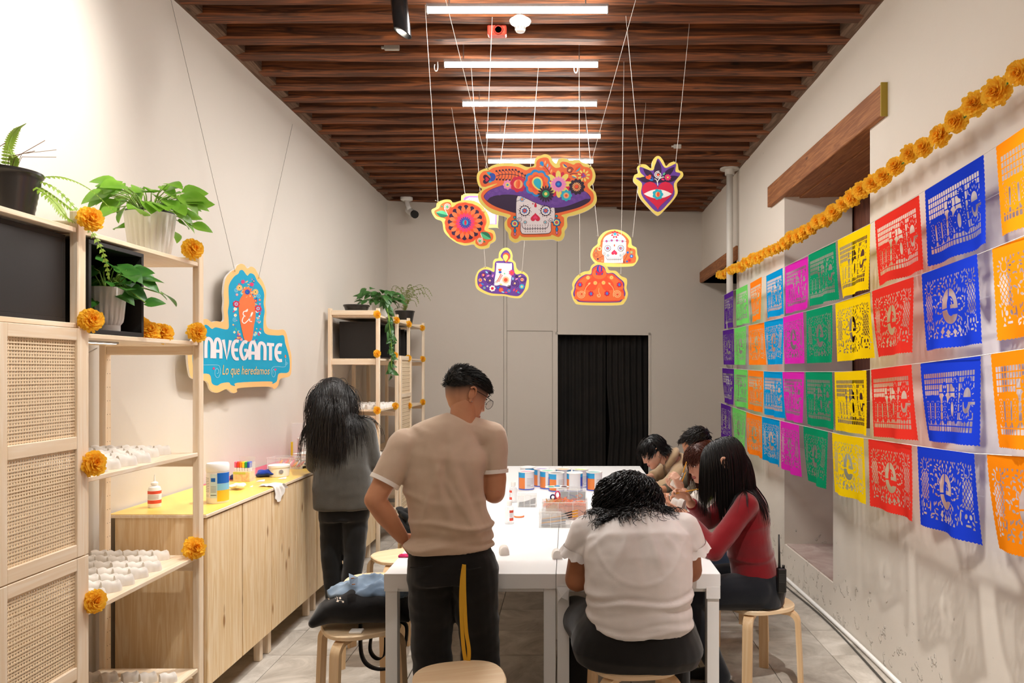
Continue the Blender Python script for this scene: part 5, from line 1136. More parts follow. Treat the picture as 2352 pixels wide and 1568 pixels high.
def head_surface(scale=1., grow=0., nz=46, nt=56, face=True):
    rs = []; pts = []
    for i in range(nz):
        t = .5-.5*math.cos(PI*i/(nz-1)); w_, yc, d = [np.interp(t, HT[:, 0], HT[:, k]) for k in (1, 2, 3)]; z = -.115+.23*t; row = []
        w_ += grow; d += grow; z *= (1+grow/.115)
        for j in range(nt):
            a = 2*PI*j/nt; x = w_*math.copysign(abs(math.cos(a))**.92, math.cos(a)); y = yc+d*math.copysign(abs(math.sin(a))**.92, math.sin(a))
            if face and math.sin(a) > 0:
                g_ = lambda v, c, s_: math.exp(-((v-c)/s_)**2)
                nose = 0
                if -.045 < z < .025: q = (.022-z)/.055; nose = (.005+.021*min(1, max(0, q))**1.2)*g_(x, 0, .009+.006*max(0, q))*(1 if z > -.030 else max(0, 1-(-.030-z)/.012))
                y += nose-.008*(g_(x, .031, .016)+g_(x, -.031, .016))*g_(z, .012, .014)+.004*g_(z, .034, .012)*g_(x, 0, .05)
                y += .006*g_(z, -.060, .008)*g_(x, 0, .020)+.006*g_(z, -.074, .007)*g_(x, 0, .017)-.004*g_(z, -.0665, .0028)*g_(x, 0, .022)-.004*g_(z, -.088, .008)*g_(x, 0, .02)+.005*g_(z, -.104, .01)*g_(x, 0, .018)
                y += .004*(g_(x, .042, .018)+g_(x, -.042, .018))*g_(z, -.025, .02)
            row.append((x*scale, y*scale, z*scale))
        rs.append(row)
    return rs
def make_head(t, C, R, s=1., skin=None, eyes=True, brow=None, lips=None, body_mb=None):
    """returns verts/faces of head with ears, in world space"""
    mb = MB(); mb.rings(head_surface(s))
    for sx in (-1, 1):
        pts = [(sx*(.073+.010*math.sin(q)+.004), -.012+.019*math.cos(q)-.006, .002+.030*math.sin(q)) for q in np.linspace(-1.9, 2.4, 14)]
        mb.tube([tuple(c*s for c in p) for p in pts], [.0045*s]*len(pts), 7)
        m2 = MB(); ellipsoid(m2, (sx*.077*s, -.014*s, .002*s), (.0045*s, .017*s, .026*s)); mb.add(m2.v, m2.f)
        m2 = MB(); ellipsoid(m2, (sx*.075*s, -.008*s, -.026*s), (.005*s, .009*s, .010*s)); mb.add(m2.v, m2.f)
    Vv = np.array([R @ Vector(v)+C for v in mb.v]); return Vv, mb.f
def face_bits(t, C, R, s, brow, lip, iris='#2A1710'):
    for sx in (-1, 1):
        m = MB(t.location); ellipsoid(m, C+R@Vector((sx*.031*s, .0800*s, .012*s)), (.0125*s, .0095*s, .0085*s), R); m.obj('eye', plain('eye_white', '#EFE6DE', .3), t, True)
        m = MB(t.location); ellipsoid(m, C+R@Vector((sx*.031*s, .0870*s, .010*s)), (.0058*s, .0035*s, .0062*s), R); m.obj('iris', plain('iris', iris, .2), t, True)
        m = MB(t.location); m.tube([C+R@(Vector((sx*(.018+.027*q), .093-.012*q*q, .0205-.006*(q-.5)**2*4))*s) for q in np.linspace(0, 1, 7)], .0024*s, 6); m.obj('eyelid', plain('lash', '#1C110C', .7), t, True)
        m = MB(t.location); m.tube([C+R@(Vector((sx*(.014+.036*q), .098-.014*q*q, .034+.004*math.sin(q*3))) *s) for q in np.linspace(0, 1, 7)], [.002*s, .0034*s, .0036*s, .0034*s, .003*s, .0024*s, .0015*s], 6); m.obj('eyebrow', brow, t, True)
    m = MB(t.location); m.tube([C+R@(Vector((x, .0965-.9*x*x*10, z))*s) for x, z in ((-.021, -.066), (-.012, -.062), (0, -.0625), (.012, -.062), (.021, -.066))], [.0015*s, .0045*s, .005*s, .0045*s, .0015*s], 8)
    m.tube([C+R@(Vector((x, .0955-.9*x*x*10, z))*s) for x, z in ((-.020, -.0675), (-.01, -.0735), (0, -.0745), (.01, -.0735), (.020, -.0675))], [.0015*s, .0045*s, .005*s, .0045*s, .0015*s], 8); m.obj('lips', lip, t, True)
def strands(root, d0, L, steps, grav, coll, curl=None, rng=RNG, surf=None, gap=.006):
    n = len(root); P_ = np.empty((n, steps, 3)); p = root.copy(); d = d0/np.linalg.norm(d0, axis=1, keepdims=True); ds = (L/(steps-1))[:, None]; g_ = np.array((0, 0, -1.))
    for k in range(steps):
        P_[:, k] = p
        d = d*(1-grav)+g_*grav; d /= np.linalg.norm(d, axis=1, keepdims=True)+1e-9; p = p+d*ds
        for C, R, rad in coll:
            q = (p-C) @ R/rad; m = np.linalg.norm(q, axis=1); b = m < 1
            if b.any(): p[b] = (q[b]/m[b, None]*rad) @ R.T+C
        if surf is not None:
            for i in range(n):
                h = surf.find_nearest(p[i], .07)
                if h[0] is not None:
                    e_ = (Vector(p[i])-h[0]).dot(h[1])
                    if e_ < gap: p[i] = h[0]+h[1]*gap
        dd = p-P_[:, k]; d = dd/(np.linalg.norm(dd, axis=1, keepdims=True)+1e-9)
    if curl is not None:
        amp, freq = curl; ph = rng.uniform(0, 6.28, n); fr = freq*rng.uniform(.75, 1.3, n); s_ = np.linspace(0, 1, steps)
        T = np.gradient(P_, axis=1); T /= np.linalg.norm(T, axis=2, keepdims=True)+1e-9; up = rng.normal(size=(n, 1, 3)); u = np.cross(T, up); u /= np.linalg.norm(u, axis=2, keepdims=True)+1e-9; v = np.cross(T, u)
        a = amp*rng.uniform(.6, 1.3, n)[:, None]*np.clip(s_*3.2, 0, 1)[None]; w_ = ph[:, None]+fr[:, None]*s_[None]*L[:, None]
        P_ = P_+u*(a*np.cos(w_))[..., None]+v*(a*np.sin(w_))[..., None]
    return P_
def comb(rt, d0, lift=.12):
    nrm = rt/np.linalg.norm(rt, axis=1, keepdims=True); return d0-nrm*(d0*nrm).sum(1, keepdims=True)+nrm*lift*np.linalg.norm(d0, axis=1, keepdims=True)
def strand_mesh(P_, r, taper=.25, k=3):
    n, S_, _ = P_.shape; T = np.gradient(P_, axis=1); T /= np.linalg.norm(T, axis=2, keepdims=True)+1e-9
    up = np.array((.31, .77, .55)); u = np.cross(T, up); u /= np.linalg.norm(u, axis=2, keepdims=True)+1e-9; v = np.cross(T, u)
    s_ = np.linspace(0, 1, S_); rr = (np.asarray(r).reshape(-1, 1) if np.ndim(r) else np.full((n, 1), r))*(1-(1-taper)*s_[None]**2.0)
    V_ = np.stack([P_+(u*math.cos(2*PI*j/k)+v*math.sin(2*PI*j/k))*rr[..., None] for j in range(k)], 2).reshape(-1, 3)
    base = (np.arange(n)[:, None]*S_+np.arange(S_-1)[None]).ravel()*k; F_ = []
    for j in range(k): q = (j+1) % k; F_.append(np.stack([base+j, base+q, base+k+q, base+k+j], 1))
    return V_, np.concatenate(F_)
def hair_mat(name, col, rough=.38):
    return plain(name, col, rough, spec=.45, var=(col, 3))
def cap_shell(C, R, s, pred, grow=.008, thick=.0):
    rs = head_surface(s, grow, face=False); V_ = np.array([v for r in rs for v in r]); nt = len(rs[0]); F_ = []
    for i in range(len(rs)-1):
        for j in range(nt):
            f = (i*nt+j, i*nt+(j+1) % nt, (i+1)*nt+(j+1) % nt, (i+1)*nt+j); c = V_[list(f)].mean(0)/s
            if pred(c): F_.append(f)
    F_.append(tuple((len(rs)-1)*nt+j for j in (0, 14, 28, 42)))
    return np.array([R @ Vector(v)+C for v in V_]), np.array(F_)
def scalp_roots(n, pred, s, grow=.006, rng=RNG):
    out = []
    while len(out) < n:
        d = rng.normal(size=3); d /= np.linalg.norm(d); t = np.clip((d[2]*.115+.115)/.23, 0, 1); w_, yc, dd = [np.interp(t, HT[:, 0], HT[:, k]) for k in (1, 2, 3)]
        h = math.hypot(d[0], d[1])+1e-6; p = np.array((d[0]/h*(w_+grow), yc+d[1]/h*(dd+grow), d[2]*(.115+grow)))
        if pred(p): out.append(p*s)
    return np.array(out)
def hand(mb, wrist, dx, palm, side, curl=.5, thumb=.5, s=1.):
    """palm + five bent fingers; dx along the fingers, palm = direction the palm faces, side +1: thumb on the left of dx x palm"""
    X = Vector(dx).normalized(); Z = -(Vector(palm)-X*Vector(palm).dot(X)).normalized(); Y = Z.cross(X)*side; W = Vector(wrist)
    G = lambda x, y, z: W+(X*x+Y*y+Z*z)*s
    rs = []
    for x, hw, ht in ((-.012, .024, .019), (.02, .032, .017), (.055, .040, .0145), (.088, .040, .0125)): rs.append([G(x, hw*math.cos(a), ht*math.sin(a)) for a in np.linspace(0, 2*PI, 14, False)])
    mb.rings(rs)
    cs = curl if isinstance(curl, (list, tuple)) else [curl]*4
    for i, (y, L) in enumerate(((.030, .072), (.011, .080), (-.010, .074), (-.029, .058))):
        a = cs[i]*.7; p = (.086, y, 0)
        for k, (f_, r0, r1) in enumerate(((.46, .0092, .0083), (.30, .0083, .0074), (.24, .0074, .0064))):
            q = (p[0]+L*f_*math.cos(a), p[1]+.002*(1.5-i)*k, p[2]-L*f_*math.sin(a)); capsule(mb, G(*p), G(*q), r0*s, r1*s, 9); p = q; a += cs[i]
    p = (.018, .028, -.004); a = .85
    for f_, r0, r1 in ((.044, .0125, .0105), (.033, .0102, .009), (.026, .009, .0072)):
        q = (p[0]+f_*math.cos(a), p[1]+f_*math.sin(a)*.8, p[2]-f_*.35*thumb); capsule(mb, G(*p), G(*q), r0*s, r1*s, 9); p = q; a -= thumb*.75
def skin_mat(name, col, dark): return plain(name, col, .5, var=(dark, 7), spec=.35, bump=(220, .12, .001))
def build_body(t, mb, hands, heads, mat, voxel=.008):
    Vv, Nn, Fq = remesh(mb, voxel, 5); Vs, Fs = [Vv], list(Fq); n = len(Vv)
    if hands is not None and hands.v:
        V2, _, F2 = remesh(hands, .0036, 3); Vs.append(V2); Fs += [tuple(i+n for i in f) for f in F2]; n += len(V2)
    for V2, F2 in heads:
        Vs.append(V2); Fs += [tuple(i+n for i in f) if len(f) == 4 else None for f in F2]; n += len(V2)
        Fs = [f for f in Fs if f]
    return part_np('body', np.concatenate(Vs), Fs, [mat], t)
def shoe(mb, ankle, d, s=1.):
    a = Vector(ankle); d = Vector(d); d.z = 0; d.normalize(); l_ = Vector((-d.y, d.x, 0)); b = Vector((a.x, a.y, 0)); rs = []
    for x, hw, h in ((-.075, .028, .07), (-.05, .036, .085), (0, .038, .09), (.06, .042, .062), (.12, .045, .045), (.165, .038, .035), (.185, .02, .025)):
        rs.append([b+d*x*s+l_*hw*math.cos(q)*s+Vector((0, 0, max(.002, h*s*(.5+.5*math.sin(q))))) for q in np.linspace(-PI/2, 1.5*PI, 14, False)])
    mb.rings(rs)
def wrinkles(bands, amp):
    """soft horizontal folds: list of (height, amount, wavelength, tilt)"""
    def f(Vv, Nn):
        d = np.zeros(len(Vv), np.float32)
        for z, a, w_, tl in bands: q = (Vv[:, 2]-z-tl*Vv[:, 0]-.012*np.sin(Vv[:, 0]*17+z*31))/w_; d += (a*np.exp(-q*q)*(.75+.5*np.sin(Vv[:, 0]*9+z*50))).astype(np.float32)
        return d*amp
    return f
SKA, SKB, SKC, SKD = skin_mat('skin_tan', '#C98F6C', '#BB7F5D'), skin_mat('skin_brown', '#A86E4C', '#97603F'), skin_mat('skin_fair', '#DDAA8C', '#CF9678'), skin_mat('skin_rose', '#E0B198', '#CD9277')
HBLK, HBRN, HDK = hair_mat('hair_black', '#100C0B', .36), hair_mat('hair_brown', '#4E2414', .4), hair_mat('hair_dark', '#17110E', .45)
LIP = plain('lip', '#B4615A', .45); BROW = plain('brow_dark', '#1A110D', .7)
up = Vector((0, 0, 1))

# ---- man in beige T-shirt, standing with his back to the viewer
t = thing('person', 'man in beige T-shirt and black trousers standing at the table, hand on hip, glasses', 'person', (-.52, 3.38, 0)); o = t.location
hc = Vector((-.468, 3.44, 1.578)); R = rot_head(-.95, .42, -.05)
bm_ = MB(o); LAT = (1, .22, 0)
torso(bm_, [((-.52, 3.37, .84), .135, .09), ((-.525, 3.37, 1.0), .135, .085), ((-.54, 3.37, 1.2), .155, .1), ((-.52, 3.38, 1.34), .13, .08), ((-.485, 3.39, 1.43), .05, .045)], LAT)
capsule(bm_, (-.482, 3.39, 1.42), (-.472, 3.415, 1.55), .062, .058)
ls, le_, lw = (-.722, 3.33, 1.365), (-.838, 3.25, 1.135), (-.742, 3.36, .945)
rs_, re_, rw = (-.352, 3.45, 1.385), (-.335, 3.43, 1.135), (-.40, 3.66, 1.12)
chain(bm_, [(ls, .06), (le_, .046)]); chain(bm_, [(le_, .046), ((-.80, 3.29, 1.06), .047), (lw, .030)]); chain(bm_, [(rs_, .048), ((-.335, 3.43, 1.20), .056), (re_, .05)]); chain(bm_, [(re_, .05), ((-.355, 3.50, 1.125), .046), (rw, .030)])
for x, kx in ((-.61, -.61), (-.42, -.39)): chain(bm_, [((x, 3.38, .82), .068), ((kx, 3.385, .47), .055), ((kx, 3.40, .07), .04)])
hd = MB(o); hand(hd, lw, (.25, .30, -.5), (.8, 0, 0), -1, .35, .4); hand(hd, rw, (.1, 1, .1), (.7, 0, .6), 1, .9, .7)
build_body(t, bm_, hd, [make_head(t, hc, R, 1.02)], SKA)
TEE = fabric('beige_tee', '#CDB49E', '#C2A992', 500, .25); TRIM = plain('white_trim', '#EFE6DD', .8)
mb = MB(o)
torso(mb, [((-.527, 3.375, .905), .198, .128), ((-.527, 3.372, .93), .199, .130), ((-.528, 3.37, 1.0), .180, .122), ((-.545, 3.365, 1.1), .172, .118), ((-.558, 3.365, 1.2), .178, .12), ((-.555, 3.372, 1.30), .186, .12), ((-.535, 3.385, 1.38), .178, .105), ((-.50, 3.39, 1.44), .105, .08), ((-.482, 3.395, 1.475), .070, .066)], LAT)
for s_, e_, k in ((ls, le_, .66), (rs_, re_, .60)):
    a, b = Vector(s_), Vector(e_); capsule(mb, a, a+(b-a)*k, .076, .068, 18, (False, True))
capsule(mb, (-.49, 3.395, 1.43), ls, .06, .07); capsule(mb, (-.48, 3.40, 1.44), rs_, .062, .074)
def tee_fold(Vv, Nn):
    d = wrinkles([(.925, .9, .011, 0), (.955, -1.0, .012, .05), (.985, .9, .012, -.06), (1.02, -.8, .02, .1), (1.06, .5, .016, -.12), (1.12, .4, .03, .3)], .015)(Vv, Nn)
    back = np.clip(-Nn[:, 1], 0, 1); x, z = Vv[:, 0]+.53, Vv[:, 2]
    for a, b, c, w_, s_ in ((.5, -.02, .006, .018, 1), (.62, .06, .007, .02, 1), (.62, .10, -.006, .02, 1), (-.6, -.06, .006, .02, 1), (1.0, .02, .005, .016, 1)): d += 1.7*back*c*np.exp(-((x-b+a*(1.18-z)*-.55)/w_)**2)*np.exp(-((z-1.12)/.16)**2)
    d += -.012*np.exp(-(x/.016)**2)*back*np.exp(-((z-1.25)/.15)**2)
    return d.astype(np.float32)
garment('t_shirt', mb, TEE, t, .0075, 4, (.0045, (8, 8, 14)), tee_fold)
for s_, e_, k, r in ((ls, le_, .66, .0685), (rs_, re_, .60, .0685)):
    a, b = Vector(s_), Vector(e_); d = (b-a).normalized(); c = a+(b-a)*k; mb = MB(o); capsule(mb, c-d*.006, c+d*.012, r+.0015, r+.0005, 20, (True, True)); mb.obj('sleeve_cuff', TRIM, t, SM)
BLKT = fabric('black_trousers', '#14110F', None, 600, .3)
mb = MB(o); torso(mb, [((-.525, 3.378, .76), .195, .135), ((-.525, 3.375, .85), .192, .130), ((-.527, 3.375, .925), .180, .112)], (1, .15, 0))
chain(mb, [((-.612, 3.365, .82), .112), ((-.612, 3.37, .48), .092), ((-.607, 3.385, .06), .082)], 18); chain(mb, [((-.425, 3.37, .82), .112), ((-.395, 3.375, .48), .090), ((-.385, 3.385, .06), .080)], 18)
garment('trousers', mb, BLKT, t, .0085, 5, (.009, (7, 7, 13)))
mb = MB(o); shoe(mb, (-.607, 3.40, .07), (-.1, 1, 0)); mb.obj('shoe', BLACK, t, True); mb = MB(o); shoe(mb, (-.385, 3.40, .07), (.1, 1, 0)); mb.obj('shoe', BLACK, t, True)
mb = MB(o)
for xa, xb, z in ((-.68, -.585, .845), (-.47, -.375, .838)): mb.tube([(xa, 3.235, z), ((xa+xb)/2, 3.232, z-.002), (xb, 3.237, z+.006)], .003, 5)
mb.obj('pocket_welts', plain('welt_black', '#0B0908', .8), t, True)
pm = lambda c: c[2] > .046-.040*min(1, max(0, (-.03-c[1])/.06)) and not (c[1] > .080 and c[2] < .075)
Vc, Fc = cap_shell(hc, R, 1.02, pm, .007); n = 1500; rt = scalp_roots(n, pm, 1.02, .004); Rn = np.array(R); cn = np.array(hc)
d0 = comb(rt, np.array((0, .08, .0))+rt*np.array((.6, 0, .0))+RNG.normal(size=rt.shape)*.012, .35)
Pw = strands(rt @ Rn.T+cn, d0 @ Rn.T, RNG.uniform(.014, .024, n)*(1+.8*(rt[:, 2] > .07)), 5, .06, [(cn, Rn, np.array((.080, .108, .118)))])
Vh, Fh = strand_mesh(Pw, .0024); part_np('hair', np.concatenate([Vc, Vh]), np.concatenate([Fc, Fh+len(Vc)]), [hair_mat('hair_black_grey', '#15120F', .5)], t)['label'] = 'short black hair with shaved sides'
pf = lambda c: -.075 < c[2] < .055 and c[1] < .072
Vc, Fc = cap_shell(hc, R, 1.02, pf, .0012); o_f = part_np('hair_fade', Vc, Fc[:-1], [None], t); lc = ((Vc-cn) @ Rn)/1.02
fv = np.clip((lc[:, 2]+.055+.035*np.clip((-.03-lc[:, 1])/.06, 0, 1))/.098, 0, 1); at = o_f.data.attributes.new('fade', 'FLOAT', 'POINT'); at.data.foreach_set('value', (fv*fv).astype(np.float32))
m, n_, l_, b_ = newmat('hair_fade'); an = n_.new('ShaderNodeAttribute'); an.attribute_name = 'fade'; mx = n_.new('ShaderNodeMixRGB'); mx.inputs[1].default_value = S('#C98F6C'); mx.inputs[2].default_value = S('#2E211A'); l_.new(an.outputs['Fac'], mx.inputs[0]); l_.new(mx.outputs[0], b_.inputs['Base Color']); b_.inputs['Roughness'].default_value = .55; o_f.data.materials[0] = m
face_bits(t, hc, R, 1.02, BROW, LIP)
GLS = plain('glasses_frame', '#2A211B', .3, metal=.6); mb = MB(o)
for sx in (-1, 1):
    mb.tube([hc+R@Vector(p) for p in ((sx*.079, -.03, .028), (sx*.080, -.015, .026), (sx*.076, .05, .022), (sx*.066, .108, .016))], .0017, 6)
    mb.tube([hc+R@Vector((sx*.035+.027*math.cos(q), .112+.002*math.cos(q)*sx, .002+.022*math.sin(q))) for q in np.linspace(0, 2*PI, 20)], .0012, 5)
mb.tube([hc+R@Vector(p) for p in ((-.009, .113, .006), (0, .115, .009), (.009, .113, .006))], .0014, 5); mb.obj('glasses', GLS, t, True)
mb = MB(o)
for sx in (-1, 1): mb.add([hc+R@Vector((sx*.035+.026*math.cos(q), .112, .002+.021*math.sin(q))) for q in np.linspace(0, 2*PI, 18, False)], [tuple(range(18))])
mb.obj('lenses', clear('lens_clear', '#E8EDF2', .3, .05), t)
mb = MB(o); ellipsoid(mb, hc+R@Vector((.083, -.004, -.030)), (.003, .003, .003)); mb.obj('earring', plain('silver', '#D8D8D8', .2, metal=1.), t, True)
TAT = plain('tattoo', '#5E4439', .55); mb = MB(o)
# ---- woman in white T-shirt, seated with her back to the viewer
t = thing('person', 'woman with curly black hair in white T-shirt seated with her back to viewer', 'person', (.29, 3.24, 0)); o = t.location
hc = Vector((.276, 3.45, 1.092)); R = rot_head(.12, .72, .05)
bm_ = MB(o)
torso(bm_, [((.30, 3.24, .50), .20, .14), ((.305, 3.25, .7), .18, .13), ((.305, 3.29, .9), .17, .12), ((.30, 3.33, 1.0), .12, .09)], (1, 0, 0))
capsule(bm_, (.295, 3.33, .99), (.28, 3.41, 1.06), .058, .054)
ls, le_, lw = (.088, 3.32, .975), (.042, 3.34, .765), (.20, 3.60, .80); rs_, re_, rw = (.510, 3.32, .985), (.548, 3.36, .80), (.42, 3.62, .80)
for a, b, c in ((ls, le_, lw), (rs_, re_, rw)): chain(bm_, [(a, .068), (b, .056)]); chain(bm_, [(b, .056), (c, .032)])
hd = MB(o); hand(hd, lw, (.5, .8, 0), (0, 0, -1), 1, .4, .5); hand(hd, rw, (-.5, .8, 0), (0, 0, -1), -1, .4, .5)
for sx, kx in ((.19, .06), (.41, .50)): chain(bm_, [((sx, 3.27, .54), .1), ((kx, 3.62, .52), .06), ((kx, 3.60, .08), .04)])
build_body(t, bm_, hd, [make_head(t, hc, R)], SKB)
WTEE = fabric('white_tee', '#E6DEDA', '#DAD2CE', 520, .25); mb = MB(o)
torso(mb, [((.307, 3.215, .60), .222, .178), ((.307, 3.215, .64), .228, .182), ((.306, 3.222, .72), .226, .178), ((.306, 3.235, .79), .231, .18), ((.305, 3.255, .87), .236, .175), ((.304, 3.285, .95), .236, .155), ((.302, 3.315, 1.0), .20, .12), ((.298, 3.33, 1.035), .13, .09), ((.292, 3.345, 1.062), .082, .07)], (1, 0, 0))
for s_, e_ in ((ls, le_), (rs_, re_)):
    a, b = Vector(s_), Vector(e_); d = (b-a); sx = -1 if a.x < .3 else 1
    capsule(mb, a, a+d*.42+Vector((sx*.012, -.005, 0)), .082, .080, 20, (False, True)); capsule(mb, (.30, 3.335, 1.0), a, .075, .082)
def wt_fold(Vv, Nn):
    d = wrinkles([(.618, .5, .010, 0), (.640, -.8, .012, .02), (.655, .9, .012, -.05), (.685, -.7, .014, .05), (.72, .8, .012, .06), (.735, -1., .012, .05), (.76, .5, .02, -.08)], .013)(Vv, Nn); x, z = Vv[:, 0]-.30, Vv[:, 2]; back = np.clip(-Nn[:, 1], 0, 1)
    for b, c, a in ((.05, .010, .3), (.0, -.008, .1), (-.05, .006, -.5), (.11, .006, .8), (-.14, .007, -1.0), (-.17, -.006, -1.1), (.17, .007, 1.0)): d += back*c*np.exp(-((x-b-a*(1.0-z))/.018)**2)*np.exp(-((z-.95)/.07)**2)
    rr = np.hypot(x*1.0, (z-1.0)*1.0); d += back*.003*np.exp(-((rr-.185)/.010)**2)*(z < .97)
    return d.astype(np.float32)
garment('t_shirt', mb, WTEE, t, .0075, 5, (.0035, (9, 9, 15)), wt_fold)
for s_, e_ in ((ls, le_), (rs_, re_)):
    a, b = Vector(s_), Vector(e_); d = (b-a).normalized(); sx = -1 if a.x < .3 else 1; c = a+(b-a)*.42+Vector((sx*.012, -.005, 0)); u = d.cross(Vector((0, 1, 0))).normalized(); v = d.cross(u); rs = []
    for k, (q, r) in enumerate(((-.02, .0805), (.0, .086), (.016, .094))): rs.append([c+d*(q+(.006*math.sin(j*.9*2) if k == 2 else 0))+(u*math.cos(2*PI*j/48)+v*math.sin(2*PI*j/48))*(r+(.006*math.sin(j*2*PI/6) if k else 0)) for j in range(48)])
    mb = MB(o); mb.rings(rs, caps=(False, False)); mb.obj('sleeve_ruffle', WTEE, t, True)
mb = MB(o)
mb.tube([(.292+.076*math.cos(q), 3.345+.066*math.sin(q), 1.063+.012*math.sin(q)) for q in np.linspace(0, 2*PI, 30)], .006, 8); mb.obj('neckband', WTEE, t, True)
mb = MB(o); torso(mb, [((.295, 3.24, .452), .265, .17), ((.297, 3.235, .52), .285, .20), ((.30, 3.225, .58), .262, .192), ((.305, 3.222, .655), .215, .165)], (1, 0, 0), 2.6)
chain(mb, [((.155, 3.26, .545), .125), ((.035, 3.60, .525), .085), ((.035, 3.58, .07), .075)], 18); chain(mb, [((.44, 3.26, .545), .125), ((.51, 3.62, .525), .085), ((.51, 3.60, .07), .075)], 18)
garment('trousers', mb, BLKT, t, .009, 6, (.004, (7, 7, 9)))
for x in (.035, .51): mb = MB(o); shoe(mb, (x, 3.60, .07), (0, 1, 0)); mb.obj('shoe', BLACK, t, True)
pw = lambda c: c[2] > -.06-(.03 if c[1] < -.03 else 0) and not (c[1] > .045 and c[2] < .06) and c[1] < .088
Vc, Fc = cap_shell(hc, R, 1.0, pw, .005); n = 2600; rt = scalp_roots(n, pw, 1.0, .012); Rn = np.array(R); cn = np.array(hc)
d0 = comb(rt, rt*np.array((1.1, .2, .0))+np.array((0, -.06, -.05))+RNG.normal(size=rt.shape)*.03, .2)
coll = [(cn, Rn, np.array((.128, .142, .130)))]
dw = d0 @ Rn.T; dw[rt[:, 1] < -.03] += np.array((0, -.10, .0)); Lc = np.where(rt[:, 1] < -.02, RNG.uniform(.11, .19, n), RNG.uniform(.08, .13, n))
Pw = strands(rt @ Rn.T+cn, dw, Lc, 44, .15, coll, (.013, 80.), surf=GB[0], gap=.013)
Vh, Fh = strand_mesh(Pw, RNG.uniform(.0013, .0024, n), .5); part_np('hair', np.concatenate([Vc, Vh]), np.concatenate([Fc, Fh+len(Vc)]), [HBLK], t)['label'] = 'shoulder-length curly black hair'
# ---- woman in red sweater, seated at the right corner
t = thing('person', 'woman with long straight black hair in red sweater painting a skull', 'person', (1.0, 4.04, 0)); o = t.location
f = Vector((-.97, .24, 0)).normalized(); rt_v = Vector((f.y, -f.x, 0)); lf = -rt_v
hc = Vector((.842, 4.04, 1.205)); R = rot_head(math.atan2(-f.x, f.y), .42, .0)
bm_ = MB(o); LAT = rt_v
torso(bm_, [((1.0, 4.04, .48), .15, .12), ((.985, 4.03, .62), .12, .10), ((.955, 4.02, .8), .13, .10), ((.955, 4.02, .97), .14, .085), ((.93, 4.02, 1.06), .06, .055)], LAT)
capsule(bm_, (.93, 4.02, 1.04), (.875, 4.035, 1.14), .054, .050)
ls, le_, lw = (.925, 3.865, 1.0), (.735, 3.77, .79), (.615, 3.985, .935); rs_, re_, rw = (.975, 4.175, 1.01), (.80, 4.27, .84), (.665, 4.10, .975)
for a, b, c in ((ls, le_, lw), (rs_, re_, rw)): chain(bm_, [(a, .05), (b, .042)]); chain(bm_, [(b, .042), (c, .026)])
hd = MB(o); hand(hd, lw, (-.6, .3, .35), (.1, .1, 1), -1, [.25, .3, .35, .4], .3, .95); hand(hd, rw, (-.8, -.1, .6), (-.5, -.8, -.4), 1, [.7, .8, 1., 1.1], .9, .95)
for dy in (-.09, .10): chain(bm_, [((.99, 4.04+dy, .53), .085), ((.60, 4.02+dy*1.2, .52), .055), ((.80, 4.0+dy, .08), .036)])
build_body(t, bm_, hd, [make_head(t, hc, R, .98)], SKC)
REDS = fabric('red_knit', '#7E0914', '#700610', 350, .35, .4); mb = MB(o)
torso(mb, [((1.015, 4.045, .585), .165, .128), ((1.005, 4.04, .62), .16, .125), ((.985, 4.03, .70), .142, .118), ((.965, 4.02, .80), .150, .122), ((.955, 4.02, .90), .160, .125), ((.958, 4.02, .98), .162, .105), ((.945, 4.02, 1.03), .115, .08), ((.925, 4.025, 1.075), .066, .06)], LAT)
for a, b, c in ((ls, le_, lw), (rs_, re_, rw)): a, b, c = Vector(a), Vector(b), Vector(c); capsule(mb, a, b, .062, .054, 16); capsule(mb, b, b+(c-b)*.9, .054, .036, 16, (False, True)); capsule(mb, (.935, 4.02, 1.02), a, .055, .060)
garment('sweater', mb, REDS, t, .0075, 5, (.004, (9, 9, 13)), wrinkles([(.61, .6, .012, .1), (.66, -.6, .016, -.1), (.72, .5, .015, .15)], .008))
JEAN = fabric('dark_denim', '#14161C', None, 500, .3); mb = MB(o); torso(mb, [((1.01, 4.045, .46), .18, .15), ((1.02, 4.045, .53), .185, .155), ((1.015, 4.045, .62), .155, .125)], LAT)
for dy in (-.095, .10): chain(mb, [((.985, 4.04+dy, .535), .105), ((.60, 4.02+dy*1.2, .525), .074), ((.80, 4.0+dy, .10), .05)], 16)
garment('jeans', mb, JEAN, t, .009, 5, (.005, (8, 8, 8)))
for dy in (-.09, .1): mb = MB(o); shoe(mb, (.80, 4.0+dy, .07), f); mb.obj('shoe', BLACK, t, True)
pl = lambda c: c[2] > -.05 and not (c[1] > .05 and c[2] < .075) and c[1] < .09
Vc, Fc = cap_shell(hc, R, .98, pl, .005); n = 2800; rt = scalp_roots(n, pl, .98, .012); Rn = np.array(R); cn = np.array(hc)
d0 = comb(rt, np.sign(rt[:, :1]+1e-4)*np.array((.09, 0, 0))+np.array((0, -.025, -.09))+RNG.normal(size=rt.shape)*.008, .05)
coll = [(cn, Rn, np.array((.093, .122, .122)))]
Pw = strands(rt @ Rn.T+cn, d0 @ Rn.T, RNG.uniform(.25, .37, n), 18, .22, coll, surf=GB[0])
Vh, Fh = strand_mesh(Pw, RNG.uniform(.0011, .0024, n), .35); part_np('hair', np.concatenate([Vc, Vh]), np.concatenate([Fc, Fh+len(Vc)]), [HBLK], t)['label'] = 'long straight black hair'
mb = MB(o); ear = hc+R@Vector((-.117, -.012, .0)); mb.tube([ear+R@Vector((0, .016*math.cos(q), .028*math.sin(q))) for q in np.linspace(-1.8, 2.3, 12)], .0065, 7); ellipsoid(mb, ear+R@Vector((.004, 0, -.004)), (.006, .014, .022), R); mb.obj('ear', SKC, t, True)
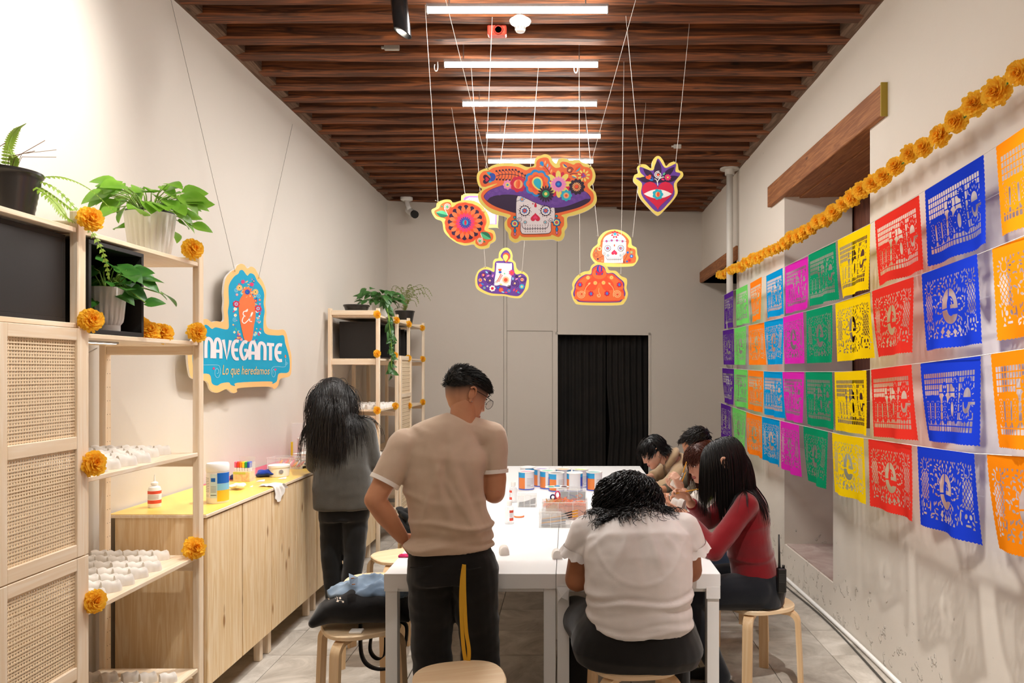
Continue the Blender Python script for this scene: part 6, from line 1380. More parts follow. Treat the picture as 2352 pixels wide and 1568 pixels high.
# ---- girl with brown fringe, seated behind her
t = thing('person', 'girl with reddish-brown fringe painting, behind the woman in red', 'person', (1.02, 4.78, 0)); o = t.location
f = Vector((-.88, -.42, 0)).normalized(); rt_v = Vector((f.y, -f.x, 0))
hc = Vector((.838, 4.68, 1.125)); R = rot_head(math.atan2(-f.x, f.y), .38, .0); LAT = rt_v
bm_ = MB(o); torso(bm_, [((1.02, 4.78, .48), .15, .12), ((1.0, 4.77, .65), .12, .1), ((.96, 4.75, .88), .14, .09), ((.92, 4.72, .98), .06, .055)], LAT); capsule(bm_, (.92, 4.72, .97), (.865, 4.695, 1.06), .05, .048)
ls, le_, lw = (.985, 4.60, .91), (.80, 4.48, .80), (.70, 4.60, .955); rs_, re_, rw = (.93, 4.90, .92), (.80, 4.93, .80), (.735, 4.72, .93)
for a, b, c in ((ls, le_, lw), (rs_, re_, rw)): chain(bm_, [(a, .048), (b, .04)]); chain(bm_, [(b, .04), (c, .025)])
hd = MB(o); hand(hd, lw, (-.35, .05, .9), (-.6, .6, -.2), -1, [.7, .8, .9, 1.], .9, .95); hand(hd, rw, (-.9, -.3, .3), (0, -.2, 1), 1, .45, .4, .95)
for dy in (-.09, .10): chain(bm_, [((1.0, 4.78+dy, .53), .085), ((.60, 4.78+dy, .52), .055), ((.80, 4.78+dy, .08), .036)])
build_body(t, bm_, hd, [make_head(t, hc, R, .98)], SKD); face_bits(t, hc, R, .98, plain('brow_brown', '#3A2015', .7), LIP)
BLO = plain('dotted_blouse', '#EDE4DA', .8, var=('#DDD2C8', 90)); mb = MB(o)
torso(mb, [((1.03, 4.785, .50), .17, .13), ((1.0, 4.77, .65), .145, .12), ((.96, 4.75, .88), .160, .11), ((.93, 4.725, .96), .085, .07)], LAT)
for a, b, c in ((ls, le_, lw), (rs_, re_, rw)): a, b, c = Vector(a), Vector(b), Vector(c); capsule(mb, a, b, .058, .052, 14); capsule(mb, b, b+(c-b)*.45, .052, .046, 14, (False, True)); capsule(mb, (.93, 4.73, .95), a, .05, .058)
garment('blouse', mb, BLO, t, .009, 5)
mb = MB(o); mb.strip([(.885, 4.62, .97), (.875, 4.58, .88), (.90, 4.57, .75)], (1, .3, 0), .035, .006); mb.obj('strap', plain('lime_strap', '#A6BE2C', .6), t)
mb = MB(o); torso(mb, [((1.02, 4.785, .46), .18, .15), ((1.02, 4.785, .54), .17, .14)], LAT)
for dy in (-.095, .10): chain(mb, [((.99, 4.78+dy, .535), .1), ((.60, 4.78+dy, .525), .074), ((.80, 4.78+dy, .06), .05)], 14)
garment('jeans', mb, fabric('blue_denim', '#4A5F7E', None, 500, .3), t, .011, 5)
pb = lambda c: c[2] > -.05 and not (c[1] > .0 and c[2] < .058) and c[1] < .098
Vc, Fc = cap_shell(hc, R, .98, pb, .005); n = 2200; rt = scalp_roots(n, pb, .98, .012); Rn = np.array(R); cn = np.array(hc)
d0 = comb(rt, np.where((rt[:, 1:2] > .025), np.array((0, .10, -.02)), np.array((0, -.06, -.09))+np.sign(rt[:, :1]+1e-4)*np.array((.05, 0, 0)))+RNG.normal(size=rt.shape)*.008, .06)
Ls = np.where(rt[:, 1] > .025, RNG.uniform(.048, .068, n), RNG.uniform(.22, .33, n))
coll = [(cn, Rn, np.array((.093, .116, .122))), (np.array((.97, 4.76, .82)), np.eye(3), np.array((.12, .15, .17)))]
Pw = strands(rt @ Rn.T+cn, d0 @ Rn.T, Ls, 18, .2, coll, (.006, 45.))
Vh, Fh = strand_mesh(Pw, RNG.uniform(.0012, .0024, n), .4); part_np('hair', np.concatenate([Vc, Vh]), np.concatenate([Fc, Fh+len(Vc)]), [HBRN], t)
# ---- dark-haired person behind the girl
t = thing('person', 'dark short-haired person in olive, mostly hidden behind the girl with fringe', 'person', (1.06, 5.46, 0)); o = t.location
f = Vector((-.97, .1, 0)).normalized(); rt_v = Vector((f.y, -f.x, 0)); LAT = rt_v; hc = Vector((.935, 5.42, 1.150)); R = rot_head(math.atan2(-f.x, f.y), .5)
bm_ = MB(o); torso(bm_, [((1.06, 5.46, .48), .15, .12), ((1.04, 5.45, .7), .13, .11), ((1.0, 5.44, .92), .14, .09), ((.975, 5.43, 1.02), .06, .055)], LAT); capsule(bm_, (.975, 5.43, 1.0), (.95, 5.42, 1.09), .052, .05)
arms = (((.98, 5.28, .94), (.84, 5.22, .80), (.64, 5.3, .80)), ((.98, 5.60, .94), (.84, 5.68, .80), (.64, 5.55, .80)))
for a, b, c in arms: chain(bm_, [(a, .05), (b, .042)]); chain(bm_, [(b, .042), (c, .026)])
hd = MB(o); hand(hd, arms[0][2], (-1, .3, 0), (0, 0, -1), -1, .5, .5); hand(hd, arms[1][2], (-1, -.3, 0), (0, 0, -1), 1, .5, .5)
for dy in (-.1, .1): chain(bm_, [((1.04, 5.46+dy, .53), .085), ((.62, 5.46+dy, .52), .055), ((.80, 5.46+dy, .08), .036)])
build_body(t, bm_, hd, [make_head(t, hc, R)], SKA)
OLV = fabric('olive_cloth', '#5A5142', None, 400, .3); mb = MB(o); torso(mb, [((1.07, 5.465, .5), .17, .14), ((1.04, 5.45, .7), .155, .13), ((1.0, 5.44, .92), .165, .11), ((.98, 5.43, 1.01), .08, .07)], LAT)
for a, b, c in arms: a, b, c = Vector(a), Vector(b), Vector(c); capsule(mb, a, b, .062, .054, 14); capsule(mb, b, b+(c-b)*.6, .054, .044, 14, (False, True)); capsule(mb, (.98, 5.43, .99), a, .05, .06)
garment('shirt', mb, OLV, t, .010, 5)
mb = MB(o); torso(mb, [((1.06, 5.465, .46), .18, .15), ((1.06, 5.465, .54), .17, .14)], LAT)
for dy in (-.1, .1): chain(mb, [((1.03, 5.46+dy, .535), .1), ((.62, 5.46+dy, .525), .074), ((.80, 5.46+dy, .06), .05)], 14)
garment('trousers', mb, BLKT, t, .011, 5)
ps = lambda c: c[2] > .0 and not (c[1] > .055 and c[2] < .07) and c[1] < .10
Vc, Fc = cap_shell(hc, R, 1.0, ps, .007); n = 600; rt = scalp_roots(n, ps, 1.0, .01); Rn = np.array(R); cn = np.array(hc); d0 = comb(rt, rt*.5+np.array((0, .06, 0))+RNG.normal(size=rt.shape)*.02, .25)
Pw = strands(rt @ Rn.T+cn, d0 @ Rn.T, RNG.uniform(.02, .04, n), 5, .15, [(cn, Rn, np.array((.086, .114, .124)))])
Vh, Fh = strand_mesh(Pw, .0032); part_np('hair', np.concatenate([Vc, Vh]), np.concatenate([Fc, Fh+len(Vc)]), [HDK], t)
# ---- person in tan hoodie leaning over the far end
t = thing('person', 'person with black bowl-cut hair in tan hoodie leaning over the far table end', 'person', (1.08, 6.15, 0)); o = t.location
f = Vector((-.95, -.22, 0)).normalized(); rt_v = Vector((f.y, -f.x, 0)); LAT = rt_v; hc = Vector((.690, 6.06, 1.032)); R = rot_head(math.atan2(-f.x, f.y), .62)
bm_ = MB(o); torso(bm_, [((1.08, 6.16, .48), .15, .12), ((1.03, 6.15, .7), .13, .11), ((.92, 6.12, .90), .14, .09), ((.83, 6.09, .97), .06, .055)], LAT); capsule(bm_, (.84, 6.09, .95), (.735, 6.07, 1.0), .052, .05)
arms = (((.89, 5.96, .87), (.775, 5.88, .775), (.60, 5.98, .785)), ((.86, 6.26, .89), (.76, 6.30, .80), (.575, 6.16, .79)))
for a, b, c in arms: chain(bm_, [(a, .05), (b, .042)]); chain(bm_, [(b, .042), (c, .028)])
hd = MB(o); hand(hd, arms[0][2], (-1, .4, .1), (0, .2, -1), -1, .5, .5); hand(hd, arms[1][2], (-1, -.4, .1), (0, 0, -1), 1, .5, .5)
for dy in (-.1, .1): chain(bm_, [((1.06, 6.16+dy, .53), .085), ((.62, 6.16+dy, .52), .055), ((.82, 6.16+dy, .08), .036)])
build_body(t, bm_, hd, [make_head(t, hc, R)], SKD); face_bits(t, hc, R, 1., BROW, LIP)
HOOD = fabric('tan_fleece', '#B39876', '#A88C6B', 300, .4, .4); mb = MB(o); torso(mb, [((1.10, 6.165, .5), .18, .15), ((1.05, 6.155, .7), .17, .145), ((.955, 6.13, .88), .19, .125), ((.87, 6.105, .965), .10, .085)], LAT)
for a, b, c in arms: a, b, c = Vector(a), Vector(b), Vector(c); capsule(mb, a, b, .072, .066, 14); capsule(mb, b, b+(c-b)*.32, .066, .054, 14, (False, True)); capsule(mb, (.88, 6.10, .93), a, .06, .07)
garment('hoodie', mb, HOOD, t, .0095, 5, (.006, (9, 9, 9)))
mb = MB(o); c0 = Vector((.845, 6.095, .975))
for k in range(3): mb.tube([c0+Vector((.03-.015*k, 0, .012-.012*k))+Vector((.030*math.cos(q)-.02, .085*math.sin(q), .055*math.cos(q)))*(1+.1*k) for q in np.linspace(-2.4, 2.4, 14)], .026, 8)
Vv, Nn, Fq = remesh(mb, .008, 5); part_np('hood', Vv, Fq, [HOOD], t)
mb = MB(o)
for dy in (-.03, .03): mb.tube([(.79, 6.04+dy, .97), (.775, 6.03+dy, .90), (.79, 6.03+dy, .83)], .004, 6)
mb.obj('drawstring', plain('cord_brown', '#6E5A44', .8), t, True)
mb = MB(o); torso(mb, [((1.08, 6.165, .46), .18, .15), ((1.08, 6.165, .54), .17, .14)], LAT)
for dy in (-.1, .1): chain(mb, [((1.05, 6.16+dy, .535), .1), ((.62, 6.16+dy, .525), .074), ((.82, 6.16+dy, .06), .05)], 14)
garment('trousers', mb, BLKT, t, .011, 5)
pb2 = lambda c: c[2] > -.012-(.035 if c[1] < -.02 else 0)+(.02 if abs(c[0]) > .055 and c[1] > -.03 else 0) and not (c[1] > .05 and c[2] < .055) and c[1] < .10
Vc, Fc = cap_shell(hc, R, 1.0, pb2, .009); n = 1400; rt = scalp_roots(n, pb2, 1.0, .014); Rn = np.array(R); cn = np.array(hc)
d0 = comb(rt, rt*np.array((.9, .0, .0))+np.where(rt[:, 1:2] > -.02, np.array((0, .08, 0)), np.array((0, -.04, -.02)))+RNG.normal(size=rt.shape)*.01, .08)
Pw = strands(rt @ Rn.T+cn, d0 @ Rn.T, RNG.uniform(.04, .066, n), 8, .10, [(cn, Rn, np.array((.094, .122, .128)))])
Vh, Fh = strand_mesh(Pw, .0026, .3); part_np('hair', np.concatenate([Vc, Vh]), np.concatenate([Fc, Fh+len(Vc)]), [HBLK], t)
mb = MB(o); mb.tube([hc+R@Vector((-.081, -.004+.008*math.sin(q), -.040+.008*math.cos(q))) for q in np.linspace(0, 2*PI, 14)], .0015, 6); mb.obj('earring', MATS['silver'], t, True)
# ---- woman in grey sweater standing at the counter
t = thing('person', 'woman with long dark hair in charcoal sweater standing at the yellow counter', 'person', (-1.50, 5.0, 0)); o = t.location
hc = Vector((-1.590, 5.06, 1.515)); R = rot_head(.35, .35, 0.05); LAT = (1, .1, 0)
bm_ = MB(o); torso(bm_, [((-1.49, 5.0, .80), .15, .12), ((-1.50, 5.0, 1.0), .13, .11), ((-1.52, 5.02, 1.25), .15, .1), ((-1.55, 5.03, 1.38), .06, .055)], LAT); capsule(bm_, (-1.555, 5.03, 1.36), (-1.575, 5.05, 1.45), .05, .048)
ls, le_, lw = (-1.675, 5.0, 1.29), (-1.685, 5.0, 1.07), (-1.62, 5.22, 1.08); rs_, re_, rw = (-1.36, 5.04, 1.31), (-1.325, 5.06, 1.07), (-1.45, 5.26, 1.10)
for a, b, c in ((ls, le_, lw), (rs_, re_, rw)): chain(bm_, [(a, .05), (b, .043)]); chain(bm_, [(b, .043), (c, .026)])
hd = MB(o); hand(hd, lw, (.3, 1, 0), (1, 0, 0), -1, .5, .5); hand(hd, rw, (-.3, 1, 0), (-1, 0, 0), 1, .5, .5)
for x, kx, ax, ay in ((-1.565, -1.575, -1.56, 5.02), (-1.42, -1.42, -1.465, 4.97)): chain(bm_, [((x, 5.0, .80), .08), ((kx, 4.99, .46), .052), ((ax, ay, .07), .036)])
build_body(t, bm_, hd, [make_head(t, hc, R, .98)], SKC)
KNIT = fabric('charcoal_knit', '#4B4842', '#403D38', 260, .6, .3); mb = MB(o)
torso(mb, [((-1.495, 5.0, .775), .192, .145), ((-1.495, 5.0, .80), .196, .148), ((-1.50, 5.0, .92), .196, .148), ((-1.505, 5.0, 1.05), .180, .138), ((-1.515, 5.01, 1.2), .178, .128), ((-1.53, 5.02, 1.31), .165, .10), ((-1.545, 5.03, 1.37), .10, .075)], LAT)
for a, b, c in ((ls, le_, lw), (rs_, re_, rw)): a, b, c = Vector(a), Vector(b), Vector(c); capsule(mb, a, b, .066, .064, 16); capsule(mb, b, b+(c-b)*.85, .064, .042, 16, (False, True)); capsule(mb, (-1.54, 5.03, 1.32), a, .06, .064)
garment('sweater', mb, KNIT, t, .0085, 6, (.005, (8, 8, 10)), wrinkles([(.93, .5, .03, .3), (1.0, -.5, .03, -.3)], .012))
BJ = fabric('black_jeans', '#0F0F10', None, 500, .3); mb = MB(o); torso(mb, [((-1.49, 5.0, .70), .165, .125), ((-1.495, 5.0, .84), .165, .125)], LAT)
for x, kx, ax, ay in ((-1.565, -1.575, -1.56, 5.02), (-1.42, -1.42, -1.465, 4.97)): chain(mb, [((x, 5.0, .78), .095), ((kx, 4.99, .46), .070), ((ax, ay, .08), .050)], 16)
garment('jeans', mb, BJ, t, .009, 5, (.005, (9, 9, 12)))
for ax, ay in ((-1.56, 5.02), (-1.465, 4.97)): mb = MB(o); shoe(mb, (ax, ay, .07), (0, 1, 0)); mb.obj('shoe', BLACK, t, True)
pg_ = lambda c: c[2] > -.06 and not (c[1] > .05 and c[2] < .07) and c[1] < .09
Vc, Fc = cap_shell(hc, R, .98, pg_, .005); n = 2600; rt = scalp_roots(n, pg_, .98, .012); Rn = np.array(R); cn = np.array(hc)
d0 = comb(rt, np.array((0, -.10, -.05))+rt*np.array((-.2, 0, 0))+RNG.normal(size=rt.shape)*.006, .04)
coll = [(cn, Rn, np.array((.092, .122, .122)))]
Pw = strands(rt @ Rn.T+cn, d0 @ Rn.T, RNG.uniform(.32, .50, n), 22, .2, coll, (.006, 18.), surf=GB[0], gap=.010)
Vh, Fh = strand_mesh(Pw, RNG.uniform(.0011, .0024, n), .3); part_np('hair', np.concatenate([Vc, Vh]), np.concatenate([Fc, Fh+len(Vc)]), [HDK], t)['label'] = 'long dark hair, half tied back'
mb = MB(o); tie = hc+R@Vector((0, -.105, .06)); mb.tube([tie+R@Vector((.018*math.cos(q), -.014, .012*math.sin(q))) for q in np.linspace(0, 2*PI, 16)], .006, 7); mb.obj('hair_tie', HDK, t, True)
# ---------------------------------------------------------------- plants
def leaf_mesh(name, L, W, heart=True, mat=None, droop=.25):
    mb = MB(); us = (0, .12, .3, .5, .7, .86, 1); vs = []
    for u in us:
        w_ = W/2*(math.sin(PI*u**.55)**.8 if u < 1 else 0)+(W*.12 if heart and u == 0 else 0); x = L*u-(0 if u else 0); z = -droop*L*u*u
        for s_ in (-1, -.5, 0, .5, 1): vs.append((x-(L*.14 if heart and abs(s_) > .4 and u < .05 else 0), s_*w_, z+abs(s_)*w_*.35-.35*w_*s_*s_*.6))
    fs = [(i*5+j, i*5+j+1, i*5+j+6, i*5+j+5) for i in range(len(us)-1) for j in range(4)]
    mb.add(vs, fs); return mb.mesh(name, [mat], True, False)
def leafmat(name, c1, c2):
    m = plain(name, c1, .32, var=(c2, 14), spec=.5); b = m.node_tree.nodes['Principled BSDF']; n = m.node_tree.nodes; l = m.node_tree.links
    tr = n.new('ShaderNodeBsdfTranslucent'); tr.inputs[0].default_value = S(c1); mx = n.new('ShaderNodeMixShader'); mx.inputs[0].default_value = .3; o = n['Material Output']
    l.new(b.outputs[0], mx.inputs[1]); l.new(tr.outputs[0], mx.inputs[2]); l.new(mx.outputs[0], o.inputs[0]); return m
LG, LG2 = leafmat('leaf_bright', '#6FA72F', '#8FBF45'), leafmat('leaf_deep', '#3E7A2E', '#58923A')
IVYM, FERNM = leafmat('leaf_ivy', '#3F6B35', '#567F45'), leafmat('leaf_fern', '#8FB23F', '#A7C255'); FERND = leafmat('leaf_fern_dull', '#7E8C45', '#939A55')
STM = plain('stem_pale', '#8DB04A', .5); SOIL = plain('soil', '#3B2A1E', .95)
POTW = plain('pot_white', '#F0ECE6', .4)
LFA = [leaf_mesh('leaf', .078, .068, True, LG), leaf_mesh('leaf', .068, .056, True, LG, .45)]; LFB = [leaf_mesh('leaf', .078, .066, True, LG2), leaf_mesh('leaf', .062, .050, True, LG2, .4)]
IVY = [leaf_mesh('leaf', .085, .06, True, IVYM, .3), leaf_mesh('leaf', .07, .05, True, IVYM, .5)]
def put_leaf(t, me, p, d, nrm, s=1.):
    X = Vector(d).normalized(); Z = (Vector(nrm)-X*Vector(nrm).dot(X)).normalized(); Y = Z.cross(X); M = Matrix((X, Y, Z)).transposed().to_euler()
    return inst('leaf', me, t, Vector(p)-t.location, M, s)
def pothos(t, top, n, lf, r, spread, hgt, seed, bias=(0, 0, 0)):
    q = random.Random(seed); sm = MB(t.location); top = Vector(top)
    for k in range(n):
        a = 2*PI*k*.618+q.uniform(-.3, .3); e = q.random(); R_ = r+spread*math.sqrt(q.random())*(1-.45*e); z = hgt*(e**.8)-.05*(1-e)*q.random()*2
        p = top+Vector((math.cos(a)*R_, math.sin(a)*R_, z+.015))+Vector(bias)*q.random()*R_*6
        b = top+Vector((math.cos(a)*r*.5*q.random(), math.sin(a)*r*.5*q.random(), -.01)); m = (b+p)/2+Vector((0, 0, .035))
        sm.tube([b, m, p], [.0028, .0024, .0018], 5)
        out = Vector((math.cos(a), math.sin(a), q.uniform(-.6, .35))); put_leaf(t, q.choice(lf), p, out, Vector((out.x*.5+.45, out.y*.3-.75, .8)), q.uniform(1.0, 1.45))
    sm.obj('stems', STM, t, True)
def fluted_pot(t, c, R, h, foot=None, n=72, mat=POTW):
    mb = MB(t.location); prof = [(R*.70, 0), (R*.74, .004), (R*.78, h*.05)] if not foot else [(R*.66, 0), (R*.68, .004), (R*.68, h*.14), (R*.82, h*.22)]
    prof += [(R*.86, h*.3), (R*.93, h*.6), (R, h*.985), (R, h), (R*.93, h), (R*.90, h*.8), (R*.5, h*.78)]
    rs = []
    for r, z in prof: rs.append([(c[0]+(r-(R*.055 if (j % 3 == 0 and h*.16 < z < h*.97) else 0))*math.cos(2*PI*j/n), c[1]+(r-(R*.055 if (j % 3 == 0 and h*.16 < z < h*.97) else 0))*math.sin(2*PI*j/n), c[2]+z) for j in range(n)])
    mb.rings(rs); mb.obj('pot', mat, t, math.radians(25))
    mb = MB(t.location); mb.lathe([(R*.89, h*.85), (R*.6, h*.9), (.004, h*.9)], c, 24); mb.obj('soil', SOIL, t, True)
t = thing('potted_pothos', 'bright green pothos in wide white ribbed pot on top of near shelf', 'potted plant', (-1.862, 3.34, 2.201)); fluted_pot(t, t.location, .104, .19)
mb = MB(t.location); mb.lathe([(.096, .186), (.100, .192), (.098, .199), (.09, .194)], t.location, 40); mb.obj('inner_rim', BLACK, t, True)
pothos(t, t.location+Vector((0, 0, .18)), 64, LFA, .06, .155, .125, 3)
t = thing('potted_pothos', 'green pothos in tall white ribbed pot inside the black cube', 'potted plant', (-1.815, 2.95, 1.849)); fluted_pot(t, t.location, .068, .172, True, 60)
pothos(t, t.location+Vector((0, 0, .16)), 34, LFB, .03, .085, .085, 8, (.12, .0, 0))
for p, d in (((-1.70, 3.05, 2.03), (.5, 1, -.3)), ((-1.69, 3.13, 2.015), (.3, 1, -.35)), ((-1.70, 2.98, 2.06), (.6, .6, .1))): put_leaf(t, LFB[0], p, d, (.3, -.4, 1), 1.15)
mb = MB(t.location); mb.tube([(-1.81, 2.95, 2.0), (-1.75, 3.0, 2.04), (-1.69, 3.13, 2.015)], .003, 5); mb.obj('trailing_stem', STM, t, True)
def fern(t, base, fronds, mat, lw=.016, seg_=26):
    for pts, L in fronds:
        P_ = [Vector(p) for p in crom(pts, 8, False)]; mb = MB(t.location); mb.tube(P_, .0015, 4); n = seg_
        for k in range(n):
            q = (k+1)/(n+1)*(len(P_)-1); i = int(q); p = P_[i]+(P_[min(i+1, len(P_)-1)]-P_[i])*(q-i); d = (P_[min(i+1, len(P_)-1)]-P_[max(0, i-1)]).normalized()
            s_ = d.cross(Vector((.3, -.5, 1))).normalized(); w_ = L*math.sin(PI*(.12+.86*k/n))**.8
            for sg in (-1, 1): a = p+s_*sg*w_+d*w_*.25-Vector((0, 0, w_*.25)); mb.add([p-d*lw*.3, p+s_*sg*w_*.5-d*lw*.32, a, p+s_*sg*w_*.5+d*lw*.36, p+d*lw*.3], [(0, 1, 2, 3, 4)])
        mb.obj('frond', mat, t, False, False)
t = thing('potted_fern', 'fern in dark ringed nursery pot at top left corner of near shelf', 'potted plant', (-1.94, 2.575, 2.201)); c = t.location
mb = MB(c); pr = [(.080, 0)]+[(.082+.0018*k*1.0+(.0016 if k % 2 else 0), .006+.0105*k) for k in range(15)]+[(.112, .165), (.116, .168), (.116, .178), (.108, .178), (.105, .15), (.02, .15)]; mb.lathe(pr, c, 36); mb.obj('pot', plain('pot_smoke', '#2B2826', .25), t, SM)
mb = MB(c); mb.lathe([(.104, .152), (.004, .16)], c, 20); mb.obj('soil', SOIL, t, True)
fr = [([c+Vector((.05, .03, .16)), c+Vector((.13, .10, .185)), c+Vector((.17, .2, .165)), c+Vector((.205, .29, .10))], .017), ([c+Vector((.05, .03, .16)), c+Vector((.13, .06, .14)), c+Vector((.19, .12, .05)), c+Vector((.235, .17, -.07)), c+Vector((.24, .20, -.17))], .021),
      ([c+Vector((.05, 0, .16)), c+Vector((.15, .02, .09)), c+Vector((.185, .05, .03)), c+Vector((.2, .10, .02))], .024), ([c+Vector((.03, .0, .16)), c+Vector((.10, .05, .13)), c+Vector((.16, .12, .07)), c+Vector((.2, .16, .03))], .022),
      ([c+Vector((0, 0, .16)), c+Vector((.0, .02, .26)), c+Vector((.01, .04, .33)), c+Vector((.04, .05, .36))], .02), ([c+Vector((0, 0, .16)), c+Vector((-.06, .02, .25)), c+Vector((-.1, .0, .3)), c+Vector((-.16, .0, .28))], .02), ([c+Vector((.02, 0, .16)), c+Vector((.03, .01, .22)), c+Vector((.03, -.02, .27))], .016)]
fern(t, c, fr, FERNM)
mb = MB(c)
for k in range(9): a = random.uniform(0, 6.28); mb.tube([c+Vector((.02*math.cos(a), .02*math.sin(a), .15)), c+Vector((.05*math.cos(a), .06*math.sin(a), .22+.03*random.random())), c+Vector((.09*math.cos(a)+.05, .11*math.sin(a)+.03, .24+.05*random.random()))], .0012, 4)
mb.obj('dry_stems', plain('dry_stem', '#6E4B33', .8), t, True)
# far shelf plants
t = thing('plant_pot', 'empty shallow black pot on top of the far shelf, left end', 'pot', (-1.98, 7.02, 2.201)); mb = MB(t.location); mb.lathe([(.08, 0), (.085, .004), (.115, .085), (.122, .088), (.122, .10), (.112, .10), (.10, .03), (.01, .02)], t.location, 32); mb.obj('pot', MATS['pot_smoke'], t, SM)
t = thing('hanging_ivy', 'trailing ivy in white pot hanging down the front of the far shelf', 'potted plant', (-1.83, 7.32, 2.201)); c = t.location; fluted_pot(t, c, .085, .15)
q = random.Random(11); vines = []
for k in range(7): a = -.9+k*.28; vines.append([c+Vector((.02, .0, .15)), c+Vector((.08, -.10-.02*k+.04*math.sin(a), .17)), c+Vector((.12, -.14-.012*k, .05)), c+Vector((.125+.004*k, -.15+.02*math.sin(k*2), -.15-.03*k)), c+Vector((.13+.01*(k % 2), -.12+.03*math.sin(k), -.30-.045*k))])
mb = MB(c)
for v in vines:
    P_ = [Vector(p) for p in crom(v, 6, False)]; mb.tube(P_, .003, 5)
    for i in range(4, len(P_), 2): put_leaf(t, q.choice(IVY), P_[i], Vector((q.uniform(-.2, .8), q.uniform(-1, 1), q.uniform(-.9, .1))), Vector((.8, -.7, .5)), q.uniform(.7, 1.25))
mb.obj('vines', STM, t, True)
for k in range(64): a = q.uniform(0, 6.28); R_ = .06+.15*q.random(); put_leaf(t, q.choice(IVY), c+Vector((R_*math.cos(a), R_*1.35*math.sin(a), .15+.12*q.random())), Vector((math.cos(a), math.sin(a), q.uniform(-.7, .3))), Vector((.3, -.5, 1)), q.uniform(.8, 1.35))
t = thing('potted_fern', 'wispy fern in black pot on top of the far shelf, right end', 'potted plant', (-1.86, 8.55, 2.201)); c = t.location; mb = MB(c); mb.lathe([(.075, 0), (.08, .004), (.108, .15), (.113, .152), (.113, .165), (.10, .165), (.095, .14), (.01, .14)], c, 30); mb.obj('pot', MATS['pot_smoke'], t, SM)
fr = []
for k in range(20): a = -2.2+k*.25+q.uniform(-.2, .2); r = q.uniform(.12, .26); h_ = q.uniform(.05, .34); fr.append(([c+Vector((0, 0, .14)), c+Vector((r*.35*math.cos(a), r*.35*math.sin(a), .17+h_*.7)), c+Vector((r*math.cos(a), r*math.sin(a), .14+h_)), c+Vector((1.3*r*math.cos(a), 1.3*r*math.sin(a), .10+h_*.8))], .020))
fern(t, c, fr, FERND, .014, 14)
# ---------------------------------------------------------------- things on the work tables
PINK, ORG, BLUE, CYAN, YLW, GRN = plain('paint_pink', '#E8648C', .3), plain('label_orange', '#F08A45', .45), plain('label_blue', '#2C55C8', .4), plain('label_cyan', '#2FA3DF', .4), plain('marker_yellow', '#F6DA2A', .4), plain('marker_green', '#25A35A', .4)
LAB, INK, REDL = plain('label_white', '#ECEBEF', .45), plain('ink_grey', '#8B8A92', .6), plain('label_red', '#E0523C', .45); TIN = plain('tin_metal', '#D9DADD', .3, metal=.6)
def tin(px, py, paint, name, lab, off):
    p = atZ(px, py, TZ); t = thing('paint_tin', lab, 'tin', p, 0, 'opened paint tins on the table'); R, h, n = .062, .146, 48
    mb = MB(); rows = [0, .006, .014, .100, .116, h-.006]; rr = [R*.97, R, R, R, R, R]
    vs = [(r*math.cos(2*PI*j/n), r*math.sin(2*PI*j/n), z) for r, z in zip(rr, rows) for j in range(n)]; b = len(mb.v); mb.v += vs
    for i in range(5):
        for j in range(n):
            k = (j-off) % n; m = 0
            if 2 <= i <= 3 or i == 4 or i == 1:
                if k < 4: m = 2
                elif k < 12: m = 3 if i >= 3 else 1
                elif 24 <= k < 28: m = 2
                elif 28 <= k < 36: m = 3 if i >= 3 else 1
                if i == 4: m = 3 if k < 12 or 24 <= k < 36 else 0
                if i == 3 and 24 <= k < 28: m = 3
            if i == 1: m = 2
            mb.f.append((i*n+j, i*n+(j+1) % n, (i+1)*n+(j+1) % n, (i+1)*n+j)); mb.m.append(m)
    mb.f.append(tuple(range(n-1, -1, -1))); mb.m.append(0); mb.obj('can', [LAB, ORG, BLUE, CYAN], t, SM)
    mb = MB(); mb.lathe([(R, h-.006), (R+.003, h-.002), (R+.003, h+.002), (R-.002, h+.003), (R-.006, h-.002), (R-.008, h-.012)], n=36, caps=(False, False)); mb.obj('rim', WHITE, t, True)
    mb = MB(); mb.lathe([(.001, h-.006), (R-.0065, h-.006)], n=30, caps=(False, False)); mb.obj('paint', paint, t)
    mb = MB()
    for q in range(7):
        a0 = 2*PI*(off+14)/n; z = .03+.0105*q; mb.add([((R+.0006)*math.cos(a0+d), (R+.0006)*math.sin(a0+d), z+s_) for s_ in (0, .0022) for d in np.linspace(0, .9 if q != 1 else .5, 7)], [(i, i+1, i+8, i+7) for i in range(6)], 1 if q == 1 else 0)
    mb.obj('label_print', [INK, BLACK], t, fix=False)
P_ = lambda n, c: plain('paint_'+n, c, .3)
for a in ((1212, 1113, LAB, 'w', 'grey-topped paint tin half hidden behind the pink one', 34), (1209, 1124, PINK, 'p', 'paint tin of pink paint at the left end of the tins', 23), (1244, 1117, P_('violet', '#9A86C8'), 'v', 'paint tin peeking out left of the green one', 20), (1258, 1122, P_('green', '#4FC09A'), 'g', 'paint tin of mint green paint', 22),
          (1294, 1118, P_('orange', '#F2A23C'), 'o', 'paint tin of orange paint behind the black one', 40), (1333, 1119, P_('lime', '#B4D639'), 'l', 'paint tin of lime green paint behind the white one', 22), (1278, 1128, P_('black', '#3A3A3F'), 'b', 'paint tin of black paint in front of the orange one', 24), (1320, 1128, P_('white', '#F5F4F2'), 'w', 'paint tin of white paint in front of the lime one', 42),
          (1365, 1126, P_('teal', '#3FA9A5'), 't', 'paint tin of teal paint at the right end of the tins', 24)): tin(*a)
CLR = clear('clear_plastic', '#FBFBFA', .2); LIQ = clear('clear_liquid', '#EDEEF0', .35, .05)
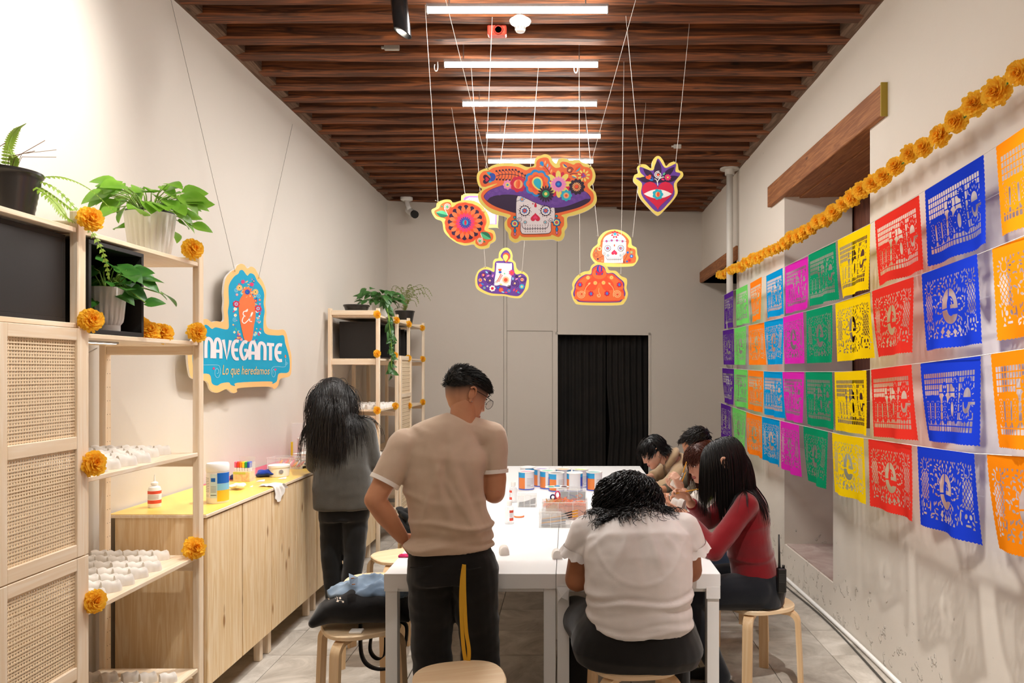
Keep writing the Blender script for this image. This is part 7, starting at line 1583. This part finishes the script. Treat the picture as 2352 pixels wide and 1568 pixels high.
def bottle(p, lab, h=.15, R=.029, red=True, full=0, off=0.):
    t = thing('glue_bottle', lab, 'bottle', p); s_ = h/.15
    mb = MB(); mb.lathe([(R*.94, 0), (R, .004), (R, .092*s_), (R*.86, .106*s_), (R*.45, .113*s_), (R*.42, .118*s_)], n=28); mb.obj('bottle', WHITE if full else LIQ, t, SM)
    mb = MB(); mb.lathe([(R*.55, .117*s_), (R*.55, .128*s_), (R*.42, .132*s_), (R*.16, .136*s_), (R*.08, .17*s_)] if full else [(R*.58, .117*s_), (R*.58, .142*s_), (R*.5, .145*s_)], n=18); mb.obj('cap', WHITE, t, SM)
    mb = MB(); n = 24; w_ = PI*1.2 if full else .95
    for z0, z1, m in ((.022, .040, 0), (.040, .072, 1), (.072, .088, 0)):
        vs = [((R+.0006)*math.cos(off+w_*(i/n-.5)), (R+.0006)*math.sin(off+w_*(i/n-.5)), z*s_) for z in (z0, z1) for i in range(n+1)]; mb.add(vs, [(i, i+1, n+2+i, n+1+i) for i in range(n)], m)
    for k in range(4): z = (.046+.006*k)*s_; vs = [((R+.001)*math.cos(off+w_*(i/n-.5)*.5-.2), (R+.001)*math.sin(off+w_*(i/n-.5)*.5-.2), z+d) for d in (0, .0016) for i in range(n+1)]; mb.add(vs, [(i, i+1, n+2+i, n+1+i) for i in range(n)], 2)
    mb.obj('label', [REDL, LAB, INK], t, fix=False); return t
bottle(atZ(1170, 1202, TZ), 'clear glue bottle with red-striped label standing in front', .147, off=-1.0); bottle(atZ(1179, 1153, TZ), 'clear glue bottle with white cap farther back beside the brush box', .15, off=-2.3)
bottle(atZ(355, 1164, .9987), 'white glue bottle with red label on near end of yellow counter', .145, .031, full=1, off=-1.2)
BR1, BR2, BR3 = plain('brush_grey', '#6E7178', .4), plain('brush_blue', '#7F93AE', .4), plain('brush_gold', '#E5A02A', .4); FERR = plain('ferrule', '#C8C9CC', .25, metal=.9)
def open_box(t, x0, x1, y0, y1, h, slope=0., z=TZ, mat=CLR):
    b = .0016; mb = MB(t.location)
    mb.box(x0, x1, y0, y1, z, z+b)
    for a in ((x0, x0+b, y0, y1), (x1-b, x1, y0, y1), (x0, x1, y0, y0+b), (x0, x1, y1-b, y1)):
        hh = h*(.45 if slope and a[0] > (x0+x1)/2 else 1); 
        if slope and a[1]-a[0] > .02: mb.prism([(x0, z), (x1, z), (x1, z+h*.3), (x1-.035, z+h*.85), (x1-.06, z+h), (x0, z+h)], lambda u, v, y=a[2]: (u, y, v), lambda u, v, y=a[3]: (u, y, v))
        else: mb.box(*a, z, z+(h*.3 if slope and a[0] > (x0+x1)/2 else h))
    mb.obj('box', mat, t)
    mb = MB(t.location)
    for q in (.02, .36, .68, .98): x = x0+(x1-x0)*q; mb.box(x-.0012, x+.0012, y0-.0012, y0, z, z+h*(.98 if q < .9 or not slope else .3))
    mb.box(x0, x1-(.06 if slope else 0), y0-.0015, y0, z+h-.004, z+h); mb.obj('ribs', plain('rib_white', '#F6F5F3', .4), t)
p = atZ(1276, 1212, TZ); t = thing('brush_box', 'clear slope-ended plastic box of paintbrushes in front of confetti', 'box', p); x, y = p.x, p.y; open_box(t, x-.10, x+.095, y, y+.10, .098, 1.)
for k in range(16):
    mb = MB(t.location); yy = y+.012+.005*k; z = TZ+.012+.006*(k % 5); mb.tube([(x-.085, yy, z), (x+.06, yy+.004, z+.012+.004*(k % 3))], .0032, 6); mb.obj('brush_handle', (BR1, BR2, BR3, BR1)[k % 4], t, True)
for k in range(3): mb = MB(t.location); mb.tube([(x+.03, y+.03+.02*k, TZ+.045+.01*k), (x+.10, y+.03+.02*k, TZ+.06+.012*k)], .004, 6); mb.tube([(x+.10, y+.03+.02*k, TZ+.06+.012*k), (x+.135, y+.03+.02*k, TZ+.066+.013*k)], .005, 6, 1); mb.obj('brush_tip', [BLACK, BR3], t, True)
p = atZ(1210, 1165, TZ); t = thing('brush_box', 'clear box of dark brush handles left of the confetti box', 'box', p); x, y = p.x, p.y; open_box(t, x-.065, x+.065, y, y+.09, .085)
for k in range(12): mb = MB(t.location); yy = y+.012+.006*k; mb.tube([(x-.056, yy, TZ+.010+.003*(k % 4)), (x+.058, yy, TZ+.028+.006*(k % 5))], .004, 6); mb.obj('brush_handle', (BR1, plain('brush_dark', '#4A4C52', .4))[k % 2], t, True)
p = atZ(1297, 1194, TZ); t = thing('confetti_box', 'clear box filled with shredded orange paper confetti', 'box', p); x, y = p.x, p.y; open_box(t, x-.145, x+.145, y, y+.13, .112)
mb = MB(t.location); nb = 14; rs_b = []
for jy in (.014, .06, .116): rs_b.append([(x-.045+.18*i/nb, y+jy, TZ+.088+.014*noise.noise((i*.9, jy*60, 1))) for i in range(nb+1)])
mb.rings(rs_b, 0, (False, False), False); mb.box(x-.045, x+.135, y+.012, y+.118, TZ+.003, TZ+.082); o = mb.obj('shred_bed', plain('confetti_bed', '#EF8A55', .8, var=('#F6A478', 120), bump=(150, .8, .006)), t); o['kind'] = 'stuff'
CONF = plain('confetti_orange', '#F27F3E', .7); CONP = plain('confetti_purple', '#5A4B9C', .7); mb = MB(t.location); q = random.Random(2)
for k in range(1500):
    u = q.random(); cx, cy = x+.138*(2*u-1), y+.006+.118*q.random(); top = .095+.035*math.exp(-((u-.38)/.2)**2)+(.01 if u > .5 else 0); cz = TZ+.004+(top-.004)*(q.random()**.6 if u > .35 else .75+.25*q.random()); a = q.uniform(0, 6.28); L = q.uniform(.006, .014); e = q.uniform(-.8, .8)
    if u < .35 and q.random() < .55: continue
    d = Vector((math.cos(a)*math.cos(e), math.sin(a)*math.cos(e), math.sin(e)))*L; s_ = Vector((-math.sin(a), math.cos(a), .5))*.0012; c = Vector((min(max(cx, x-.13), x+.13), min(max(cy, y+.013), y+.117), max(cz, TZ+.016))); m_ = c+Vector((0, 0, .003)); mb.add([c-d-s_, c-d+s_, m_+s_, m_-s_, c+d+s_, c+d-s_], [(0, 1, 2, 3), (3, 2, 4, 5)], 1 if k % 23 == 0 else 0)
tag(mb.obj('paper_shreds', [CONF, CONP], t, False, False), kind='stuff')
mb = MB(t.location)
for k in range(14): cx = x+.02+.1*q.random(); a = q.uniform(0, 6.28); mb.tube([(cx+.012*math.cos(a+v), y+.06+.012*math.sin(a+v), TZ+.105+.004*v+.003*k % 2) for v in np.linspace(0, 4.5, 9)], .0008, 4, k % 2)
mb.obj('curly_strips', [CONP, CONF], t, True)
mb = MB(t.location); pts = [(x-.11, y+.02), (x-.0, y+.015), (x+.0, y+.03), (x-.115, y+.035)]; mb.add([(x-.12+.015*i, y+.012+.006*math.sin(i*1.7)+.02*j, TZ+.03+.045*j+.012*math.sin(i*2.1+j)) for j in range(3) for i in range(9)], [(j*9+i, j*9+i+1, j*9+i+10, j*9+i+9) for j in range(2) for i in range(8)]); mb.obj('kraft_paper', plain('kraft', '#DDB98D', .8), t, True, False)
p = atZ(1316, 1149, TZ); t = thing('storage_box', 'clear plastic box holding palettes behind the confetti box', 'box', p); x, y = p.x, p.y; open_box(t, x-.10, x+.095, y, y+.12, .085)
mb = MB(t.location); mb.box(x-.09, x+.09, y+.01, y+.03, TZ+.004, TZ+.06); mb.obj('dark_contents', BR1, t)
t = thing('paint_palette', 'white oval paint palette with green and maroon paint', 'palette', (x-.115, y+.05, TZ+.088)); mb = MB(); mb.lathe([(.001, 0), (.085, 0), (.09, .006), (.085, .005), (.001, .003)], n=30, sx=1., sy=.55); mb.obj('plate', WHITE, t, True)
for dx, m in ((-.045, MATS['paint_green']), (.05, plain('paint_maroon', '#5B2430', .4)), (.0, CYAN)): mb = MB(); mb.lathe([(.022, .0055), (.012, .010), (.001, .011)], (dx, -.01 if dx else .02, 0), 14, sx=1.1, sy=.7); mb.obj('paint_dab', m, t, True)
p = atZ(1282, 1168, TZ); t = thing('scissors', 'scissors with pink handle stuck in the confetti box', 'scissors', (p.x, 4.80, TZ+.145))
mb = MB(); mb.tube([(.024*math.cos(v)*.6, .005*math.cos(v), .024*math.sin(v)) for v in np.linspace(0, 2*PI, 20)], .005, 7); mb.obj('handle', PINK, t, True)
mb = MB(); mb.tube([(-.03+.018*math.cos(v)*.8, .0, -.014+.016*math.sin(v)) for v in np.linspace(0, 2*PI, 18)], .005, 7); mb.obj('handle', plain('handle_blue', '#3A3F7C', .4), t, True); mb = MB(); mb.strip([(0, 0, -.02), (-.02, .0, -.1)], (1, 0, 0), .012, .002); mb.obj('blade', FERR, t)
p = atZ(1192, 1187, TZ); t = thing('ribbon_reel', 'small white reel with orange ribbon beside the glue bottle', 'reel', p); mb = MB(); mb.lathe([(.03, 0), (.032, .003), (.032, .014), (.03, .016), (.008, .016)], n=24); mb.obj('reel', WHITE, t, SM); mb = MB(); mb.lathe([(.0325, .002), (.034, .004), (.034, .008), (.0325, .010)], n=24); mb.obj('ribbon', CONF, t, True)
p = atZ(1342, 1218, TZ); t = thing('bowl', 'white plastic bowl beside the curly-haired woman', 'bowl', p); mb = MB(); mb.lathe([(.035, 0), (.037, .003), (.047, .045), (.048, .047), (.046, .046), (.035, .006), (.002, .005)], n=30); mb.obj('shell', WHITE, t, True); mb = MB(); mb.lathe([(.046, .045), (.049, .046), (.049, .048), (.046, .048)], n=30); mb.obj('rim', WHITE, t, True)
p = atZ(930, 1279, TZ); t = thing('hair_clip', 'hot pink hair clip on the left table corner', 'clip', p); HP = plain('clip_pink', '#D8246A', .35)
for s_ in (-1, 1):
    mb = MB(); mb.tube([(-.03, s_*.009, .006), (0, s_*.013, .010), (.03, s_*.009, .006)], .006, 8); mb.obj('jaw', HP, t, True)
mb = MB(); mb.tube([(-.02, 0, .012), (.02, 0, .012)], .005, 7); mb.obj('hinge', HP, t, True)
# skulls and brushes in hand
def brush(a, b, tip, lab):
    a, b, tip = Vector(a), Vector(b), Vector(tip); t = thing('paintbrush', lab, 'paintbrush', a); d = (b-a).normalized()
    mb = MB(a); mb.tube([b, b*.3+a*.7, a], [.0028, .0042, .0036], 8); mb.obj('handle', BR3, t, True); e = a+(tip-a)*.55; mb = MB(a); mb.tube([a, e], .0036, 8); mb.obj('ferrule', FERR, t, True)
    mb = MB(a); mb.tube([e, e*.4+tip*.6, tip], [.004, .0045, .001], 8); mb.obj('bristles', WHITE, t, True)
brush(atY(1552, 1133, 4.06), atY(1604, 1123, 4.02), atY(1530, 1140, 4.08), 'yellow paintbrush held level by the woman in red')
brush(atY(1569, 1085, 4.58), atY(1577, 1060, 4.56), atY(1561, 1104, 4.6), 'upright yellow paintbrush in the hand of the girl with fringe')
brush(atY(1562, 1118, 4.66), atY(1575, 1084, 4.62), atY(1557, 1133, 4.67), 'second yellow paintbrush held by the girl with fringe')
o = skull(.585, 4.02, .965, 2.6, 'white plaster skull in the hand of the woman in red', None); o.scale = (1.05,)*3; o.rotation_euler = (.3, -.2, 2.6)
o = skull(.665, 4.63, .975, 2.2, 'white plaster skull in the hand of the girl with fringe', None); o.scale = (1.0,)*3; o.rotation_euler = (.2, -.3, 2.2)
# ---------------------------------------------------------------- things on the counter
CZ = .9987
t = thing('wipes_canister', 'white wipes canister with blue and yellow label on yellow counter', 'canister', atZ(500, 1153, CZ)); R = .056
mb = MB(); mb.lathe([(R*.94, 0), (R*.98, .006), (R*.98, .165), (R*.9, .172)], n=40); mb.obj('can', plain('can_white', '#F3EFE8', .35), t, SM); mb = MB(); mb.lathe([(R*1.0, .165), (R*1.02, .169), (R*1.02, .198), (R*.94, .208), (R*.5, .211), (.002, .211)], n=40); mb.obj('lid', WHITE, t, SM)
mb = MB(); n = 36
def cyl_patch(mb, R, a0, a1, z0, z1, m, k=10): mb.add([(R*math.cos(a0+(a1-a0)*i/k), R*math.sin(a0+(a1-a0)*i/k), z) for z in (z0, z1) for i in range(k+1)], [(i, i+1, k+2+i, k+1+i) for i in range(k)], m)
R2 = R*.98+.0006; SKY = plain('label_sky', '#8CCDE8', .4)
cyl_patch(mb, R2, -2.95, -1.85, .03, .155, 0); cyl_patch(mb, R2, -1.82, -1.2, .03, .155, 1); cyl_patch(mb, R2, -1.18, .5, .105, .16, 2); cyl_patch(mb, R2, -1.18, .5, .07, .104, 3); cyl_patch(mb, R2, -1.18, .5, .012, .069, 4)
R3 = R2+.0005
for k in range(9): cyl_patch(mb, R3, -2.85, -1.95, .062+.0088*k, .0645+.0088*k, 5)
for k in range(6): cyl_patch(mb, R3, -1.76, -1.26, .06+.006*k, .062+.006*k, 5)
cyl_patch(mb, R3, -1.74, -1.34, .115, .135, 2); cyl_patch(mb, R3, -1.78, -1.25, .044, .047, 6)
for a in (-2.35, -2.1): 
    for v in range(8): cyl_patch(mb, R3, a+.07*math.cos(v*.785)-.014, a+.07*math.cos(v*.785)+.014, .042+.005*math.sin(v*.785)-.001, .042+.005*math.sin(v*.785)+.001, 6, 2)
mb.obj('label', [LAB, plain('label_pale', '#CFE6EE', .4), plain('label_deepblue', '#1668C8', .4), SKY, plain('label_yellow', '#F6C92F', .4), INK, BLACK], t, fix=False)
t = thing('marker_box', 'box of coloured markers with rainbow caps on yellow counter', 'box', atZ(560, 1104, CZ), -.15)
mb = MB(); mb.bbox(-.055, .055, -.03, .03, 0, .062, .002); mb.obj('carton', plain('carton_cream', '#F0DDA6', .5, var=('#E9B98A', 45)), t); mb = MB(); mb.box(-.054, .03, -.0306, -.0301, .045, .058); mb.obj('carton_band', plain('band_lime', '#C9CF5A', .5), t)
for k, c in enumerate((PINK, plain('marker_red', '#E4402B', .4), plain('marker_orange', '#F58A22', .4), YLW, GRN, BLUE)):
    mb = MB(); xx = -.046+.0175*k; mb.bbox(xx-.0082, xx+.0082, -.02, .015, .06, .085, .003, 0); mb.bbox(xx-.008, xx+.008, -.02, .015, .085, .122, .003, 1); mb.obj('marker', [LAB, c], t)
mb = MB(); mb.box(.058, .0595, -.03, .03, 0, .12); mb.box(-.05, .0595, .03, .0315, .0, .15); mb.obj('clear_sleeve', CLR, t)
def cloth(name, label, cat, c, rx, ry, h, mat, seed, wr=.02, it=4, vox=.006, group=None, folds=6):
    t_ = thing(name, label, cat, c); q = random.Random(seed); mb = MB(c); c = Vector(c)
    for k in range(folds): a = q.uniform(0, PI); r = Matrix.Rotation(a, 3, 'Z') @ Matrix.Rotation(q.uniform(-.3, .3), 3, 'X'); ellipsoid(mb, c+Vector((q.uniform(-.4, .4)*rx, q.uniform(-.4, .4)*ry, h*q.uniform(.3, .6))), (rx*q.uniform(.45, .8), ry*q.uniform(.3, .6), h*q.uniform(.28, .45)), r)
    Vv, Nn, Fq = remesh(mb, vox, it); Vv = Vv+Nn*(np.abs(noise3(Vv, (12, 12, 12), seed))*wr*1.6-wr*.6+noise3(Vv, (35, 35, 35), seed)*wr*.25)[:, None]; Vv[:, 2] = np.maximum(Vv[:, 2], c.z+.001); part_np('cloth', Vv, Fq, [mat], t_); return t_
cloth('cloth', 'crumpled royal blue cloth on yellow counter beside the white tub', 'cloth', atZ(615, 1093, CZ), .10, .09, .05, fabric('blue_cloth', '#1F46B8', '#17358F', 300, .3), 4, .012)
TISS = plain('tissue', '#F7F4EF', .85); cloth('tissue', 'crumpled clear-white tissue on yellow counter behind the wipes canister', 'tissue', atZ(545, 1124, CZ), .06, .05, .045, TISS, 9, .016, 2)
t = thing('tissue', 'white tissue sheet hanging over the front edge of yellow counter', 'tissue', (-1.80, 4.57, CZ)); mb = MB(t.location); nx, ny = 12, 12
vs = []
for j in range(ny+1):
    for i in range(nx+1): u, v = i/nx, j/ny; s_ = v*.19; y = 4.46+u*.20*(.4+.6*v)+.01*math.sin(v*9); hang = max(0, s_-.10); vs.append((-1.845+min(s_, .10)+.004*math.sin(u*20), y, CZ+.004+.012*abs(noise.noise((u*4, v*4, 2)))-hang*(.8+.35*math.sin(u*5))))
mb.add(vs, [(j*(nx+1)+i, j*(nx+1)+i+1, (j+1)*(nx+1)+i+1, (j+1)*(nx+1)+i) for j in range(ny) for i in range(nx)]); mb.obj('sheet', TISS, t, True, False)
for px, py, lab in ((598, 1106, 'torn white paper scrap in front of the blue cloth'), (648, 1100, 'torn white paper scrap at right of the blue cloth'), (577, 1119, 'tiny white paper scrap lying on yellow counter')):
    p = atZ(px, py, CZ); s_ = .028 if px != 577 else .01; mb = MB(p); mb.add([p+Vector((-s_, 0, .001)), p+Vector((s_, -.3*s_, .004)), p+Vector((.7*s_, .8*s_, .012)), p+Vector((-.6*s_, .9*s_, .006))], [(0, 1, 2), (0, 2, 3)]); tag(mb.obj('paper_scrap', TISS, None, False, False), lab, 'paper', 'paper scraps on the counter')
t = thing('plastic_tub', 'round white plastic tub on yellow counter', 'tub', atZ(641, 1093, CZ)); mb = MB(); mb.lathe([(.060, 0), (.063, .003), (.066, .066)], n=36); mb.obj('body', WHITE, t, SM); mb = MB(); mb.lathe([(.067, .060), (.069, .062), (.069, .074), (.064, .076), (.002, .0755)], n=36); mb.obj('lid', WHITE, t, SM); mb = MB(); mb.lathe([(.014, 0), (.001, .0006)], n=16); o = mb.obj('mark', INK, t); o.location = (.035, -.0560, .035); o.rotation_euler = (PI/2, 0, .56)
t = thing('navy_cap', 'small navy round lid beside the marker box', 'lid', atZ(537, 1100, CZ)); mb = MB(); mb.lathe([(.022, 0), (.024, .003), (.022, .022), (.012, .03), (.001, .031)], n=20); mb.obj('dome', plain('navy', '#2A3560', .5), t, True); mb = MB(); mb.lathe([(.0245, 0), (.026, .002), (.0245, .004)], n=20); mb.obj('lip', MATS['navy'], t, True)
t = thing('craft_box', 'clear box of craft supplies on magenta sheet', 'box', (-2.0, 5.32, .9997)); open_box(t, -2.11, -1.87, 5.25, 5.41, .08, 0, 1.0); mb = MB(t.location)
for k in range(14): mb.tube([(-2.08+.014*k, 5.30+.006*(k % 4), 1.012), (-2.07+.014*k, 5.36, 1.03+.01*(k % 3))], .006, 6, k % 4)
mb.obj('contents', [PINK, REDL, BR3, LAB], t, True)
t = thing('binder_clips', 'cluster of small black binder clips at the end of the craft box', 'clip', (-1.85, 5.33, .9997)); q = random.Random(3)
for k in range(9): mb = MB(); mb.box(-.011, .011, -.005, .005, 0, .014); mb.tube([(-.006, 0, .014), (-.008, .002, .028), (.008, .002, .028), (.006, 0, .014)], .001, 4); o = mb.obj('clip', BLACK, t); o.location = (q.uniform(-.02, .02), q.uniform(-.03, .03), .002+.016*(k//4)); o.rotation_euler = (q.uniform(-.5, .5), q.uniform(-.4, .4), q.uniform(0, 3))
t = thing('paper_cups', 'stack of white paper cups on the counter beside the woman in grey', 'cups', (-2.07, 5.83, .9997))
for k in range(5): mb = MB(); mb.lathe([(.026, .026*k), (.036, .026*k+.085), (.038, .026*k+.087), (.036, .026*k+.089), (.034, .026*k+.086)][::1] if k < 4 else [(.036, .075), (.030, .165), (.028, .168), (.001, .168)], n=26, caps=(True, k == 4)); mb.obj('cup', plain('cup_paper', '#F0E9DE', .7), t, SM)
for k, (lab, c) in enumerate((('thin dark-edged book at the bottom of the counter stack', '#3E3B48'), ('white book in the middle of the counter stack', '#E9E6E2'), ('white pad with red edge on top of the counter stack', '#F2EFEA'))):
    t = thing('book', lab, 'book', (-1.93, 5.72, 1.0+.024*k), .1-.12*k, 'books on the counter'); mb = MB(); mb.bbox(-.105, .105, -.15, .15, .0005, .003, .0005); mb.bbox(-.105, .105, -.15, .15, .0195, .022, .0005); mb.obj('cover', plain('book_'+str(k), c, .5), t); mb = MB(); mb.box(-.1, .1, -.145, .145, .003, .0195); mb.obj('pages', plain('pages', '#F3EFE6', .8), t)
t = thing('paper_sheet', 'white board standing behind the books on the counter', 'board', (-2.14, 6.0, 1.0)); mb = MB(); mb.bbox(-.07, .07, -.004, .004, 0, .27, .001); mb.obj('board', WHITE, t); mb = MB(); mb.bbox(-.075, -.06, -.012, -.0045, 0, .12, .001); mb.obj('yellow_tab', YLW, t)
# ---------------------------------------------------------------- bags, jackets, lanyard, radio
t = thing('tote_bag', 'black tote bag with white skull print lying on birch stool', 'bag', (-1.0, 3.68, .452)); c = Vector(t.location); mb = MB(c); TOTE = fabric('tote_black', '#121011', None, 350, .3)
torso(mb, [((-1.225, 3.57, .480), .02, .012), ((-1.18, 3.62, .520), .09, .05), ((-1.05, 3.68, .555), .145, .088), ((-.92, 3.70, .555), .15, .085), ((-.82, 3.71, .53), .13, .06), ((-.77, 3.72, .50), .10, .03)], (.2, 1, 0)); Vv, Nn, Fq = remesh(mb, .008, 4); Vv = Vv+Nn*(noise3(Vv, (9, 9, 9))*.012)[:, None]; Vv[:, 2] = np.maximum(Vv[:, 2], .4525); part_np('bag', Vv, Fq, [TOTE], t)
TP = plain('tote_print', '#D8C9B8', .8); from mathutils.bvhtree import BVHTree
bvh = BVHTree.FromPolygons([tuple(v) for v in Vv], [tuple(dict.fromkeys(f)) for f in Fq])
def on_bag(px, py):
    d = (atY(px, py, 4.)-Vector((0, 0, H))).normalized(); h = bvh.ray_cast(Vector((0, 0, H)), d); return (h[0]+h[1]*.0015) if h[0] is not None else None
mb = MB(c)
for cx, cy, sc in ((755, 1372, .85), (781, 1370, 1.)):
    for shape in ([(-9, -10), (-5, -14), (0, -13), (4, -15), (9, -9), (7, -4), (3, -6), (0, -2), (-4, -5), (-8, -3)], [(-8, 0), (-5, 2), (-5, 8), (9, 10), (9, 14), (-8, 12)], [(-2, 2), (2, 1), (3, 6), (-1, 6)], [(-10, -8), (-7, -6), (-8, 6), (-11, 4)]):
        P_ = [on_bag(cx+u*sc, cy+v*sc) for u, v in shape]
        if all(p is not None for p in P_): mb.add(P_, [tuple(range(len(P_)))])
if mb.v: mb.obj('skull_print', TP, t, fix=False)
for pts in ([atY(828, 1432, 3.62), atY(830, 1500, 3.58), atY(850, 1530, 3.58), atY(890, 1534, 3.60), atY(925, 1500, 3.66), atY(934, 1440, 3.68), atY(915, 1424, 3.66)], [atY(857, 1438, 3.70), atY(850, 1490, 3.70), atY(866, 1512, 3.70), atY(884, 1500, 3.70), atY(886, 1436, 3.70)]):
    mb = MB(c); mb.strip([Vector(p) for p in crom(pts, 6, False)], (.35, .9, .1), .026, .003); mb.obj('strap', TOTE, t, True)
DEN = fabric('light_denim', '#8799AC', '#5C6E84', 700, .35); t = thing('denim_jacket', 'light blue denim jacket draped over the black tote bag', 'jacket', (-.97, 3.70, .60)); c = Vector(t.location)
def drape(t, c, rx, ry, rz, zt, zb, amp, mat, seed, nu=64, nv=44, name='cloth'):
    """folded cloth: an irregular patch laid over a hump, with sharp ridged folds"""
    vs = []; top = []
    for j in range(nv+1):
        for i in range(nu+1):
            u, v = 2*i/nu-1, 2*j/nv-1; r = min(1., math.hypot(u, v)/max(abs(u), abs(v), 1e-6)); k = 1/max(1, math.hypot(u, v)/max(abs(u), abs(v), 1e-6)); U_, V_ = u*k, v*k; e = math.hypot(U_, V_)
            s_ = 1+.16*noise.noise((math.atan2(V_, U_)*1.2, seed, 0)); x, y = U_*rx*s_, V_*ry*s_
            wx = .03*noise.noise((x*9, y*9, seed+4)); q = noise.noise(((x+wx)*7+y*5, (y-x*.4+wx)*13, seed)); q2 = noise.noise(((x+wx)*16, (y+wx)*22+x*9, seed+2))
            z = zb+(zt-zb)*(1-e**3.2)+amp*((1-abs(q)*2.2)*.75+(1-abs(q2)*2.4)*.3)*(1-.45*e); a, b = math.cos(rz), math.sin(rz); vs.append((c.x+x*a-y*b, c.y+x*b+y*a, z))
    n = len(vs); lo = [(x, y, z-.016) for x, y, z in vs]; w_ = nu+1; fs = [(j*w_+i, j*w_+i+1, (j+1)*w_+i+1, (j+1)*w_+i) for j in range(nv) for i in range(nu)]
    fs += [tuple(n+k for k in f[::-1]) for f in fs]; bd = [i for i in range(w_)]+[j*w_+nu for j in range(1, nv+1)]+[nv*w_+i for i in range(nu-1, -1, -1)]+[j*w_ for j in range(nv-1, 0, -1)]
    fs += [(bd[k], n+bd[k], n+bd[(k+1) % len(bd)], bd[(k+1) % len(bd)]) for k in range(len(bd))]; mb = MB(c); mb.add(vs+lo, fs); return mb.obj(name, mat, t, True)
drape(t, c, .195, .12, .18, .645, .60, .050, DEN, 3.1)
mb = MB(c); mb.add([atY(801, 1316, 3.60), atY(822, 1325, 3.60), atY(820, 1345, 3.57), atY(804, 1343, 3.56), atY(802, 1330, 3.57)], [(0, 1, 2, 3, 4)]); mb.obj('collar_flap', DEN, t, False, False)
mb = MB(c)
for px, py in ((810, 1328), (812, 1342)): p = atY(px, py, 3.555); mb.tube([p+Vector((-.008, 0, 0)), p+Vector((.008, 0, .002))], .0025, 6)
mb.obj('buttonholes', plain('stitch_copper', '#A46B3C', .6), t, True)
mb = MB((-.93, 3.55, .451)); mb.bbox(-1.035, -.975, 3.535, 3.585, .4505, .462, .003); tag(mb.obj('sponge', TISS), 'small white pad at the front edge of stool under tote bag', 'pad')
JB = fabric('black_jacket', '#141313', '#1F1D1D', 200, .5); t = thing('jacket_pile', 'pile of dark jackets heaped on a stool left of table', 'jacket', (-1.12, 5.66, .452)); c = Vector(t.location); mb = MB(c)
for x, y, z, a, b_, h_, ry in ((-1.10, 5.66, .56, .17, .17, .10, 0), (-1.06, 5.68, .68, .15, .15, .14, .2), (-1.03, 5.70, .80, .10, .12, .10, .3), (-1.20, 5.60, .60, .10, .08, .05, .8), (-1.24, 5.58, .64, .06, .05, .02, .6), (-1.16, 5.62, .51, .16, .12, .05, .2)): ellipsoid(mb, (x, y, z), (a, b_, h_), Matrix.Rotation(ry, 3, 'Y'))
Vv, Nn, Fq = remesh(mb, .010, 3); Vv = Vv+Nn*(np.abs(noise3(Vv, (11, 11, 14)))*.04-.012)[:, None]; Vv[:, 2] = np.maximum(Vv[:, 2], .4525); part_np('cloth', Vv, Fq, [JB], t)
mb = MB(c); mb.strip([(-1.25, 5.5, .62), (-1.2, 5.48, .56), (-1.12, 5.47, .53)], (0, .3, 1), .02, .006); mb.obj('cuff', plain('cuff_black', '#0C0B0B', .7), t)
mb = MB((-1.32, 6.5, 0)); mb.bbox(-1.47, -1.25, 6.35, 6.6, .001, .16, .03); tag(mb.obj('floor_bag', JB, None, SM), 'small dark bag on the floor behind the jacket pile', 'bag')
YLN = plain('lanyard_yellow', '#D9A520', .55); t = thing('lanyard', 'yellow lanyard hanging from the back pocket of the man in beige', 'lanyard', atY(1063, 1297, 3.225)); Y0 = 3.222
for k, pts in enumerate(([(1066, 1296), (1061, 1330), (1059, 1380), (1061, 1440), (1065, 1490), (1070, 1522)], [(1066, 1296), (1066, 1340), (1068, 1400), (1071, 1450), (1077, 1490), (1076, 1516), (1070, 1524)])):
    mb = MB(t.location); mb.strip([atY(a, b, Y0-.006*k) for a, b in crom(pts, 5, False)], (1, -.25, 0), .017, .0015); mb.obj('ribbon', YLN, t)
mb = MB(t.location); mb.tube([atY(1070, 1520, Y0-.004), atY(1074, 1530, Y0-.006)], .0035, 7); mb.obj('clasp', FERR, t, True)
t = thing('walkie_talkie', 'black walkie-talkie clipped at the waist of the woman in red', 'radio', (1.105, 3.90, .56)); c = t.location
mb = MB(c); mb.bbox(1.083, 1.130, 3.862, 3.896, .545, .672, .006); mb.obj('case', BLACK, t); mb = MB(c); mb.tube([(1.096, 3.879, .672), (1.096, 3.879, .70), (1.094, 3.879, .845)], [.0075, .006, .004], 8); mb.obj('antenna', BLACK, t, True); mb = MB(c); mb.lathe([(.007, 0), (.007, .014)], (1.118, 3.879, .672), 12); mb.obj('knob', BLACK, t, True)
mb = MB(c)
for k in range(6): mb.box(1.09, 1.123, 3.8612, 3.862, .60+.008*k, .6035+.008*k)
mb.obj('grille', plain('grille_grey', '#33312F', .6), t)
